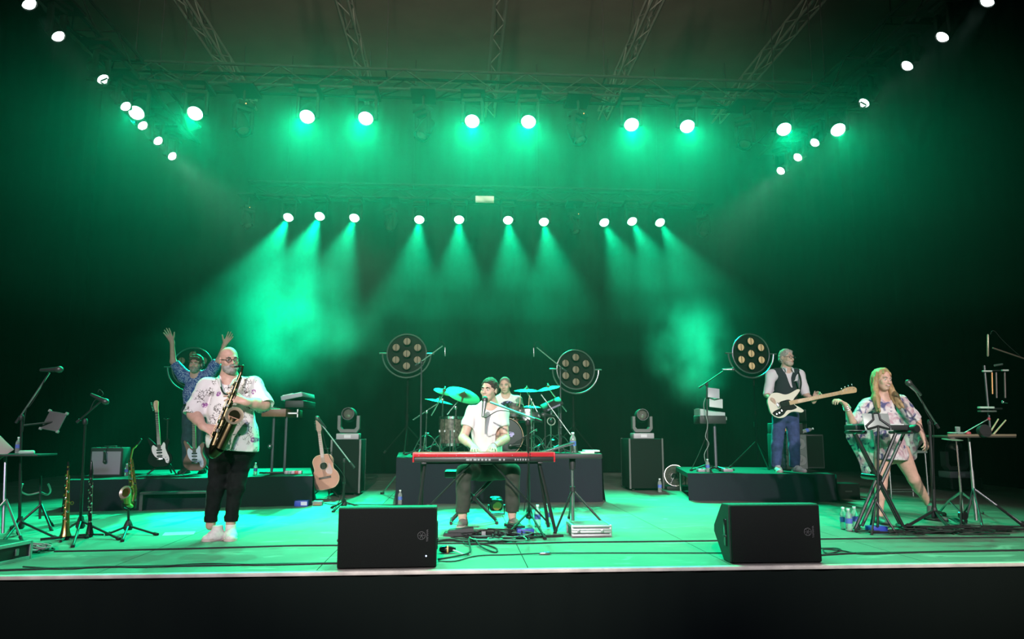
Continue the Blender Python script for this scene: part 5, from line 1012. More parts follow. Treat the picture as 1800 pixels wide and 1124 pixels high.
# ---------------------------------------------------------------- saxophones and clarinet
DARKBRASS = mat('dark_brass', (0.10, 0.075, 0.04), 0.3, 1.0); BELLIN = mat('bell_lacquer', (0.66, 0.56, 0.42), 0.4, 0.8); SILV = mat('silver_key', (0.6, 0.58, 0.52), 0.25, 1.0)
def saxophone(label, mp, neck, top, bow, bow2, bell, bell_d, R, rt=0.012, rb=0.03, body_m=None, keys=14, side=None, bell_m=None):
    body_m = body_m or GOLD; mp, neck, top, bow, bow2, bell = (Vector(q) for q in (mp, neck, top, bow, bow2, bell)); bd = Vector(bell_d).normalized(); T = thing('saxophone', label, 'saxophone', bow)
    MB().path([top, top.lerp(bow, .3), top.lerp(bow, .6), bow], [rt, rt + (rb - rt) * .33, rt + (rb - rt) * .66, rb], 14).obj('body_tube', body_m, T)
    lowp = (bow + bow2) / 2 + (bow - top).normalized() * (bow2 - bow).length * 0.55
    MB().path(bez([bow, bow.lerp(lowp, .55) + (bow - lowp).normalized() * 0, lowp, bow2], 6), [rb + 0.008 * i / 18 for i in range(19)], 14).obj('bow', body_m, T)
    e = bell - bd * R * 0.5; pts = bez([bow2, bow2.lerp(e, 0.55), e, bell], 6); n_ = len(pts); rr = [rb + 0.010 + (R * 0.62 - rb - 0.01) * (i / (n_ - 1)) ** 1.6 for i in range(n_)]
    MB().path(pts[:-1], rr[:-1], 16).obj('bell_tube', body_m, T)
    MB().lathe(bell, bd, [(-R * .42, R * .50), (-R * .2, R * .62), (-0.02, R * .82), (0, R), (0.004, R), (0.001, R * .93), (-R * .16, R * .66), (-R * .42, R * .45), (-R * .6, R * .40)], 28).obj('bell', bell_m or body_m, T)
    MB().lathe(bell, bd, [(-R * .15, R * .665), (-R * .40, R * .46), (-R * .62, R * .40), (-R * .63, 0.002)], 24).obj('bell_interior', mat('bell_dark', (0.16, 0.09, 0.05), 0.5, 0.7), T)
    MB().path(bez([top, top.lerp(neck, .5) + (top - bow).normalized() * 0.03, neck, neck.lerp(mp, .5)], 6), [0.011 - 0.004 * i / 18 for i in range(19)], 10).obj('neck', body_m, T)
    MB().tube(neck.lerp(mp, .35), mp, 0.012, 0.006, 10).obj('mouthpiece', BLACKG, T)
    s = Vector(side) if side else V(0, -1, 0); ax = (bow - top).normalized(); cr = ax.cross(s).normalized()
    for i in range(keys):
        p = top.lerp(bow, 0.07 + 0.88 * i / keys); r = rt + (rb - rt) * (0.07 + 0.88 * i / keys); w = s * math.cos((i % 3 - 1) * 0.8) + cr * math.sin((i % 3 - 1) * 0.8)
        MB().lathe(p + w * (r + 0.002), w, [(0, r * .55), (0.008, r * .62), (0.011, r * .5)], 10).obj('key', SILV if i % 2 else body_m, T)
    for k in (-1, 1): q = cr * k * 0.9 + s * 0.45; MB().tube(top.lerp(bow, .06) + q * (rt + 0.012), top.lerp(bow, .92) + q * (rb + 0.012), 0.0035, n=6).obj('key_rod', body_m, T)
    MB().path([bow2.lerp(e, .35) + cr * (rb + .01), bow2.lerp(e, .4) + cr * (rb + 0.035), bow2.lerp(e, .62) + cr * (rb + 0.04), bow2.lerp(e, .66) + cr * (rb + .016)], 0.004, 6).obj('key_guard', body_m, T); return T
L_ = SAXMAN.location; SJ7 = lambda x, y, dy: W(x, y, 7.08 + dy)
saxophone('dark tenor saxophone played by the bald man', SJ7(412, 645.5, -0.145), SJ7(426, 644, -0.215), SJ7(424, 655, -0.26), SJ7(375, 786, -0.36), SJ7(386, 789, -0.43), SJ7(412, 731, -0.44), V(0.25, -1, 0.28), 0.078, 0.014, 0.036, DARKBRASS, 16, bell_m=BELLIN)
Yx = 7.45
saxophone('brass alto saxophone on a low tripod stand', W(249, 772, Yx - .05), W(238, 786, Yx - .02), W(230, 805, Yx), W(236, 868, Yx + .02), W(225, 884, Yx - .06), W(220, 866, Yx - .12), V(-0.35, -1, 0.35), 0.062, 0.011, 0.026, GOLD, 12, bell_m=BELLIN)
fp = FP(224.5, 938, 0); T = thing('saxophone_stand', 'low black tripod stand holding the alto saxophone', 'instrument stand', fp)
MB().lathe(fp + V(0, 0, 0.03), (0, 0, 1), [(0, 0.035), (0.03, 0.045), (0.07, 0.03), (0.10, 0.014)], 12).obj('hub', PLASTIC, T); MB().tube(fp + V(0, 0, 0.10), W(226, 893, Yx + 0.0), 0.012).obj('pole', BLACK, T)
MB().path([W(238, 880, Yx - 0.07), W(237, 893, Yx), W(226, 898, Yx + .05), W(216, 893, Yx), W(216, 882, Yx - 0.08)], 0.011, 8).obj('cradle', RUBBER, T); MB().tube(W(226, 893, Yx), W(236, 845, Yx + .07), 0.009).obj('back_rest', BLACK, T)
tripod(T, fp + V(0, 0, 0.07), [FP(215, 953, 0), FP(275, 942, 0), FP(188, 942, 0)])
# soprano saxophone
Ys = 7.15; top, bot = W(120, 812, Ys), W(114.5, 944, Ys); bot.z = max(bot.z, 0.03); T = thing('soprano_saxophone', 'straight gold soprano saxophone standing upright on the floor', 'saxophone', bot); d = (bot - top).normalized(); Ls = (bot - top).length
MB().lathe(top, d, [(0.04, 0.010), (0.12, 0.011), (Ls * .5, 0.019), (Ls * .85, 0.028), (Ls * .95, 0.038), (Ls, 0.050), (Ls + .002, 0.046)], 16).obj('body_tube', GOLD, T); MB().tube(top, top + d * 0.08, 0.007, 0.012, 10).obj('mouthpiece', BLACKG, T)
for i in range(15): a_ = (i % 3 - 1) * 0.8; w = V(math.sin(a_), -math.cos(a_), 0); p = top + d * (0.12 + (Ls - 0.22) * i / 15); MB().lathe(p + w * (0.012 + 0.016 * i / 15), w, [(0, 0.010), (0.008, 0.012), (0.010, 0.009)], 8).obj('key', SILV if i % 2 else GOLD, T)
MB().tube(top + d * .12 + V(0.018, -0.004, 0), bot - d * .08 + V(0.034, -0.004, 0), 0.003, n=5).obj('key_rod', GOLD, T); MB().ring(top + d * (Ls * .56) + V(0.048, 0, 0), (0, 1, 0), 0.013, 0.004, 14, 5).obj('side_key', GOLD, T)
T = thing('instrument_peg', 'flat black peg stand under the soprano saxophone', 'instrument stand', V(bot.x, bot.y, 0)); b0 = V(bot.x, bot.y, 0)
for k in range(4): a_ = 0.3 + k * PI / 2; MB().tube(b0 + V(0, 0, 0.022), b0 + V(math.cos(a_) * .19, math.sin(a_) * .19, 0.012), 0.012, n=6).obj('leg', RUBBER, T)
MB().lathe(b0, (0, 0, 1), [(0.004, 0.035), (0.022, 0.03), (0.03, 0.014), (0.12, 0.008)], 12).obj('peg', RUBBER, T)
# clarinet
Yc = 7.3; top, bot = W(161, 810, Yc), W(157.5, 940, Yc); d = (bot - top).normalized(); Ls = (bot - top).length; T = thing('clarinet', 'black clarinet with silver keys standing beside the microphone stand', 'clarinet', bot)
MB().lathe(top, d, [(0, 0.004), (0.02, 0.010), (0.08, 0.015), (0.09, 0.017), (0.15, 0.017), (0.16, 0.014), (Ls * .82, 0.0155), (Ls * .90, 0.022), (Ls, 0.035), (Ls + .002, 0.031)], 16).obj('body_tube', BLACKG, T)
for i in range(13): a_ = (i % 3 - 1) * 0.9; w = V(math.sin(a_), -math.cos(a_), 0); p = top + d * (0.19 + (Ls - 0.34) * i / 13); MB().lathe(p + w * 0.014, w, [(0, 0.008), (0.007, 0.0105), (0.009, 0.008)], 8).obj('key', SILV, T)
for q in (0.16, 0.42, Ls * .82): MB().lathe(top, d, [(q, 0.0175), (q + 0.012, 0.0175)], 14).obj('ferrule', SILV, T)
MB().tube(top + d * 0.2 + V(0.018, -0.006, 0), top + d * (Ls * .78) + V(0.018, -0.006, 0), 0.003, n=5).obj('key_rod', SILV, T)
b0 = V(bot.x, bot.y, 0); T = thing('instrument_peg', 'small black peg stand under the clarinet', 'instrument stand', b0)
for k in range(3): a_ = 0.7 + k * 2 * PI / 3; MB().tube(b0 + V(0, 0, 0.022), b0 + V(math.cos(a_) * .12, math.sin(a_) * .12, 0.01), 0.010, n=6).obj('leg', RUBBER, T)
MB().lathe(b0, (0, 0, 1), [(0.004, 0.03), (0.02, 0.026), (0.028, 0.012), (0.10, 0.007)], 12).obj('peg', RUBBER, T)
# ---------------------------------------------------------------- the saxophonist's corner at the far left
Yb = 7.0
mic_stand('microphone stand with green-lit boom behind the clarinet', FP(140, 941, 0), W(150, 741, Yb + .1), (W(135, 743, Yb + .1), W(180, 704, Yb + .1)), [FP(128, 963, 0), FP(209, 950, 0), FP(112, 936, 0)], hub_h=0.13)
microphone('dynamic microphone on the boom behind the clarinet', W(191, 709, Yb + .06), V(1.0, -0.2, -0.45), 1.15); cable('microphone cable looping over the boom behind the clarinet', [W(172, 690, Yb + .1), W(175, 685, Yb + .1), W(181, 694, Yb + .08)] + [W(166, 705, Yb + .12), W(158, 722, Yb + .1)][::1], 0.004)
Yl = 7.25
mic_stand('tall microphone stand above the tray table at the left edge', FP(33, 942, 0), W(38, 734, Yl), (W(28, 744, Yl), W(87, 656, Yl)), [FP(98, 948, 0), FP(8, 952, 0), FP(20, 930, 0)], hub_h=0.13, boom_m=STEEL)
microphone('dynamic microphone pointing right above the tray table', W(111, 649.5, Yl - .03), V(1, -0.1, 0.04), 1.25); cable('microphone cable along the boom above the tray table', [W(90, 652, Yl), W(82, 662, Yl - .02), W(68, 690, Yl - .02), W(54, 712, Yl - .02), W(46, 722, Yl), W(40, 760, Yl)], 0.004)
# tray table
zt = W(40, 798, Yl).z; a, b = W(-60, 798, Yl), W(79, 798, Yl); T = thing('tray_table', 'narrow black tray table at the left edge on a steel stand', 'table', FP(4, 948, 0))
MB().box(V((a.x + b.x) / 2, Yl + 0.05, zt - 0.012), (b.x - a.x, 0.34, 0.016), None, 0.004).obj('tray', PLASTIC, T); MB().tube(V(W(4, 800, Yl).x, Yl + .05, zt - 0.02), FP(4, 948, 0.05) * 1.0, 0.014).obj('pole', STEEL, T)
f0 = FP(4, 948, 0)
tripod(T, V(f0.x, f0.y, 0.35), [f0 + V(0.22, -0.1, 0), f0 + V(-0.22, -0.1, 0), f0 + V(0, 0.25, 0)], STEEL, 0.010)
bottle('water bottle on the tray table at the left edge', V(W(22, 797, Yl).x, Yl + 0.08, zt - 0.004), 0.155)
tg = MB().lathe(V(W(40, 793, Yl).x, Yl - .06, zt + 0.014), (1, 0.15, 0), [(0, 0.012), (0.01, 0.018), (0.12, 0.018), (0.13, 0.012)], 12).obj('hand_shaker', mat('shaker_green', (0.4, 0.6, 0.5), 0.4)); tag(tg, 'small tube shaker lying on the tray table', 'shaker')
tl = MB().box(W(2, 786, Yl) + V(-0.06, 0.03, 0.0), (0.24, 0.012, 0.17), Euler((-0.5, 0.75, 0)), 0.004).obj('music_folder', mat('folder_pale', (0.45, 0.42, 0.36), 0.6)); tag(tl, 'tilted pale folder on the tray table at the left edge', 'folder')
# tablet holder
c = W(95, 741, Yl + .05); T = thing('tablet_holder', 'tablet in a black clamp holder beside the left microphone stand', 'tablet', c); R_ = Euler((-0.35, 0.12, -0.5)).to_matrix()
MB().box(c, (0.25, 0.010, 0.18), R_, 0.004).obj('tablet', mat('tablet_back', (0.20, 0.20, 0.20), 0.35, 0.4), T); 
for sx in (-1, 1):
    for sz in (-1, 1): MB().box(c + R_ @ V(sx * 0.125, -0.004, sz * 0.09), (0.025, 0.024, 0.025), R_, 0.005).obj('clamp_corner', mat('clamp_grey', (0.3, 0.32, 0.3), 0.4), T)
MB().tube(c + R_ @ V(0, 0.01, 0), W(42, 748, Yl), 0.009).obj('arm', BLACK, T)
# dark instrument stand with hooks
f0 = FP(48, 936, 0) + V(0, 0.2, 0); T = thing('instrument_stand', 'empty black instrument stand with curved hooks near the tray table', 'instrument stand', f0)
MB().tube(f0 + V(0, 0, 0.1), f0 + V(-0.03, 0, 0.52), 0.012).obj('pole', BLACK, T); tripod(T, f0 + V(0, 0, 0.24), [f0 + V(0.18, -0.12, 0), f0 + V(-0.2, -0.10, 0), f0 + V(0.02, 0.2, 0)])
for s_ in (-1, 1): MB().path(bez([f0 + V(-0.02, 0, 0.36), f0 + V(-0.02 + s_ * .09, -.04, 0.34), f0 + V(-0.02 + s_ * .14, -.08, 0.38), f0 + V(-0.02 + s_ * .12, -.1, 0.45)], 5), 0.009, 6).obj('hook', STEEL, T)
# flight case at the corner
a, b = FP(-40, 1003, 0), FP(51, 983, 0); d = (b - a).normalized(); n = V(-d.y, d.x, 0); L = (b - a).length; hh = 0.14; Rm = Matrix(((d.x, n.x, 0), (d.y, n.y, 0), (0, 0, 1))); c = (a + b) / 2 + n * 0.17; T = thing('flight_case', 'low black flight case with metal edges at the front left corner', 'case', c)
MB().box(c + V(0, 0, hh / 2), (L, 0.34, hh), Rm, 0.006).obj('box', mat('case_black', (0.02, 0.022, 0.02), 0.6), T)
for y, z in ((-0.17, 0.012), (-0.17, hh - 0.012), (0.17, 0.012), (0.17, hh - 0.012)): MB().box(c + n * y + V(0, 0, z), (L + .006, 0.026, 0.026), Rm, 0.003).obj('edge_profile', ALU, T)
for x in (-L / 2, L / 2): MB().box(c + d * x - n * 0.17 + V(0, 0, hh / 2), (0.026, 0.026, hh), Rm, 0.003).obj('edge_profile', ALU, T)
for x in (0.10, -0.08): MB().box(c + d * x - n * 0.176 + V(0, 0, hh / 2), (0.03, 0.014, 0.05), Rm, 0.003).obj('latch', STEEL, T)
# sheet of paper
o = MB().box(fl(315, 938.5) + V(0, 0, 0.0015), (0.27, 0.20, 0.002), Euler((0, 0, 0.25))).obj('paper_sheet', mat('paper', (0.75, 0.75, 0.75), 0.8)); tag(o, 'white sheet of paper on the floor by the saxophonist', 'paper')
# ---------------------------------------------------------------- organ and keyboard stack on the left riser
Yo = 10.55; z1 = W(480, 733, Yo).z; xo = W(481, 727, Yo).x; T = thing('organ', 'wooden organ seen from its end on the left riser', 'organ', V(xo, Yo + .5, z1)); w = W(503, 727, Yo).x - W(460, 727, Yo).x
MB().box(V(xo, Yo + .55, z1 + 0.055), (w, 1.1, 0.11), None, 0.006).obj('case', mat('organ_wood', (0.22, 0.085, 0.05), 0.45, noise=0.2, nscale=8), T); MB().box(V(xo - .02, Yo + .55, z1 + 0.118), (w * .7, 1.02, 0.014)).obj('key_bed', BLACKG, T)
for k in range(28): MB().box(V(xo - .09, Yo + 0.1 + k * 0.0335, z1 + 0.128), (0.13, 0.031, 0.014)).obj('key', WHITE, T)
c = V(W(512, 731, Yo).x, Yo + .1, z1 + .05); MB().box(c, (0.14, 0.02, 0.02)).box(c + V(0.065, 0, 0), (0.014, 0.02, 0.11)).obj('side_bracket', STEEL, T)
c = W(512.5, 697, Yo + .1); T = thing('synthesizer', 'pale tilted synthesizer above the wooden organ', 'keyboard', c); R_ = Euler((0, -0.21, 0)).to_matrix(); MB().box(c + V(0, 0.45, 0), (0.30, 0.9, 0.065), R_, 0.008).obj('case', mat('synth_grey', (0.42, 0.40, 0.46), 0.5), T)
for k in range(22): MB().box(c + V(0, 0.06 + k * 0.0375, 0) + R_ @ V(-0.06, 0, 0.037), (0.14, 0.034, 0.012), R_).obj('key', WHITE, T)
T = thing('keyboard_stand', 'black two-tier column stand under the organ and synthesizer', 'stand', V(xo, Yo + .3, 0.37))
for x, y0, y1 in ((474, 784, 834), (496.5, 784, 834)): q = W(x, y1, Yo); MB().tube(V(q.x, Yo + .1, 0.37), V(q.x, Yo + .1, z1), 0.018).obj('column', mat('column_grey', (0.16, 0.15, 0.18), 0.4, 0.5), T)
q0, q1 = W(453, 835, Yo), W(501, 835, Yo); MB().box(V((q0.x + q1.x) / 2, Yo + .1, 0.37 + 0.012), (q1.x - q0.x, 0.06, 0.024), None, 0.004).obj('foot', BLACK, T); MB().ball(W(474.5, 785, Yo + .05), 0.032).obj('joint_knob', STEEL, T)
c = V(W(514, 712, Yo).x, Yo + .55, z1 + 0.16); MB().box(c + V(0, 0, 0.02), (0.26, 0.86, 0.10), None, 0.01).obj('tier_block', PLASTIC, T); MB().tube(V(c.x - .06, Yo + .5, z1 + .08), V(c.x - .06, Yo + .5, z1 + 0.2), 0.02).obj('tier_post', BLACK, T)
pb = thing('pedal_board', 'small effect pedals on the left riser beside the organ stand', 'pedals', V(W(515, 832, Yo).x, Yo, 0.37))
for k, cm in enumerate(((0.5, 0.5, 0.5), (0.25, 0.4, 0.35), (0.55, 0.5, 0.55), (0.5, 0.08, 0.08), (0.6, 0.6, 0.6))): MB().box(V(W(504 + 6 * k, 832, Yo).x, Yo, 0.37 + 0.022), (0.045, 0.09, 0.044), None, 0.006).obj('pedal', mat('pedal_%d' % k, cm, 0.4), pb)
def box_item(name, label, cat, x0, x1, y0, y1, Y, m, depth=0.12, z=None, bev=0.005, extra=None):
    a, b = W(x0, y1, Y), W(x1, y0, Y); zb = a.z if z is None else z; hh = b.z - a.z; c = V((a.x + b.x) / 2, Y + depth / 2, zb); T = thing(name, label, cat, c)
    MB().box(c + V(0, 0, hh / 2), (b.x - a.x, depth, hh), None, bev).obj('case', m, T); return T, c, b.x - a.x, hh
BLUE = mat('blue_box', (0.03, 0.06, 0.42), 0.45)
T, c, w, h = box_item('direct_box', 'small blue box with white print by the left riser', 'box', 517, 541, 880, 890.5, 9.85, BLUE, 0.14, 0.0); MB().box(c + V(w * .22, -0.0712, h / 2), (w * .46, 0.002, h * .6)).obj('print_panel', mat('print_white', (0.55, 0.58, 0.7), 0.5), T)
T, c, w, h = box_item('junction_box', 'small grey box on the floor under the acoustic guitar', 'box', 549, 566, 880, 888, 9.95, mat('grey_box', (0.3, 0.34, 0.3), 0.5), 0.1, 0.0); MB().box(c + V(0, -0.051, h * .3), (w * .7, 0.002, h * .25)).obj('socket_strip', mat('amber', (0.5, 0.35, 0.12), 0.5), T)
Ym = 9.2
mic_stand('microphone stand in front of the acoustic guitar', FP(604, 897, 0), W(605, 810, Ym), (W(623, 823, Ym), W(560, 740, Ym)), None, hub_h=0.10, R=0.26, a0=0.2, boom_m=STEEL); microphone('microphone on the boom in front of the acoustic guitar', W(555, 732, Ym - .02), V(-0.75, -0.2, 0.9), 1.1)
cable('cable hanging from the boom in front of the acoustic guitar', [W(566, 745, Ym), W(570, 775, Ym), W(582, 808, Ym), W(600, 830, Ym), W(607, 848, Ym - .02), W(597, 880, Ym - .05), FP(588, 896)], 0.004)
bottle('water bottle on the floor at the drum riser corner', FP(703, 888, 0), 0.19)
# tilted thin stand leg left of the drum riser
f0 = FP(672, 869, 0); T = thing('folded_stand', 'thin folded stand leaning against the drum riser', 'stand', f0); MB().tube(f0 + V(0, 0, 0.012), W(697, 836, 11.0), 0.010).obj('shaft', STEEL, T); MB().tube(f0 + V(-0.03, 0, 0.012), f0 + V(0.03, 0, 0.018), 0.014).obj('tip', RUBBER, T)
# ---------------------------------------------------------------- red keyboard, stand, bench
Yk = 7.25; RED = mat('red_lacquer', (0.55, 0.015, 0.03), 0.3, coat=0.4); a, b = W(725, 812, Yk), W(976, 796, Yk); w = b.x - a.x; zb, ztp = (W(850, 813, Yk)).z, W(850, 795, Yk).z; hh = ztp - zb; c = V((a.x + b.x) / 2, Yk + 0.17, zb); T = thing('stage_keyboard', 'red stage keyboard in front of the seated singer', 'keyboard', c)
MB().box(c + V(0, 0.0, hh * .24), (w - 0.03, 0.33, hh * .48), None, 0.004).obj('back_panel', mat('keyboard_black', (0.014, 0.014, 0.015), 0.4), T); MB().box(c + V(0, -0.085, hh * .74), (w, 0.175, hh * .5), None, 0.012).obj('top_case', RED, T)
for s_ in (-1, 1): MB().box(c + V(s_ * (w / 2 - 0.008), 0, hh * .48), (0.018, 0.35, hh * .98), None, 0.006).obj('end_cheek', RED, T)
MB().box(c + V(0, 0.085, hh - 0.040), (w - 0.02, 0.165, 0.014)).obj('key_bed', BLACKG, T)
for k in range(52): MB().box(c + V(-w / 2 + 0.065 + k * (w - 0.13) / 51.5, 0.10, hh - 0.026), ((w - 0.13) / 52 - 0.0015, 0.135, 0.014)).obj('white_key', WHITE, T)
for k in range(51):
    if k % 7 not in (1, 4): MB().box(c + V(-w / 2 + 0.065 + (k + .5) * (w - 0.13) / 51.5, 0.07, hh - 0.016), (0.011, 0.085, 0.012)).obj('black_key', BLACKG, T)
PRT = mat('port_grey', (0.35, 0.35, 0.36), 0.5)
for x, q in ((-.16, .03), (-.13, .02), (-.09, .03), (-.055, .02), (-.02, .02), (0.015, .02), (0.05, .02), (0.15, .02), (0.19, .015), (0.30, .012), (0.325, .012), (0.35, .012), (0.375, .012), (0.40, .012), (0.425, .012)): MB().box(c + V(x, -0.1655, hh * .24), (q, 0.004, 0.018)).obj('socket', PRT, T)
for k in range(8): MB().ball(c + V(-w / 2 + 0.06 + k * (w - .12) / 7, -0.174, hh * .66), 0.004, 6, 4).obj('screw', STEEL, T)
T = thing('keyboard_stand', 'black folding stand with slanted legs under the red keyboard', 'stand', V(c.x, Yk + .17, 0)); TUBE = 0.016
for (x0, y0, Y0), (x1, y1) in (((747, 815, Yk + .06), (731, 897)), ((948, 815, Yk + .06), (976, 937)), ((947, 818, Yk + .26), (964, 930)), ((742, 818, Yk + .26), (738, 893))): f = FP(x1, y1, 0.016) if y1 > 900 else V(W(x1, y1, Yk + .1).x, Yk + (.1 if Y0 < Yk + .2 else .45), 0.016); q = W(x0, y0, Y0); q.z = zb - 0.012; MB().tube(q, f, TUBE).obj('leg', BLACK, T)
q0, q1 = W(745, 815, Yk + .15), W(950, 815, Yk + .15); MB().box(V((q0.x + q1.x) / 2, Yk + .16, zb - 0.012), (q1.x - q0.x, 0.03, 0.022)).obj('cross_bar', BLACK, T)
for xa, ya, xb, yb in ((828, 818, 752, 893), (866, 816, 962, 918)): q = W(xa, ya, Yk + .2); q.z = zb - .02; f = V(W(xb, yb, Yk + .3).x, Yk + .3, max(0.03, W(xb, yb, Yk + .3).z)); MB().tube(q, f, 0.009).obj('brace', BLACK, T)
for s_ in (W(745, 815, Yk), W(950, 815, Yk)): MB().box(V(s_.x, Yk + .17, zb - 0.010), (0.05, 0.34, 0.018), None, 0.003).obj('support_arm', BLACK, T)
Yn = 8.02; zs = W(830, 828, Yn).z; a, b = W(781, 840, Yn), W(886, 840, Yn); c = V((a.x + b.x) / 2, Yn + .12, 0); T = thing('keyboard_bench', 'padded black keyboard bench with crossed legs under the seated singer', 'bench', c)
MB().box(c + V(0, 0, zs - 0.035), (b.x - a.x, 0.32, 0.07), None, 0.02).obj('seat_cushion', mat('bench_vinyl', (0.03, 0.032, 0.03), 0.5), T)
for dy in (-0.08, 0.08):
    for s_ in (-1, 1): MB().tube(c + V(s_ * 0.22, dy, zs - 0.07), c + V(-s_ * 0.24, dy, 0.018), 0.014).obj('leg', BLACK, T)
for s_ in (-1, 1): MB().tube(c + V(s_ * 0.24, -0.2, 0.016), c + V(s_ * 0.24, 0.2, 0.016), 0.015).obj('foot_bar', BLACK, T)
MB().lathe(c + V(0, -0.10, zs * .47), (0, 1, 0), [(0, 0.026), (0.2, 0.026)], 12).obj('pivot', BLACKG, T)
# side tray on tripod, tablet easel, pads
Yt = 7.45; zt = W(1015, 798, Yt).z; a, b = W(975, 800, Yt), W(1058, 800, Yt); c = V((a.x + b.x) / 2, Yt + .12, 0); T = thing('tray_table', 'black tray on a tripod stand right of the red keyboard', 'table', V(W(1010, 930, Yt).x, Yt + .1, 0)); MB().box(V(c.x, c.y, zt - 0.025), (b.x - a.x, 0.28, 0.05), None, 0.008).obj('tray', PLASTIC, T)
px = W(1009, 850, Yt).x; fy = Yt + .1; MB().tube(V(px, fy, 0.05), V(px, fy, 0.38), 0.017).tube(V(px, fy, 0.36), V(px, fy, zt - 0.05), 0.013).obj('pole', STEEL, T); MB().lathe(V(px, fy, 0.36), (0, 0, 1), [(0, 0.028), (0.05, 0.028)], 10).obj('collar', PLASTIC, T)
MB().lathe(V(px, fy, zt - 0.16), (0, 0, 1), [(0, 0.03), (0.06, 0.034), (0.11, 0.03)], 10).obj('bracket', PLASTIC, T); tripod(T, V(px, fy, 0.38), [FP(976, 938, 0), FP(1068, 931, 0), FP(1000, 912, 0)])
c = V(W(985, 797, Yt).x, Yt + .08, zt); T = thing('tablet_easel', 'small wire easel for a tablet beside the red keyboard', 'easel', c); q0, q1, q2 = W(952, 799, Yt), W(1011, 781, Yt), W(1014, 797, Yt)
for dy in (0.02, 0.20): MB().path([V(q0.x, Yt + dy, zt + .006), V(q1.x, Yt + dy, q1.z), V(q2.x, Yt + dy, zt + .006)], 0.005, 6).obj('side_wire', STEEL, T)
MB().box((V(q0.x, Yt + .11, zt + .008) + V(q1.x, Yt + .11, q1.z)) / 2 + V(0, 0, 0.008), ((V(q0.x, 0, zt) - V(q1.x, 0, q1.z)).length, 0.20, 0.010), Euler((0, -math.atan2(q1.z - zt, q1.x - q0.x), 0)), 0.003).obj('tablet', mat('tablet_dark', (0.05, 0.05, 0.055), 0.25), T)
bottle('water bottle with blue label on the tray beside the red keyboard', V(W(1007, 790, Yt + .24).x, Yt + .235, zt), 0.21)
for k, (x0, x1, cm) in enumerate(((1022, 1046, (0.7, 0.66, 0.58)), (1030, 1056, (0.55, 0.6, 0.55)))): o = MB().box(V((W(x0, 797, Yt).x + W(x1, 797, Yt).x) / 2, Yt + .12 + k * .02, zt + 0.008 + 0.016 * k), (W(x1, 797, Yt).x - W(x0, 797, Yt).x, 0.18, 0.016), None, 0.002).obj('note_pad', mat('pad_%d' % k, cm, 0.7)); tag(o, ('cream note pad lying on the tray right of the keyboard', 'upper grey-green note pad on the tray right of the keyboard')[k], 'notepad')
# vocal microphone
Yv = 7.0
mic_stand('boom stand holding the seated singer microphone', FP(925, 915, 0) - V(0, 0.35, 0), V(W(928, 742, Yv).x, Yv, W(928, 742, Yv).z), (W(952, 741, Yv), W(862, 708, Yv + .28)), [FP(958, 949, 0), FP(893, 940, 0), FP(930, 912, 0)], boom_m=STEEL, hub_h=0.13)
microphone('vocal microphone at the mouth of the seated singer', W(853, 697, Yv + .40), V(0.12, 0.35, 1.0), 1.25, (0.5, 0.52, 0.52), mat('mic_satin', (0.30, 0.33, 0.32), 0.4, 0.6)); cable('cable along the boom of the seated singer microphone', [W(849, 722, Yv + .38), W(853, 735, Yv + .3), W(880, 722, Yv + .2), W(925, 735, Yv), W(930, 760, Yv - .02), W(926, 850, Yv - .02), W(921, 900, Yv)], 0.004)
# aluminium case and things on the floor
a, b = FP(1006, 944, 0), FP(1074, 944, 0); c = (a + b) / 2 + V(0, 0.16, 0); T = thing('aluminium_case', 'flat aluminium flight case on the floor right of the keyboard', 'case', c); w = b.x - a.x; hh = 0.105
MB().box(c + V(0, 0, hh / 2), (w, 0.32, hh), None, 0.006).obj('box', mat('case_panel', (0.10, 0.11, 0.11), 0.5), T)
for z in (0.012, hh * .40, hh * .60, hh - 0.012):
    for y in (-0.16, 0.16): MB().box(c + V(0, y, z), (w + 0.008, 0.022, 0.020), None, 0.003).obj('edge_profile', ALU, T)
for s_ in (-1, 1):
    for y in (-0.155, 0.155): MB().box(c + V(s_ * w / 2, y, hh / 2), (0.026, 0.026, hh + .006), None, 0.008).obj('corner', ALU, T)
    MB().box(c + V(s_ * w / 2, 0, hh - .010), (0.022, 0.32, 0.022)).obj('edge_profile', ALU, T)
MB().box(c + V(0, 0, hh + 0.002), (w * .86, 0.26, 0.004)).obj('lid_panel', mat('lid_green', (0.35, 0.36, 0.36), 0.4, 0.5), T)
for x in (-.12, .1): MB().box(c + V(x, -0.172, hh / 2), (0.03, 0.008, 0.036), None, 0.002).obj('latch', STEEL, T)
bottle('full water bottle on the floor behind the microphone stand legs', FP(945, 926, 0), 0.215); bottle('farther water bottle on the floor behind the keyboard stand leg', FP(963, 921, 0), 0.20)
fp = FP(873, 906, 0); T = thing('floor_lamp_spot', 'small black floor spotlight with amber lens behind the singing keyboardist', 'stage light', fp); d = V(0.25, -1, -0.45).normalized(); cc = W(873, 888, fp.y)
MB().box(cc - d * 0.03, (0.15, 0.12, 0.15), d.to_track_quat('-Y', 'Z').to_matrix(), 0.03).obj('head', BLACKG, T); MB().lathe(cc, d, [(0.028, 0.055), (0.034, 0.05), (0.03, 0.002)], 16).obj('lens', mat('amber_lens', (0.6, 0.32, 0.10), 0.2), T)
MB().path([cc + V(-0.09, 0, 0), V(cc.x - .09, cc.y + .02, 0.012), V(cc.x + .09, cc.y + .02, 0.012), cc + V(0.09, 0, 0)], 0.010, 6).obj('bracket', BLACK, T)
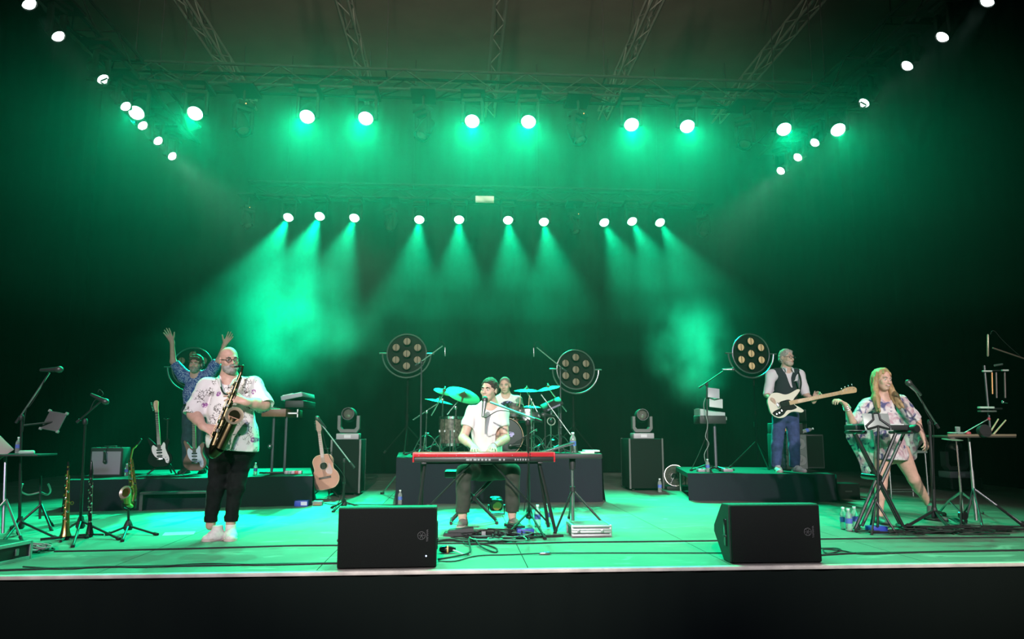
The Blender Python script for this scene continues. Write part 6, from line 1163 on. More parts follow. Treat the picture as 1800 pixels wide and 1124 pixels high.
p = FP(809, 943, 0); T = thing('foot_pedal', 'black sloped foot pedal in front of the keyboard player', 'pedal', p); MB().prism([(-.16, 0), (.16, 0), (.15, 0.028), (-.14, 0.028)], p, V(1, 0, 0), V(0, 0, 1), V(0, 1, 0), 0, .16).obj('base', PLASTIC, T, smooth=False); MB().prism([(-.12, 0.03), (.13, 0.03), (.12, 0.070), (-.10, 0.050)], p, V(1, 0, 0), V(0, 0, 1), V(0, 1, 0), 0.02, .14).obj('treadle', mat('pedal_rubber', (0.04, 0.045, 0.045), 0.6), T, smooth=False)
p = FP(850, 946, 0); T = thing('power_adapter', 'small grey power adapter among the cables', 'adapter', p); MB().box(p + V(0, 0, 0.03), (0.04, 0.05, 0.06), None, 0.006).obj('case', mat('adapter_grey', (0.25, 0.27, 0.27), 0.5), T); MB().tube(p + V(0, .02, 0.05), p + V(0.03, .1, 0.03), 0.005).obj('lead', RUBBER, T)
p = FP(924, 942, 0); T = thing('direct_box', 'blue direct box among the cables under the keyboard', 'box', p); MB().box(p + V(0, .05, 0.03), (0.16, 0.10, 0.055), None, 0.006).obj('case', BLUE, T); MB().box(p + V(0.06, -0.0005, 0.018), (0.03, 0.004, 0.02)).obj('red_switch', mat('switch_red', (0.5, 0.04, 0.04), 0.4), T)
p = FP(905, 930, 0); T = thing('sustain_pedal', 'black sustain pedal beside the keyboard player foot', 'pedal', p); MB().box(p + V(0, 0.05, 0.02), (0.13, 0.2, 0.035), Euler((0.08, 0, 0.5)), 0.008).obj('base', PLASTIC, T); MB().box(p + V(-.02, 0.02, 0.048), (0.05, 0.12, 0.012), Euler((0.1, 0, 0.5)), 0.004).obj('lever', CHROME, T)
p = FP(783, 973, 0); T = thing('cable_connector', 'black power connector with yellow ring beside the loudspeaker', 'connector', p); MB().lathe(p + V(-.05, 0, 0.03), (1, 0.05, 0), [(0, 0.014), (0.02, 0.026), (0.06, 0.030)], 14).obj('plug', BLACKG, T); MB().lathe(p + V(.01, 0, 0.031), (1, 0.05, 0), [(0, 0.031), (0.012, 0.031)], 14).obj('ring', mat('ring_yellow', (0.6, 0.45, 0.15), 0.4), T); MB().lathe(p + V(.022, 0, 0.03), (1, 0.05, 0), [(0, 0.028), (0.03, 0.022), (0.06, 0.012)], 14).obj('sleeve', BLACKG, T)
p = FP(957, 976, 0); T = thing('inline_connector', 'small metal cable coupling lying near the stage edge', 'connector', p); MB().lathe(p + V(-.045, 0, 0.012), (1, 0, 0), [(0, 0.006), (0.01, 0.011), (0.09, 0.011), (0.1, 0.006)], 10).obj('barrel', CHROME, T)
# ---------------------------------------------------------------- drum kit
ZD = 0.60
def onr(x, Y, z=ZD): return V(W(x, 700, Y).x, Y, z)
SHELL = mat('drum_shell', (0.10, 0.09, 0.07), 0.4, noise=0.8, nscale=26); HEADW = mat('drum_head', (0.55, 0.58, 0.56), 0.5); HEADB = mat('bass_head', (0.012, 0.012, 0.014), 0.35)
def drum(name, label, c, ax, R, L, top_m, shell_m=SHELL, lugs=8, hoop_m=CHROME, legs=None):
    c, ax = Vector(c), Vector(ax).normalized(); u, v, _ = frame_of(ax); T = thing(name, label, 'drum', c)
    MB().lathe(c, ax, [(0.004, R), (L - 0.004, R)], 32).obj('shell', shell_m, T)
    for h in (0.0, L): MB().lathe(c, ax, [(h - 0.018, R + 0.012), (h - 0.018, R + 0.016), (h + 0.018, R + 0.016), (h + 0.018, R + 0.008), (h - 0.018, R + 0.006)], 32).obj('hoop', hoop_m, T)
    MB().lathe(c, ax, [(L, R * .998), (L + 0.006, R * .985), (L + 0.007, 0.002)], 32).obj('batter_head', top_m, T); MB().lathe(c, -ax, [(0, R * .998), (0.006, R * .985), (0.007, 0.002)], 32).obj('resonant_head', HEADW if top_m != HEADB else HEADB, T)
    for k in range(lugs):
        t = 2 * PI * k / lugs + .2; r = u * math.cos(t) + v * math.sin(t); MB().tube(c + r * (R + .014) - ax * .01, c + r * (R + .014) + ax * (L + .01), 0.0035, n=5).box(c + r * (R + .008) + ax * L * .5, (0.02, 0.02, 0.03)).obj('lug', CHROME, T)
    for p in legs or []: MB().tube(p[0], p[1], 0.007, n=6).obj('leg', CHROME, T)
    return T
cb = onr(886, 10.42) ; Rb = 0.255; cb.z = ZD + Rb + 0.02
BD = drum('bass_drum', 'black-fronted bass drum behind the seated singer', cb + V(0, 0.42, 0), V(0, -1, 0), Rb, 0.42, HEADB, lugs=8, hoop_m=mat('hoop_wood', (0.35, 0.22, 0.14), 0.4))
pc = cb + V(0, -0.010, 0); LET = mat('drum_letter', (0.55, 0.45, 0.85), 0.5)
text_mesh('MP', 0.075, LET, BD, V(W(897.5, 765, 10.42).x, cb.y - 0.0095, W(897.5, 765.5, 10.42).z), (1, 0, 0), (0, 0, 1), bold=0.002); MB().path([V(W(x, 700, 10.42).x, cb.y - 0.009, W(x, y, 10.42).z) for x, y in ((892, 760.5), (897, 760), (902, 760.6), (903, 761.5))], 0.003, 5).obj('logo_swoosh', LET, BD)
for s_ in (-1, 1): MB().tube(cb + V(s_ * 0.2, 0.10, -0.16), V(cb.x + s_ * 0.34, cb.y + 0.0, ZD + .008), 0.009).obj('spur', CHROME, BD)
cf = onr(795, 10.75, ZD + 0.16); drum('floor_tom', 'floor tom with glittery dark shell left of the seated singer', cf, V(0, 0, 1), 0.17, 0.38, HEADW, legs=[(cf + V(math.cos(t) * .185, math.sin(t) * .185, 0.2), cf + V(math.cos(t) * .2, math.sin(t) * .2, -0.155)) for t in (0.4, 2.5, 4.6)])
ct = onr(903, 10.85, W(903, 737, 10.85).z); drum('rack_tom', 'small tom mounted in front of the drummer', ct, V(0.05, 0.35, 1), 0.14, 0.17, HEADW, lugs=6)
tm = thing('tom_holder', 'chrome holder carrying the small tom over the bass drum', 'drum hardware', V(ct.x, ct.y, cb.z + Rb)); MB().tube(V(ct.x - .02, cb.y + .22, cb.z + Rb - .01), ct + V(-0.02, -0.02, 0.01), 0.012).obj('post', CHROME, tm); MB().ball(ct + V(-0.02, -0.03, 0.0), 0.025).obj('joint', CHROME, tm)
cs = onr(928, 10.95, ZD + 0.5); drum('snare_drum', 'snare drum beside the drummer knee', cs, V(0, 0.1, 1), 0.17, 0.13, HEADW, mat('snare_shell', (0.3, 0.3, 0.3), 0.3, 0.8))
ss = thing('snare_stand', 'chrome snare stand on the drum riser', 'drum hardware', V(cs.x, cs.y, ZD)); MB().tube(V(cs.x, cs.y, ZD + .1), V(cs.x, cs.y, ZD + 0.49), 0.012).obj('pole', CHROME, ss); tripod(ss, V(cs.x, cs.y, ZD + .28), [V(cs.x + math.cos(t) * .24, cs.y + math.sin(t) * .24, ZD) for t in (0.3, 2.4, 4.5)], CHROME, 0.010)
th = thing('drum_throne', 'round black throne under the drummer', 'stool', DRUMMER.location + V(0, 0.12, 0)); p = DRUMMER.location + V(0, 0.12, 0); MB().lathe(p + V(0, 0, 0.36), (0, 0, 1), [(0, .15), (.01, .17), (.07, .17), (.085, .15)], 24).obj('seat', PLASTIC, th); MB().tube(p + V(0, 0, .1), p + V(0, 0, .37), 0.014).obj('post', CHROME, th); tripod(th, p + V(0, 0, .26), [p + V(math.cos(t) * .25, math.sin(t) * .25, 0) for t in (0.5, 2.6, 4.7)], CHROME, 0.010)
CYM = mat('cymbal_bronze', (0.34, 0.36, 0.20), 0.32, 0.9)
def cymbal(label, x, y, Y, R, nrm):
    c = W(x, y, Y); n = Vector(nrm).normalized(); o = thing('cymbal', label, 'cymbal', c, 'cymbals of the drum kit')
    MB().lathe(c, n, [(-0.030, R), (-0.012, R * .6), (-0.004, R * .22), (0.016, R * .12), (0.02, 0.006), (0.017, 0.006), (0.013, R * .12), (-0.007, R * .22), (-0.015, R * .6), (-0.033, R)], 36).obj('disc', CYM, o); MB().lathe(c, n, [(0.014, 0.014), (0.03, 0.014), (0.032, 0.006), (0.045, 0.006), (0.05, 0.010)], 10).obj('wing_nut', CHROME, o); return o
CY = [cymbal('small splash cymbal at the upper left of the drum kit', 781, 686, 10.7, 0.145, (0.30, -0.35, 1)), cymbal('large tilted crash cymbal left of the singer head', 815, 692, 10.75, 0.255, (0.34, -0.50, 1)), cymbal('flat cymbal edge-on beneath the splash cymbal', 772, 703, 10.95, 0.21, (0.20, -0.06, 1)),
      cymbal('crash cymbal just right of the drummer head', 926, 684, 10.75, 0.185, (0.0, -0.12, 1)), cymbal('right-hand outer crash cymbal tilted beside the seven-lamp fixture', 964, 680, 10.75, 0.165, (-0.22, -0.16, 1)), cymbal('low hi-hat cymbal right of the drummer', 936, 713, 10.95, 0.15, (0.05, -0.06, 1))]
def cstand(label, x, ytop, Y, boom=None, m=CHROME, legh=0.30, R=0.26, a0=0.4):
    f0 = onr(x, Y); top = W(x, ytop, Y); T = thing('cymbal_stand', label, 'cymbal stand', f0, 'chrome cymbal stands'); MB().tube(f0 + V(0, 0, 0.06), V(f0.x, f0.y, (ZD + top.z) / 2), 0.0125).tube(V(f0.x, f0.y, (ZD + top.z) / 2 - .03), top, 0.010).obj('pole', m, T)
    MB().lathe(V(f0.x, f0.y, (ZD + top.z) / 2 - .02), (0, 0, 1), [(0, .018), (.04, .018)], 10).tube(V(f0.x, f0.y, (ZD + top.z) / 2), V(f0.x + .045, f0.y - .01, (ZD + top.z) / 2), 0.006).obj('collar', m, T)
    for k in range(3): t = a0 + k * 2 * PI / 3; e = V(math.cos(t), math.sin(t), 0); l = MB().path(bez([f0 + V(0, 0, legh), f0 + e * R * .45 + V(0, 0, legh * .8), f0 + e * R + V(0, 0, 0.012)], 4), 0.008, 6).obj('leg', m, T); MB().tube(f0 + V(0, 0, .10), f0 + e * R * .6 + V(0, 0, legh * .55), 0.006, n=5).obj('leg_brace', m, T); MB().ball(f0 + e * R + V(0, 0, 0.014), 0.014, 8, 6).obj('rubber_foot', RUBBER, l)
    if boom: MB().tube(W(*boom[0]), W(*boom[1]), 0.0095).obj('boom_arm', m, T); MB().lathe(top - V(0, 0, .025), (0, 0, 1), [(0, .015), (.02, .02), (.045, .015)], 10).obj('tilter', m, T)
    return T
cstand('leftmost chrome cymbal stand of the drum kit', 750, 724, 10.9, ((726, 739, 10.9), (770, 709, 10.95))); cstand('chrome boom stand carrying the splash cymbal', 778, 703, 10.7, ((758, 731, 10.7), (781, 690, 10.7))); cstand('chrome boom stand carrying the large tilted crash', 801, 717, 10.65, ((786, 729, 10.65), (815, 694, 10.74)))
cstand('chrome stand carrying the crash right of the drummer', 934, 704, 10.72, ((944.6, 725, 10.7), (926, 688, 10.74))); cstand('chrome stand at the right end of the drum kit', 982, 703, 10.75, ((996, 724, 10.72), (965, 684, 10.75))); cstand('hi-hat stand beside the drummer', 938, 716, 10.98); cstand('short stand carrying the percussion pad', 968, 746, 10.6)
T = thing('drum_pad', 'slanted black electronic drum pad at the right of the kit', 'drum pad', W(970, 716, 10.6)); c = W(970, 712, 10.6); R_ = Euler((0.5, -0.42, 0)).to_matrix(); MB().box(c, (0.30, 0.20, 0.05), R_, 0.01).obj('case', PLASTIC, T); MB().box(c + R_ @ V(0, -0.101, 0.005), (0.20, 0.004, 0.025), R_).obj('front_strip', mat('strip_violet', (0.25, 0.22, 0.32), 0.4), T)
MB().tube(c - V(0, 0, 0.02), W(968, 748, 10.6), 0.012).obj('mount', CHROME, T)
T = thing('clip_fan', 'small round device clamped on the drum hardware at right', 'fan', W(969, 741, 10.55)); MB().ring(W(969, 741, 10.5), (0, -1, 0.2), 0.055, 0.008, 20, 6).obj('guard_ring', mat('fan_green', (0.25, 0.3, 0.25), 0.5), T); MB().tube(W(969, 741, 10.5), W(968, 748, 10.6), 0.010).ball(W(969, 741, 10.52), 0.03).obj('motor', BLACK, T)
microphone('round-headed drum microphone right of the bass drum', W(951.5, 729, 10.4), V(-0.8, -0.5, 0.1), 1.4, (0.5, 0.55, 0.52)); f0 = onr(958, 10.42); T = thing('microphone_stand', 'short microphone stand at the right of the bass drum', 'microphone stand', f0); MB().tube(f0 + V(0, 0, .02), W(958, 731, 10.42), 0.009).obj('pole', BLACK, T); MB().lathe(f0, (0, 0, 1), [(0, 0.11), (0.015, 0.11), (0.03, 0.03)], 20).obj('round_base', BLACK, T)
for lab, f, x, ytop, ba, bb, mt in (('tall overhead microphone stand left of the drums', onr(741, 10.85), 741, 638, (730, 643.5), (778, 608.5), (782.5, 627)), ('tall overhead microphone stand right of the drums', onr(985, 10.85), 985, 648, (996, 654), (943.5, 611), (938.5, 628))):
    Yv = 10.85; mic_stand(lab, f, W(x, ytop, Yv), (W(*ba, Yv), W(*bb, Yv)), None, m=mat('dark_steel', (0.10, 0.10, 0.11), 0.4, 0.6), boom_m=STEEL, R=0.28)
    microphone('slim overhead microphone hanging from the %s boom over the drums' % ('left' if x < 800 else 'right'), W(*mt, Yv), V(0.03, 0, -1), 1.0, thin=True); s_ = 1 if x < 800 else -1; cable('cable drooping from the %s overhead drum microphone' % ('left' if x < 800 else 'right'), [W(mt[0], mt[1] - 14, Yv), W(mt[0] - s_ * 1, 606, Yv), W(mt[0] - s_ * 9, 602, Yv), W(mt[0] - s_ * 24, 626, Yv), W(mt[0] - s_ * 40, 642, Yv)], 0.003)
f0 = onr(985, 10.3); T = thing('microphone_stand', 'diagonal boom microphone stand crossing the right of the kit', 'microphone stand', f0); MB().tube(W(951, 694, 10.4), W(1003, 765, 10.3), 0.008).obj('boom', STEEL, T); q = W(982, 737, 10.33); MB().tube(V(f0.x, f0.y, ZD + .02), q, 0.010).obj('pole', BLACK, T); MB().lathe(f0, (0, 0, 1), [(0, 0.12), (0.015, 0.12), (0.03, 0.03)], 20).obj('round_base', BLACK, T)
T = thing('microphone_stand', 'low boom stand aimed at the bass drum', 'microphone stand', onr(928, 10.28)); f0 = onr(928, 10.28); MB().tube(f0 + V(0, 0, .02), W(925, 765, 10.32), 0.010).obj('pole', BLACK, T); MB().lathe(f0, (0, 0, 1), [(0, 0.10), (0.015, 0.10), (0.03, 0.03)], 20).obj('round_base', BLACK, T); MB().tube(W(944, 755, 10.32), W(899, 782, 10.30), 0.008).obj('boom', BLACK, T); microphone('short microphone in front of the bass drum', W(893, 784, 10.33), V(-0.9, 0.4, -0.1), 1.1, (0.3, 0.22, 0.15))
for k, (x, nm) in enumerate(((914, 'drumstick tilted up in the drummer hand'), (930, 'drumstick standing near the crash cymbal stand'))): o = MB().tube(W(x - 1, 716, 10.7), W(x + 1.5, 688, 10.72), 0.007, 0.004, 8).obj('drumstick', mat('hickory', (0.55, 0.45, 0.28), 0.5)); tag(o, nm, 'drumstick')
# ---------------------------------------------------------------- floor reflector lamp, bottle
Yr = 12.1; c = W(1186, 836.5, Yr); T = thing('floor_lamp_bowl', 'round floor light with metal bowl between crate and bass riser', 'stage light', V(c.x, Yr, 0)); d = V(-0.15, -1, 0.18).normalized(); MB().lathe(c, d, [(-0.14, 0.03), (-0.12, 0.07), (-0.03, 0.15), (0.02, 0.172), (0.028, 0.172), (0.028, 0.164), (-0.02, 0.14), (-0.10, 0.05)], 32).obj('bowl', mat('bowl_metal', (0.5, 0.48, 0.42), 0.35, 0.8), T)
MB().lathe(c, d, [(-0.10, 0.048), (-0.02, 0.042), (0.0, 0.002)], 20).obj('bulb_cap', BLACKG, T); MB().ring(c + d * 0.022, d, 0.11, 0.003, 28, 5).obj('guard_ring', STEEL, T)
for k in range(6): t = k * PI / 3; u, v, _ = frame_of(d); MB().tube(c + d * .02 + (u * math.cos(t) + v * math.sin(t)) * .04, c + d * .028 + (u * math.cos(t) + v * math.sin(t)) * .17, 0.003, n=5).obj('guard_wire', STEEL, T)
MB().path([c + V(-0.185, 0.02, 0), V(c.x - .18, Yr + .02, 0.02), V(c.x + .18, Yr + .02, 0.02), c + V(0.185, 0.02, 0)], 0.012, 6).obj('bracket', BLACK, T); MB().box(V(c.x + .05, Yr + .05, 0.03), (0.42, 0.3, 0.06), None, 0.006).obj('base', PLASTIC, T)
bottle('lilac-lit water bottle by the floor light', FP(1160, 866, 0), 0.21); 
# ---------------------------------------------------------------- bass player's riser
ZB = 0.37
def onb(x, Y, z=ZB): return V(W(x, 800, Y).x, Y, z)
Yb_ = 11.0; a, b = W(1366, 800, Yb_), W(1420, 800, Yb_); hh = W(1390, 763, Yb_).z - ZB; c = V((a.x + b.x) / 2, Yb_ + .17, ZB); T = thing('bass_cabinet', 'grey-fronted bass speaker cabinet behind the bassist', 'speaker cabinet', c); w = b.x - a.x
MB().box(c + V(0, 0, hh / 2), (w, 0.34, hh), None, 0.012).obj('box', PLASTIC, T); MB().box(c + V(0, -0.172, hh / 2), (w - 0.03, 0.008, hh - .03)).obj('grille', mat('bass_grille', (0.10, 0.115, 0.11), 0.6, noise=0.2, nscale=200), T)
for sx in (-1, 1):
    for z in (0.27, 0.73): p = c + V(sx * w * .25, -0.178, hh * z); s_ = MB().ring(p, (0, -1, 0), w * .18, 0.006, 24, 5).obj('speaker_ring', mat('ring_grey', (0.26, 0.28, 0.27), 0.4, 0.5), T); MB().lathe(p, (0, -1, 0), [(0, w * .17), (-0.006, w * .1), (0.006, w * .06), (0.012, 0.002)], 20).obj('cone', mat('cone_grey', (0.16, 0.17, 0.165), 0.5), s_)
c2 = c + V(0, 0.0, hh); T = thing('bass_amplifier', 'bass amplifier head with glowing amber panel behind the bassist legs', 'amplifier', c2); MB().box(c2 + V(-.02, 0, 0.08), (w * .9, 0.30, 0.16), None, 0.01).obj('case', PLASTIC, T); MB().box(c2 + V(-0.07, -0.152, 0.09), (0.14, 0.006, 0.10)).obj('tube_window', mat('amber_glow', (0.4, 0.2, 0.08), 0.5, emit=(1.0, 0.42, 0.12), es=0.45), T)
for k in range(5): MB().tube(c2 + V(-.12 + .03 * k, -0.15, 0.025), c2 + V(-.12 + .03 * k, -0.165, 0.025), 0.009, n=8).obj('knob', STEEL, T)
Yc_ = 11.3; a, b = W(1400, 800, Yc_), W(1446, 800, Yc_); hh = W(1420, 764, Yc_).z - ZB; c = V((a.x + b.x) / 2 + .04, Yc_ + .2, ZB); T = thing('black_cabinet', 'plain black speaker cabinet right of the bass cabinet', 'speaker cabinet', c); MB().box(c + V(0, 0, hh / 2), (b.x - a.x, 0.36, hh), None, 0.012).obj('box', PLASTIC, T); MB().box(c + V(0, -0.181, hh / 2), (b.x - a.x - .04, 0.006, hh - .05)).obj('grille', GRILLE, T)
bottle('water bottle lying tilted on top of the black cabinet', c + V(-0.10, -0.10, hh + 0.035), 0.20, V(1, 0, 0.28)); c3 = V(W(1412, 740, Yc_ + .2).x, Yc_ + .4, ZB + hh); T = thing('black_box', 'tall black equipment box behind the bassist', 'box', V(c3.x, c3.y, ZB)); MB().box(V(c3.x, c3.y + .1, ZB + .46), (0.26, 0.3, 0.92), None, 0.01).obj('case', PLASTIC, T); MB().box(V(c3.x, c3.y - .052, ZB + .46), (0.22, 0.006, 0.86)).obj('front_panel', GRILLE, T)
T, c, w, h = box_item('black_box', 'low dark box on the floor right of the bass riser', 'box', 1472, 1511, 853, 880, 10.35, mat('crate_black'), 0.3, 0.0); MB().box(c + V(0, -.152, h * .5), (w * .3, 0.008, 0.02)).obj('handle', BLACK, T)
# synth table with tablet
Ys_ = 10.75; zt = W(1252, 731, Ys_).z; T = thing('synthesizer', 'small pale synthesizer on a stand left of the bassist', 'keyboard', V(W(1252, 731, Ys_).x, Ys_ + .15, zt)); a, b = W(1231, 729, Ys_), W(1275, 729, Ys_); w = b.x - a.x; c = V((a.x + b.x) / 2, Ys_ + .15, zt); MB().prism([(-w / 2, 0), (w / 2, 0), (w / 2, 0.045), (-w / 2, 0.10)], c, V(1, 0, 0), V(0, 0, 1), V(0, 1, 0), -0.14, 0.14).obj('case', mat('synth_silver', (0.42, 0.43, 0.45), 0.4), T, smooth=False)
for k in range(7): MB().tube(c + V(-w * .35 + k * w * .11, -0.10, 0.085 - 0.007 * k), c + V(-w * .35 + k * w * .11, -0.10, 0.105 - 0.007 * k), 0.009, n=8).obj('knob', BLACK, T)
for k in range(12): MB().box(c + V(-w * .42 + k * w * .075, 0.07, 0.098 - 0.0045 * k), (w * .07, 0.12, 0.014)).obj('key', WHITE, T)
T = thing('keyboard_stand', 'black column stand under the small pale synthesizer', 'stand', onb(1258, Ys_ + .15)); f0 = onb(1258, Ys_ + .15); MB().tube(f0 + V(0, 0, .03), V(f0.x, f0.y, zt - .12), 0.022).obj('column', mat('column_grey'), T); MB().box(V(c.x, c.y, zt - 0.06), (w * 1.05, 0.30, 0.12), None, 0.006).obj('support_box', PLASTIC, T); MB().box(V(c.x + w * .58, c.y, zt - .04), (0.06, 0.1, 0.05), None, 0.006).obj('side_box', mat('grey_box'), T)
for dx, dy in ((-.28, -.05), (.26, -.05), (0, .25), (0.12, -.22)): MB().tube(f0 + V(0, 0, .05), f0 + V(dx, dy, 0.014), 0.014).obj('foot', BLACK, T)
mic_stand('microphone stand beside the small synthesizer on the bass riser', onb(1243, Ys_ - .1), W(1242.5, 676, Ys_ - .1), (W(1228.6, 682, Ys_ - .1), W(1271, 653, Ys_ - .1)), None, R=0.25); microphone('silver microphone pointing at the seven-lamp fixture by the bassist', W(1293, 650, Ys_ - .12), V(1, -0.1, 0.0), 1.1, (0.6, 0.6, 0.6), STEEL)
c = W(1256, 700, Ys_ - .15); T = thing('tablet_pair', 'two tablets clamped one above the other on the riser microphone stand', 'tablet', c); R_ = Euler((-0.25, 0.12, 0)).to_matrix(); 
for x, y, w_, h_, m in ((1254.5, 691.5, 0.175, 0.15, mat('tablet_pale', (0.40, 0.41, 0.44), 0.4)), (1258.5, 709, 0.20, 0.14, mat('tablet_sheet', (0.55, 0.6, 0.58), 0.5))): MB().box(W(x, y, Ys_ - .15), (w_, 0.012, h_), R_, 0.005).obj('tablet', m, T)
MB().tube(W(1247, 701, Ys_ - .14), W(1242.5, 701, Ys_ - .1), 0.010).obj('clamp_arm', BLACK, T); MB().path([W(1244, 699, Ys_ - .13), W(1256, 703, Ys_ - .17), W(1268, 701, Ys_ - .13)], 0.008, 6).obj('clamp', BLACK, T)
cable('pale cable hanging from the small synthesizer to the riser', [W(1240, 700, Ys_ - .16), W(1237, 715, Ys_ - .18), W(1244, 745, Ys_ - .16), W(1240, 768, Ys_ - .16), W(1246, 781, Ys_ - .17), W(1238, 800, Ys_ - .16), W(1243, 822, Ys_ - .2)], 0.005, mat('cable_grey', (0.28, 0.3, 0.29), 0.6)); cable('black cable hanging off the left end of the bass riser', [W(1242, 765, Ys_), W(1230, 795, Ys_ - .05), W(1217, 822, Ys_ - .2), W(1213, 826, Ys_ - .25)], 0.005)
bottle('water bottle standing on the bass riser by the synthesizer', onb(1243, 10.5), 0.185)
for k, x in enumerate((1233, 1277)): o = thing('effect_pedal', ('effect pedal left of the synthesizer column on the bass riser', 'effect pedal right of the synthesizer column on the bass riser')[k], 'pedal', onb(x, 10.6)); MB().box(onb(x, 10.6) + V(0, 0, .022), (0.14, .1, .044), None, .006).obj('case', mat('pedal_grey', (0.3, 0.3, 0.33), .4), o); MB().tube(onb(x, 10.58) + V(0, 0, .044), onb(x, 10.58) + V(0, 0, .06), .012).obj('switch', CHROME, o)
# ---------------------------------------------------------------- singer's corner at the right
Yx_ = 7.25; zx = W(1545, 757, Yx_).z; xa, xb = W(1499, 755, Yx_).x, W(1590, 755, Yx_).x; T = thing('keyboard_stand', 'black crossed-leg stand in front of the singing woman', 'stand', V((xa + xb) / 2, Yx_, 0))
for dy, lst in ((-0.10, (((1503, 757), (1590, 931)), ((1574, 757), (1503, 931)))), (0.14, (((1500, 752), (1583, 921)), ((1588, 752), (1515, 925))))):
    for (x0, y0), (x1, y1) in lst: q = W(x0, y0, Yx_ + dy); f = W(x1, y1, Yx_ + dy); f.z = 0.020; q.z = zx - 0.03; MB().tube(q, f, 0.017).obj('leg', BLACK, T)
for x0, x1 in ((1503, 1515), (1590, 1583)): MB().tube(V(W(x0, 930, Yx_ - .14).x, Yx_ - .16, 0.019), V(W(x1, 922, Yx_ + .14).x, Yx_ + .20, 0.019), 0.019).obj('foot_bar', RUBBER, T)
for x in (xa + .03, xb - .04): MB().tube(V(x, Yx_ - .18, zx - 0.02), V(x, Yx_ + .20, zx - 0.02), 0.016).obj('support_arm', BLACK, T)
MB().lathe(W(1546, 840, Yx_ - .14), (0, 1, 0), [(0, 0.03), (0.3, 0.03)], 12).obj('pivot', BLACKG, T)
T = thing('controller_keyboard', 'slim black controller keyboard on the crossed-leg stand', 'keyboard', V((xa + xb) / 2, Yx_, zx)); MB().box(V((xa + xb) / 2, Yx_ + .02, zx + 0.028), (xb - xa + .04, 0.22, 0.052), None, 0.008).obj('case', PLASTIC, T)
for k in range(20): MB().box(V(xa + .02 + k * (xb - xa) / 20, Yx_ + .07, zx + 0.058), ((xb - xa) / 20 - .002, 0.11, 0.012)).obj('key', WHITE, T)
o = MB().lathe(W(1597, 755, Yx_ - .05), (0.25, -1, 0.05), [(-.16, .034), (-.15, .04), (.10, .042), (.11, .036)], 18).obj('roll_bag', BLACK); tag(o, 'short black roll lying at the right end of the controller keyboard', 'roll')
Yq = 7.02; T = thing('tablet_stand', 'tablet on a black floor stand in front of the singing woman', 'tablet stand', FP(1544, 926, 0) * 1.0); f0 = V(W(1543, 930, Yq).x, Yq, 0); T.location = f0; R_ = Euler((-0.22, 0, 0)).to_matrix(); c = W(1541, 742, Yq); MB().box(c, (0.265, 0.010, 0.165), R_, 0.005).obj('tablet', mat('tablet_silver', (0.38, 0.42, 0.40), 0.4, 0.3), T)
MB().path([c + R_ @ V(*p) for p in ((-0.03, -0.012, 0.085), (0.03, -0.012, 0.085), (0.035, -0.012, 0.02), (0.12, -0.012, -0.045), (0.11, -0.012, -0.075), (0.05, -0.012, -0.06), (0, -0.012, -0.045), (-0.05, -0.012, -0.06), (-0.11, -0.012, -0.075), (-0.12, -0.012, -0.045), (-0.035, -0.012, 0.02))], 0.011, 8, True).obj('clamp_frame', BLACK, T)
MB().tube(c + R_ @ V(0, -.01, -.05), f0 + V(0, 0, 0.06), 0.012).obj('pole', BLACK, T); tripod(T, f0 + V(0, 0, 0.30), [f0 + V(.12, -.10, 0), f0 + V(-.12, -.10, 0), f0 + V(.02, .18, 0)], BLACK, 0.010)
Yw = 7.1; mic_stand('microphone stand right of the singing woman', V(W(1644, 920, Yw + .45).x, Yw + .45, 0), W(1634, 742, Yw + .4), (W(1650, 753, Yw + .35), W(1606, 683, Yw + .25)), [FP(1594, 929, 0), FP(1668, 931, 0), FP(1660, 907, 0)], r=0.016, hub_h=0.15, boom_m=STEEL); microphone('vocal microphone with pale head beside the singing woman', W(1593, 669, Yw + .22), V(-0.72, -0.15, 0.65), 1.3, (0.65, 0.66, 0.66), STEEL)
cable('cable along the boom beside the singing woman', [W(1609, 686, Yw + .24), W(1618, 700, Yw + .24), W(1628, 725, Yw + .26), W(1640, 748, Yw + .3), W(1641, 790, Yw + .38), W(1642, 860, Yw + .4)], 0.004)
for k, (x, y) in enumerate(((1487, 931), (1493, 934), (1500, 930))): bottle(('left one of the three water bottles beside the crossed-leg stand', 'middle one of the three water bottles beside the crossed-leg stand', 'right one of the three water bottles beside the crossed-leg stand')[k], FP(x, y, 0) + V(0.02 * (k - 1), 0, 0), 0.215)
p = FP(1547, 938, 0); T = thing('direct_box', 'blue direct box on the floor in front of the singing woman', 'box', p); MB().box(p + V(0, .06, 0.032), (0.17, 0.11, 0.06), None, 0.006).obj('case', BLUE, T); MB().tube(p + V(.085, .05, .03), p + V(.12, .05, .03), .008).obj('plug', STEEL, T)
# high stool behind
Yh = 10.3; a, b = W(1566, 873, Yh), W(1636, 873, Yh); zs = W(1600, 795, Yh).z; T = thing('high_stool', 'tall metal-framed stool behind the singing woman', 'stool', V((a.x + b.x) / 2, Yh + .2, 0)); MB().box(V((a.x + b.x) / 2, Yh + .2, zs), (b.x - a.x, 0.42, 0.035), None, 0.008).obj('seat', mat('stool_green', (0.25, 0.3, 0.27), 0.5), T)
for x in (a.x + .02, b.x - .02):
    for y in (Yh + .02, Yh + .38): MB().tube(V(x, y, 0.0), V(x, y, zs - .015), 0.012).obj('leg', STEEL, T)
for y in (Yh + .02, Yh + .38): MB().tube(V(a.x + .02, y, 0.10), V(b.x - .02, y, 0.10), 0.008).obj('foot_rail', STEEL, T)
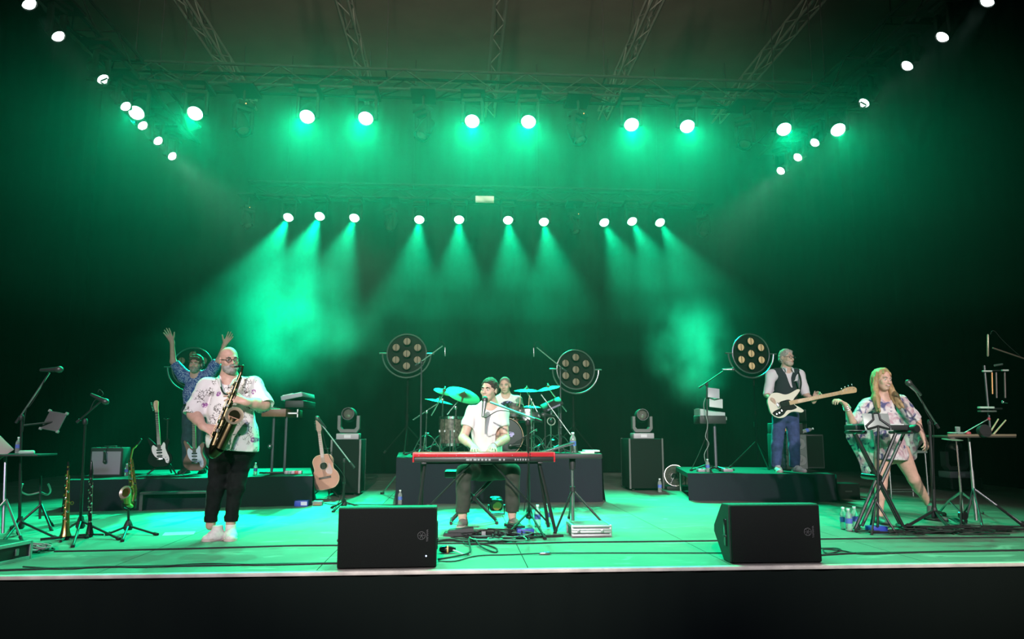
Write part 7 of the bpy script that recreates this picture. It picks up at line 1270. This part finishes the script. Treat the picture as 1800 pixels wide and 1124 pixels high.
# ---------------------------------------------------------------- percussion table at the far right
Yp = 7.55; zt = W(1720, 766, Yp).z; a, b = W(1664, 766, Yp), W(1784, 766, Yp); c = V((a.x + b.x) / 2, Yp + .18, zt); T = thing('percussion_table', 'black percussion tray table at the far right', 'table', V(c.x, c.y, 0)); MB().box(c + V(0, 0, -.012), (b.x - a.x, 0.40, 0.022), None, 0.004).obj('tray', mat('tray_wood', (0.05, 0.04, 0.03), 0.6), T); MB().box(c + V(0, -.195, 0.004), (b.x - a.x, 0.014, 0.02)).obj('tray_lip', mat('lip_wood', (0.20, 0.16, 0.10), 0.6), T)
px, py = W(1724, 850, Yp).x, Yp + .12; MB().tube(V(px, py, .03), V(px, py, .55), 0.018).tube(V(px, py, .5), V(px, py, zt - .02), 0.013).obj('pole', STEEL, T); tripod(T, V(px, py, 0.36), [FP(1697, 921, 0), FP(1728, 933, 0), FP(1800, 926, 0)], mat('dark_steel'), 0.012)
MB().tube(V(W(1743, 881, Yp).x, Yp + .1, 0.28), FP(1799, 928, 0.014), 0.013).obj('leg_tube', BLACK, T)
# hi-hat style stand
Yi = 7.6; px, py = W(1688, 850, Yi).x, Yi; T = thing('cymbal_stand', 'chrome tripod stand under the percussion table', 'cymbal stand', V(px, py, 0)); MB().tube(V(px, py, .05), V(px, py, .5), 0.014).tube(V(px, py, .45), V(px, py, W(1688, 776, Yi).z), 0.010).obj('pole', CHROME, T)
for x1, y1 in ((1649, 906), (1727, 904), (1690, 926)): f = FP(x1, y1, 0.012); h0 = V(px, py, 0.33); k = h0.lerp(f, .5) + V(0, 0, .03); l = MB().path([h0, k, f], 0.012, 6).obj('leg', CHROME, T); MB().tube(k, V(px, py, 0.10), 0.009, n=6).obj('leg_brace', CHROME, T); MB().ball(f, 0.018, 8, 6).obj('rubber_foot', RUBBER, l)
f0 = FP(1687, 924, 0); MB().box(f0 + V(0, 0, .03), (0.09, 0.22, 0.02), Euler((0.2, 0, 0)), 0.005).obj('pedal_plate', CHROME, T); MB().lathe(V(px, py, .09), (0, -1, 0), [(-.02, .045), (.02, .045)], 16).obj('drive_cam', BLACKG, T)
c = W(1674, 771, Yi - .05); T = thing('cymbal', 'pale cymbal lying edge-on at the left end of the percussion table', 'cymbal', c); MB().lathe(c, (0.02, -0.12, 1), [(-0.012, 0.10), (0, 0.03), (0.012, 0.015), (0.014, 0.004), (0.008, 0.015), (-0.004, 0.03), (-0.016, 0.10)], 28).obj('disc', mat('cymbal_pale', (0.6, 0.62, 0.55), 0.3, 0.8), T); MB().tube(c + V(0, 0, -.03), c + V(0, 0, .03), .006).obj('post', CHROME, T)
o = MB().lathe(V(W(1694.5, 756, Yp).x, Yp + .1, zt), (0, 0, 1), [(0, .022), (.09, .026), (.092, .024), (.01, .02)], 16).obj('drinking_glass', PET); tag(o, 'small clear glass on the percussion table', 'glass')
T = thing('tambourine', 'small tambourine lying on the percussion table', 'tambourine', V(W(1687, 760, Yp).x, Yp + .06, zt)); q = V(W(1687, 760, Yp).x, Yp + .06, zt); MB().ring(q + V(0, 0, .025), (0, 0, 1), .07, .012, 28, 6).obj('frame', mat('tamb_green', (0.2, 0.3, 0.25), .5), T)
for k in range(6): t = k * PI / 3; MB().lathe(q + V(math.cos(t) * .07, math.sin(t) * .07, .018), (0, 0, 1), [(0, .016), (.004, .016)], 10).obj('jingle', CHROME, T)
o = MB().ball(V(W(1704, 760, Yp).x, Yp + .02, zt + .022), (0.030, 0.022, 0.022), 12, 8).obj('egg_shaker', mat('egg_red', (0.45, 0.06, 0.08), 0.4)); tag(o, 'red egg shaker on the percussion table', 'shaker')
T = thing('mallet', 'mallet with red ball head leaning over the percussion table', 'mallet', V(W(1701, 757, Yp).x, Yp + .1, zt)); MB().tube(V(W(1701, 757, Yp).x, Yp + .1, zt + .012), W(1736, 738, Yp + .1), 0.006).obj('stick', STEEL, T); MB().ball(W(1738, 737, Yp + .1), 0.018).obj('head', mat('egg_red'), T)
cd = W(1729, 757, Yp - .03); T = thing('hand_drum', 'small round black hand drum on the percussion table', 'drum', V(cd.x, cd.y, zt)); MB().lathe(cd + V(0, -.02, -.005), (0, -1, 0.15), [(-.05, .062), (0, .066), (.012, .066), (.012, .06)], 24).obj('shell', BLACK, T); MB().lathe(cd + V(0, -.02, -.005), (0, -1, 0.15), [(.008, .06), (.010, .002)], 24).obj('head', PLASTIC, T); MB().box(V(cd.x, cd.y, zt + .006), (.1, .08, .012)).obj('foot', BLACK, T)
for k, (x0, y0, x1, y1, nm) in enumerate(((1737, 757, 1755, 737, 'brown drumstick leaning by the black hand drum'), (1745, 758, 1768, 739, 'green-lit drumstick leaning at the right of the tray'))): o = MB().tube(V(W(x0, y0, Yp + .12).x, Yp + .12, zt + .006), W(x1, y1, Yp + .16), 0.009, 0.007, 8).obj('drumstick', mat('hickory')); tag(o, nm, 'drumstick')
# chime rack
xr = W(1754, 700, Yp).x; T = thing('percussion_rack', 'upright percussion rack with hanging bars at the far right', 'percussion rack', V(xr, Yp + .22, zt)); zt2 = W(1754, 643, Yp + .22).z
MB().tube(V(W(1761, 700, Yp).x, Yp + .22, zt), V(W(1761, 700, Yp).x, Yp + .22, zt2), 0.012).obj('post', mat('dark_steel'), T); MB().tube(W(1748, 643, Yp + .22), W(1762, 641, Yp + .22), 0.012).obj('top_bar', STEEL, T)
for x0, x1, y in ((1727, 1743, 653), (1761, 1772, 651.5)): MB().box((W(x0, y, Yp + .2) + W(x1, y, Yp + .2)) / 2, ((W(x1, y, Yp).x - W(x0, y, Yp).x), 0.03, 0.018), None, .004).obj('cross_piece', mat('pale_green_bar', (0.5, 0.55, 0.5), .4), T)
MB().tube(W(1726, 652.5, Yp + .22), W(1772, 651.5, Yp + .22), 0.007).obj('cross_rod', BLACK, T)
for x, y0, y1, m in ((1743.5, 655, 693, mat('copper_bar', (0.45, 0.22, 0.09), .35, .6)), (1751, 655, 700, mat('rose_bar', (0.12, 0.08, 0.08), .4)), (1766, 655, 700, mat('rose_bar'))): MB().tube(W(x, y0, Yp + .2), W(x + 1, y1, Yp + .2), 0.009).obj('chime_bar', m, T)
MB().box(W(1733, 717, Yp + .15), (0.165, 0.05, 0.022), None, .005).obj('wood_block', mat('block_green', (0.45, 0.6, 0.5), .4), T); MB().box(W(1735, 723.5, Yp + .15), (0.18, 0.06, 0.018), None, .005).obj('wood_block', mat('block_dark', (0.10, 0.13, 0.11), .5), T); MB().tube(W(1746, 719, Yp + .18), W(1761, 719, Yp + .22), 0.010).obj('block_arm', BLACK, T); MB().ball(W(1763, 707, Yp + .19), .018).tube(W(1761, 707, Yp + .2), W(1771, 709, Yp + .2), .006).obj('wing_clamp', CHROME, T)
mic_stand('microphone stand at the far right edge reaching over the percussion', FP(1860, 925, 0), W(1850, 648, Yp + .2), (W(1862, 652, Yp + .2), W(1745, 612, Yp + .1)), None, boom_m=mat('boom_brown', (0.22, 0.16, 0.13), .4, .5)); microphone('slim condenser microphone hanging over the percussion table', W(1736.5, 627, Yp + .08), V(-0.10, 0, -1), 1.75, thin=True, body=mat('mic_champagne', (0.45, 0.42, 0.30), .35, .6))
cable('cable arching from the condenser microphone at the far right', [W(1741, 588, Yp + .08), W(1743, 583, Yp + .08), W(1749, 583, Yp + .08), W(1760, 596, Yp + .1), W(1780, 615, Yp + .12), W(1800, 632, Yp + .15)], 0.003)
# ---------------------------------------------------------------- cables on the floor
cable('long front cable running along the stage edge from the left corner to the loudspeaker', [FP(-10, 1005), FP(60, 1002.5), FP(130, 1000.5), FP(200, 998.5), FP(300, 997), FP(400, 995.5), FP(500, 993.5), FP(600, 992)], 0.008)
cable('second cable twisted beside the long front cable at left', [FP(40, 1000, .012), FP(120, 1002), FP(180, 998), FP(260, 999), FP(360, 994.8, .014), FP(470, 995), FP(600, 991.5)], 0.006)
cable('cable crossing the floor behind the left loudspeaker', [FP(95, 971), FP(160, 970), FP(230, 968.5), FP(320, 966.5), FP(430, 963.5), FP(520, 961), FP(640, 960), FP(780, 957), FP(920, 957), FP(1000, 955), FP(1150, 953.5), FP(1270, 952), FP(1460, 949), FP(1620, 947.5), FP(1800, 946)], 0.007)
cable('thin cable with a metal coupling running near the stage edge in the middle', [FP(770, 988), FP(800, 988.5), FP(840, 979), FP(900, 977), FP(957, 976, .012), FP(1050, 974), FP(1180, 974), FP(1290, 974)], 0.005)
cable('front cable running from the right loudspeaker to the right edge', [FP(1440, 978), FP(1500, 974.5), FP(1580, 973.5), FP(1680, 971), FP(1800, 969)], 0.008)
cable('cable loops beside the right loudspeaker', [FP(1440, 966), FP(1470, 969, .02), FP(1478, 973, .02), FP(1455, 975), FP(1448, 971, .02), FP(1480, 970), FP(1520, 976), FP(1600, 972.5)], 0.006)
rng = random.Random(4)
GRN = mat('cable_green', (0.10, 0.30, 0.22), 0.5)
def tangle(cx, cy, rx, ry, n, labs, ms=None, seed=1):
    r = random.Random(seed)
    for k in range(n):
        pts = []; ox, oy = cx + r.uniform(-.4, .4) * rx, cy + r.uniform(-.3, .3) * ry; ph = r.uniform(0, 6); tw = r.choice((1, -1))
        for i in range(12): t = ph + tw * i * 0.75; g = 0.55 + 0.45 * math.sin(i * 1.3 + k); pts.append(FP(ox + rx * g * math.cos(t) + r.uniform(-4, 4), oy + ry * g * math.sin(t) + r.uniform(-1, 1), 0.008 + 0.010 * (k % 4) + r.uniform(0, .012)))
        cable(labs[k % len(labs)], pts, r.choice((0.005, 0.006, 0.007)), (ms or [RUBBER])[k % len(ms or [1])], 5, labs[0].replace('one of the ', ''), 'cable')
tangle(880, 948, 62, 9, 9, ['one of the tangled cables in front of the keyboard player'], [RUBBER, RUBBER, GRN, RUBBER], 3)
tangle(1600, 938, 75, 5, 7, ['one of the tangled cables at the feet of the singing woman'], [RUBBER], 5); tangle(1710, 936, 80, 5, 6, ['one of the tangled cables under the percussion table'], [RUBBER], 6); tangle(72, 968, 26, 5, 6, ['one of the cables heaped beside the corner flight case'], [RUBBER, mat('cable_grey')], 8)
cable('black cable making a tall loop beside the left loudspeaker', [FP(770, 985), FP(800, 981, .01), FP(826, 975, .02), FP(824, 955, .03), FP(832, 950, .03), FP(845, 965, .02), FP(870, 973), FP(872, 966), FP(850, 962, .02), FP(826, 962, .02), FP(815, 955), FP(840, 950)], 0.007)
cable('pale cable end lying from the power connector', [FP(792, 973, .03), FP(802, 974, .02), FP(815, 977, .01), FP(826, 976)], 0.006, mat('cable_white', (0.5, 0.52, 0.5), .6))
cable('flat bundle of cables running from the loudspeaker to the pedals', [FP(766, 955, .012), FP(790, 952, .012), FP(820, 955, .012), FP(850, 952, .014), FP(900, 950, .014), FP(950, 946, .012), FP(990, 944, .01)], 0.011)
cable('thin floor cable by the acoustic guitar and drum riser', [FP(566, 885), FP(590, 889), FP(620, 888), FP(660, 888.5), FP(720, 889), FP(750, 888)], 0.005)
# ---------------------------------------------------------------- stage haze and machine smoke
def vol_mat(name, dens, aniso, hetero=None):
    m = bpy.data.materials.new(name); m.use_nodes = True; nt = m.node_tree; nt.nodes.clear()
    o = nt.nodes.new('ShaderNodeOutputMaterial'); s = nt.nodes.new('ShaderNodeVolumeScatter')
    s.inputs['Density'].default_value = dens; s.inputs['Anisotropy'].default_value = aniso
    nt.links.new(s.outputs[0], o.inputs['Volume'])
    if hetero: hetero(nt, s)
    return m
for z0, z1, dn, lb in ((0.06, 2.2, 0.0025, 'faint clear haze low over the stage floor'), (2.202, 2.9, 0.005, 'light haze just above the heads of the band'), (2.902, 3.6, 0.008, 'haze layer below the lighting rig'), (3.602, 8.9, 0.0115, 'thick stage haze around the lighting rig')):
    hz = MB().box((0.5, 11.15, (z0 + z1) / 2), (16.4, 10.6, z1 - z0)).obj('haze', vol_mat('haze_%d' % int(z0 * 10), dn, 0.42)); tag(hz, lb, 'haze', kind='stuff')
def plume(label, x, y, Y, rx, ry, rz, dens, seed, thr=0.46):
    def het(nt, s):
        tc = nt.nodes.new('ShaderNodeTexCoord'); n = nt.nodes.new('ShaderNodeTexNoise'); n.inputs['Scale'].default_value = 1.5; n.inputs['Detail'].default_value = 3.0
        ad = nt.nodes.new('ShaderNodeVectorMath'); ad.operation = 'ADD'; ad.inputs[1].default_value = (seed * 3.1, seed * 1.7, seed); nt.links.new(tc.outputs['Object'], ad.inputs[0]); nt.links.new(ad.outputs[0], n.inputs['Vector'])
        l = nt.nodes.new('ShaderNodeVectorMath'); l.operation = 'LENGTH'; nt.links.new(tc.outputs['Object'], l.inputs[0])
        f = stepf(nt, l.outputs['Value'], 1.0, 0.35); g = stepf(nt, n.outputs['Fac'], thr, 0.72)
        nt.links.new(mathn(nt, 'MULTIPLY', mathn(nt, 'MULTIPLY', f, g), dens), s.inputs['Density'])
    c = W(x, y, Y); o = MB().ball((0, 0, 0), 1.0, 24, 16).obj('smoke', vol_mat('smoke_' + str(seed), dens, 0.2, het), None, org=(0, 0, 0)); o.location = c; o.scale = (rx, ry, rz); tag(o, label, 'smoke', kind='stuff')
plume('billowing smoke cloud behind the acoustic guitar and left crate', 568, 555, 12.7, 1.6, 1.2, 1.85, 0.20, 1, 0.38)
plume('smaller smoke cloud rising left of the amber seven-lamp fixture', 1213, 618, 12.6, 0.9, 0.8, 1.2, 0.30, 2, 0.38)
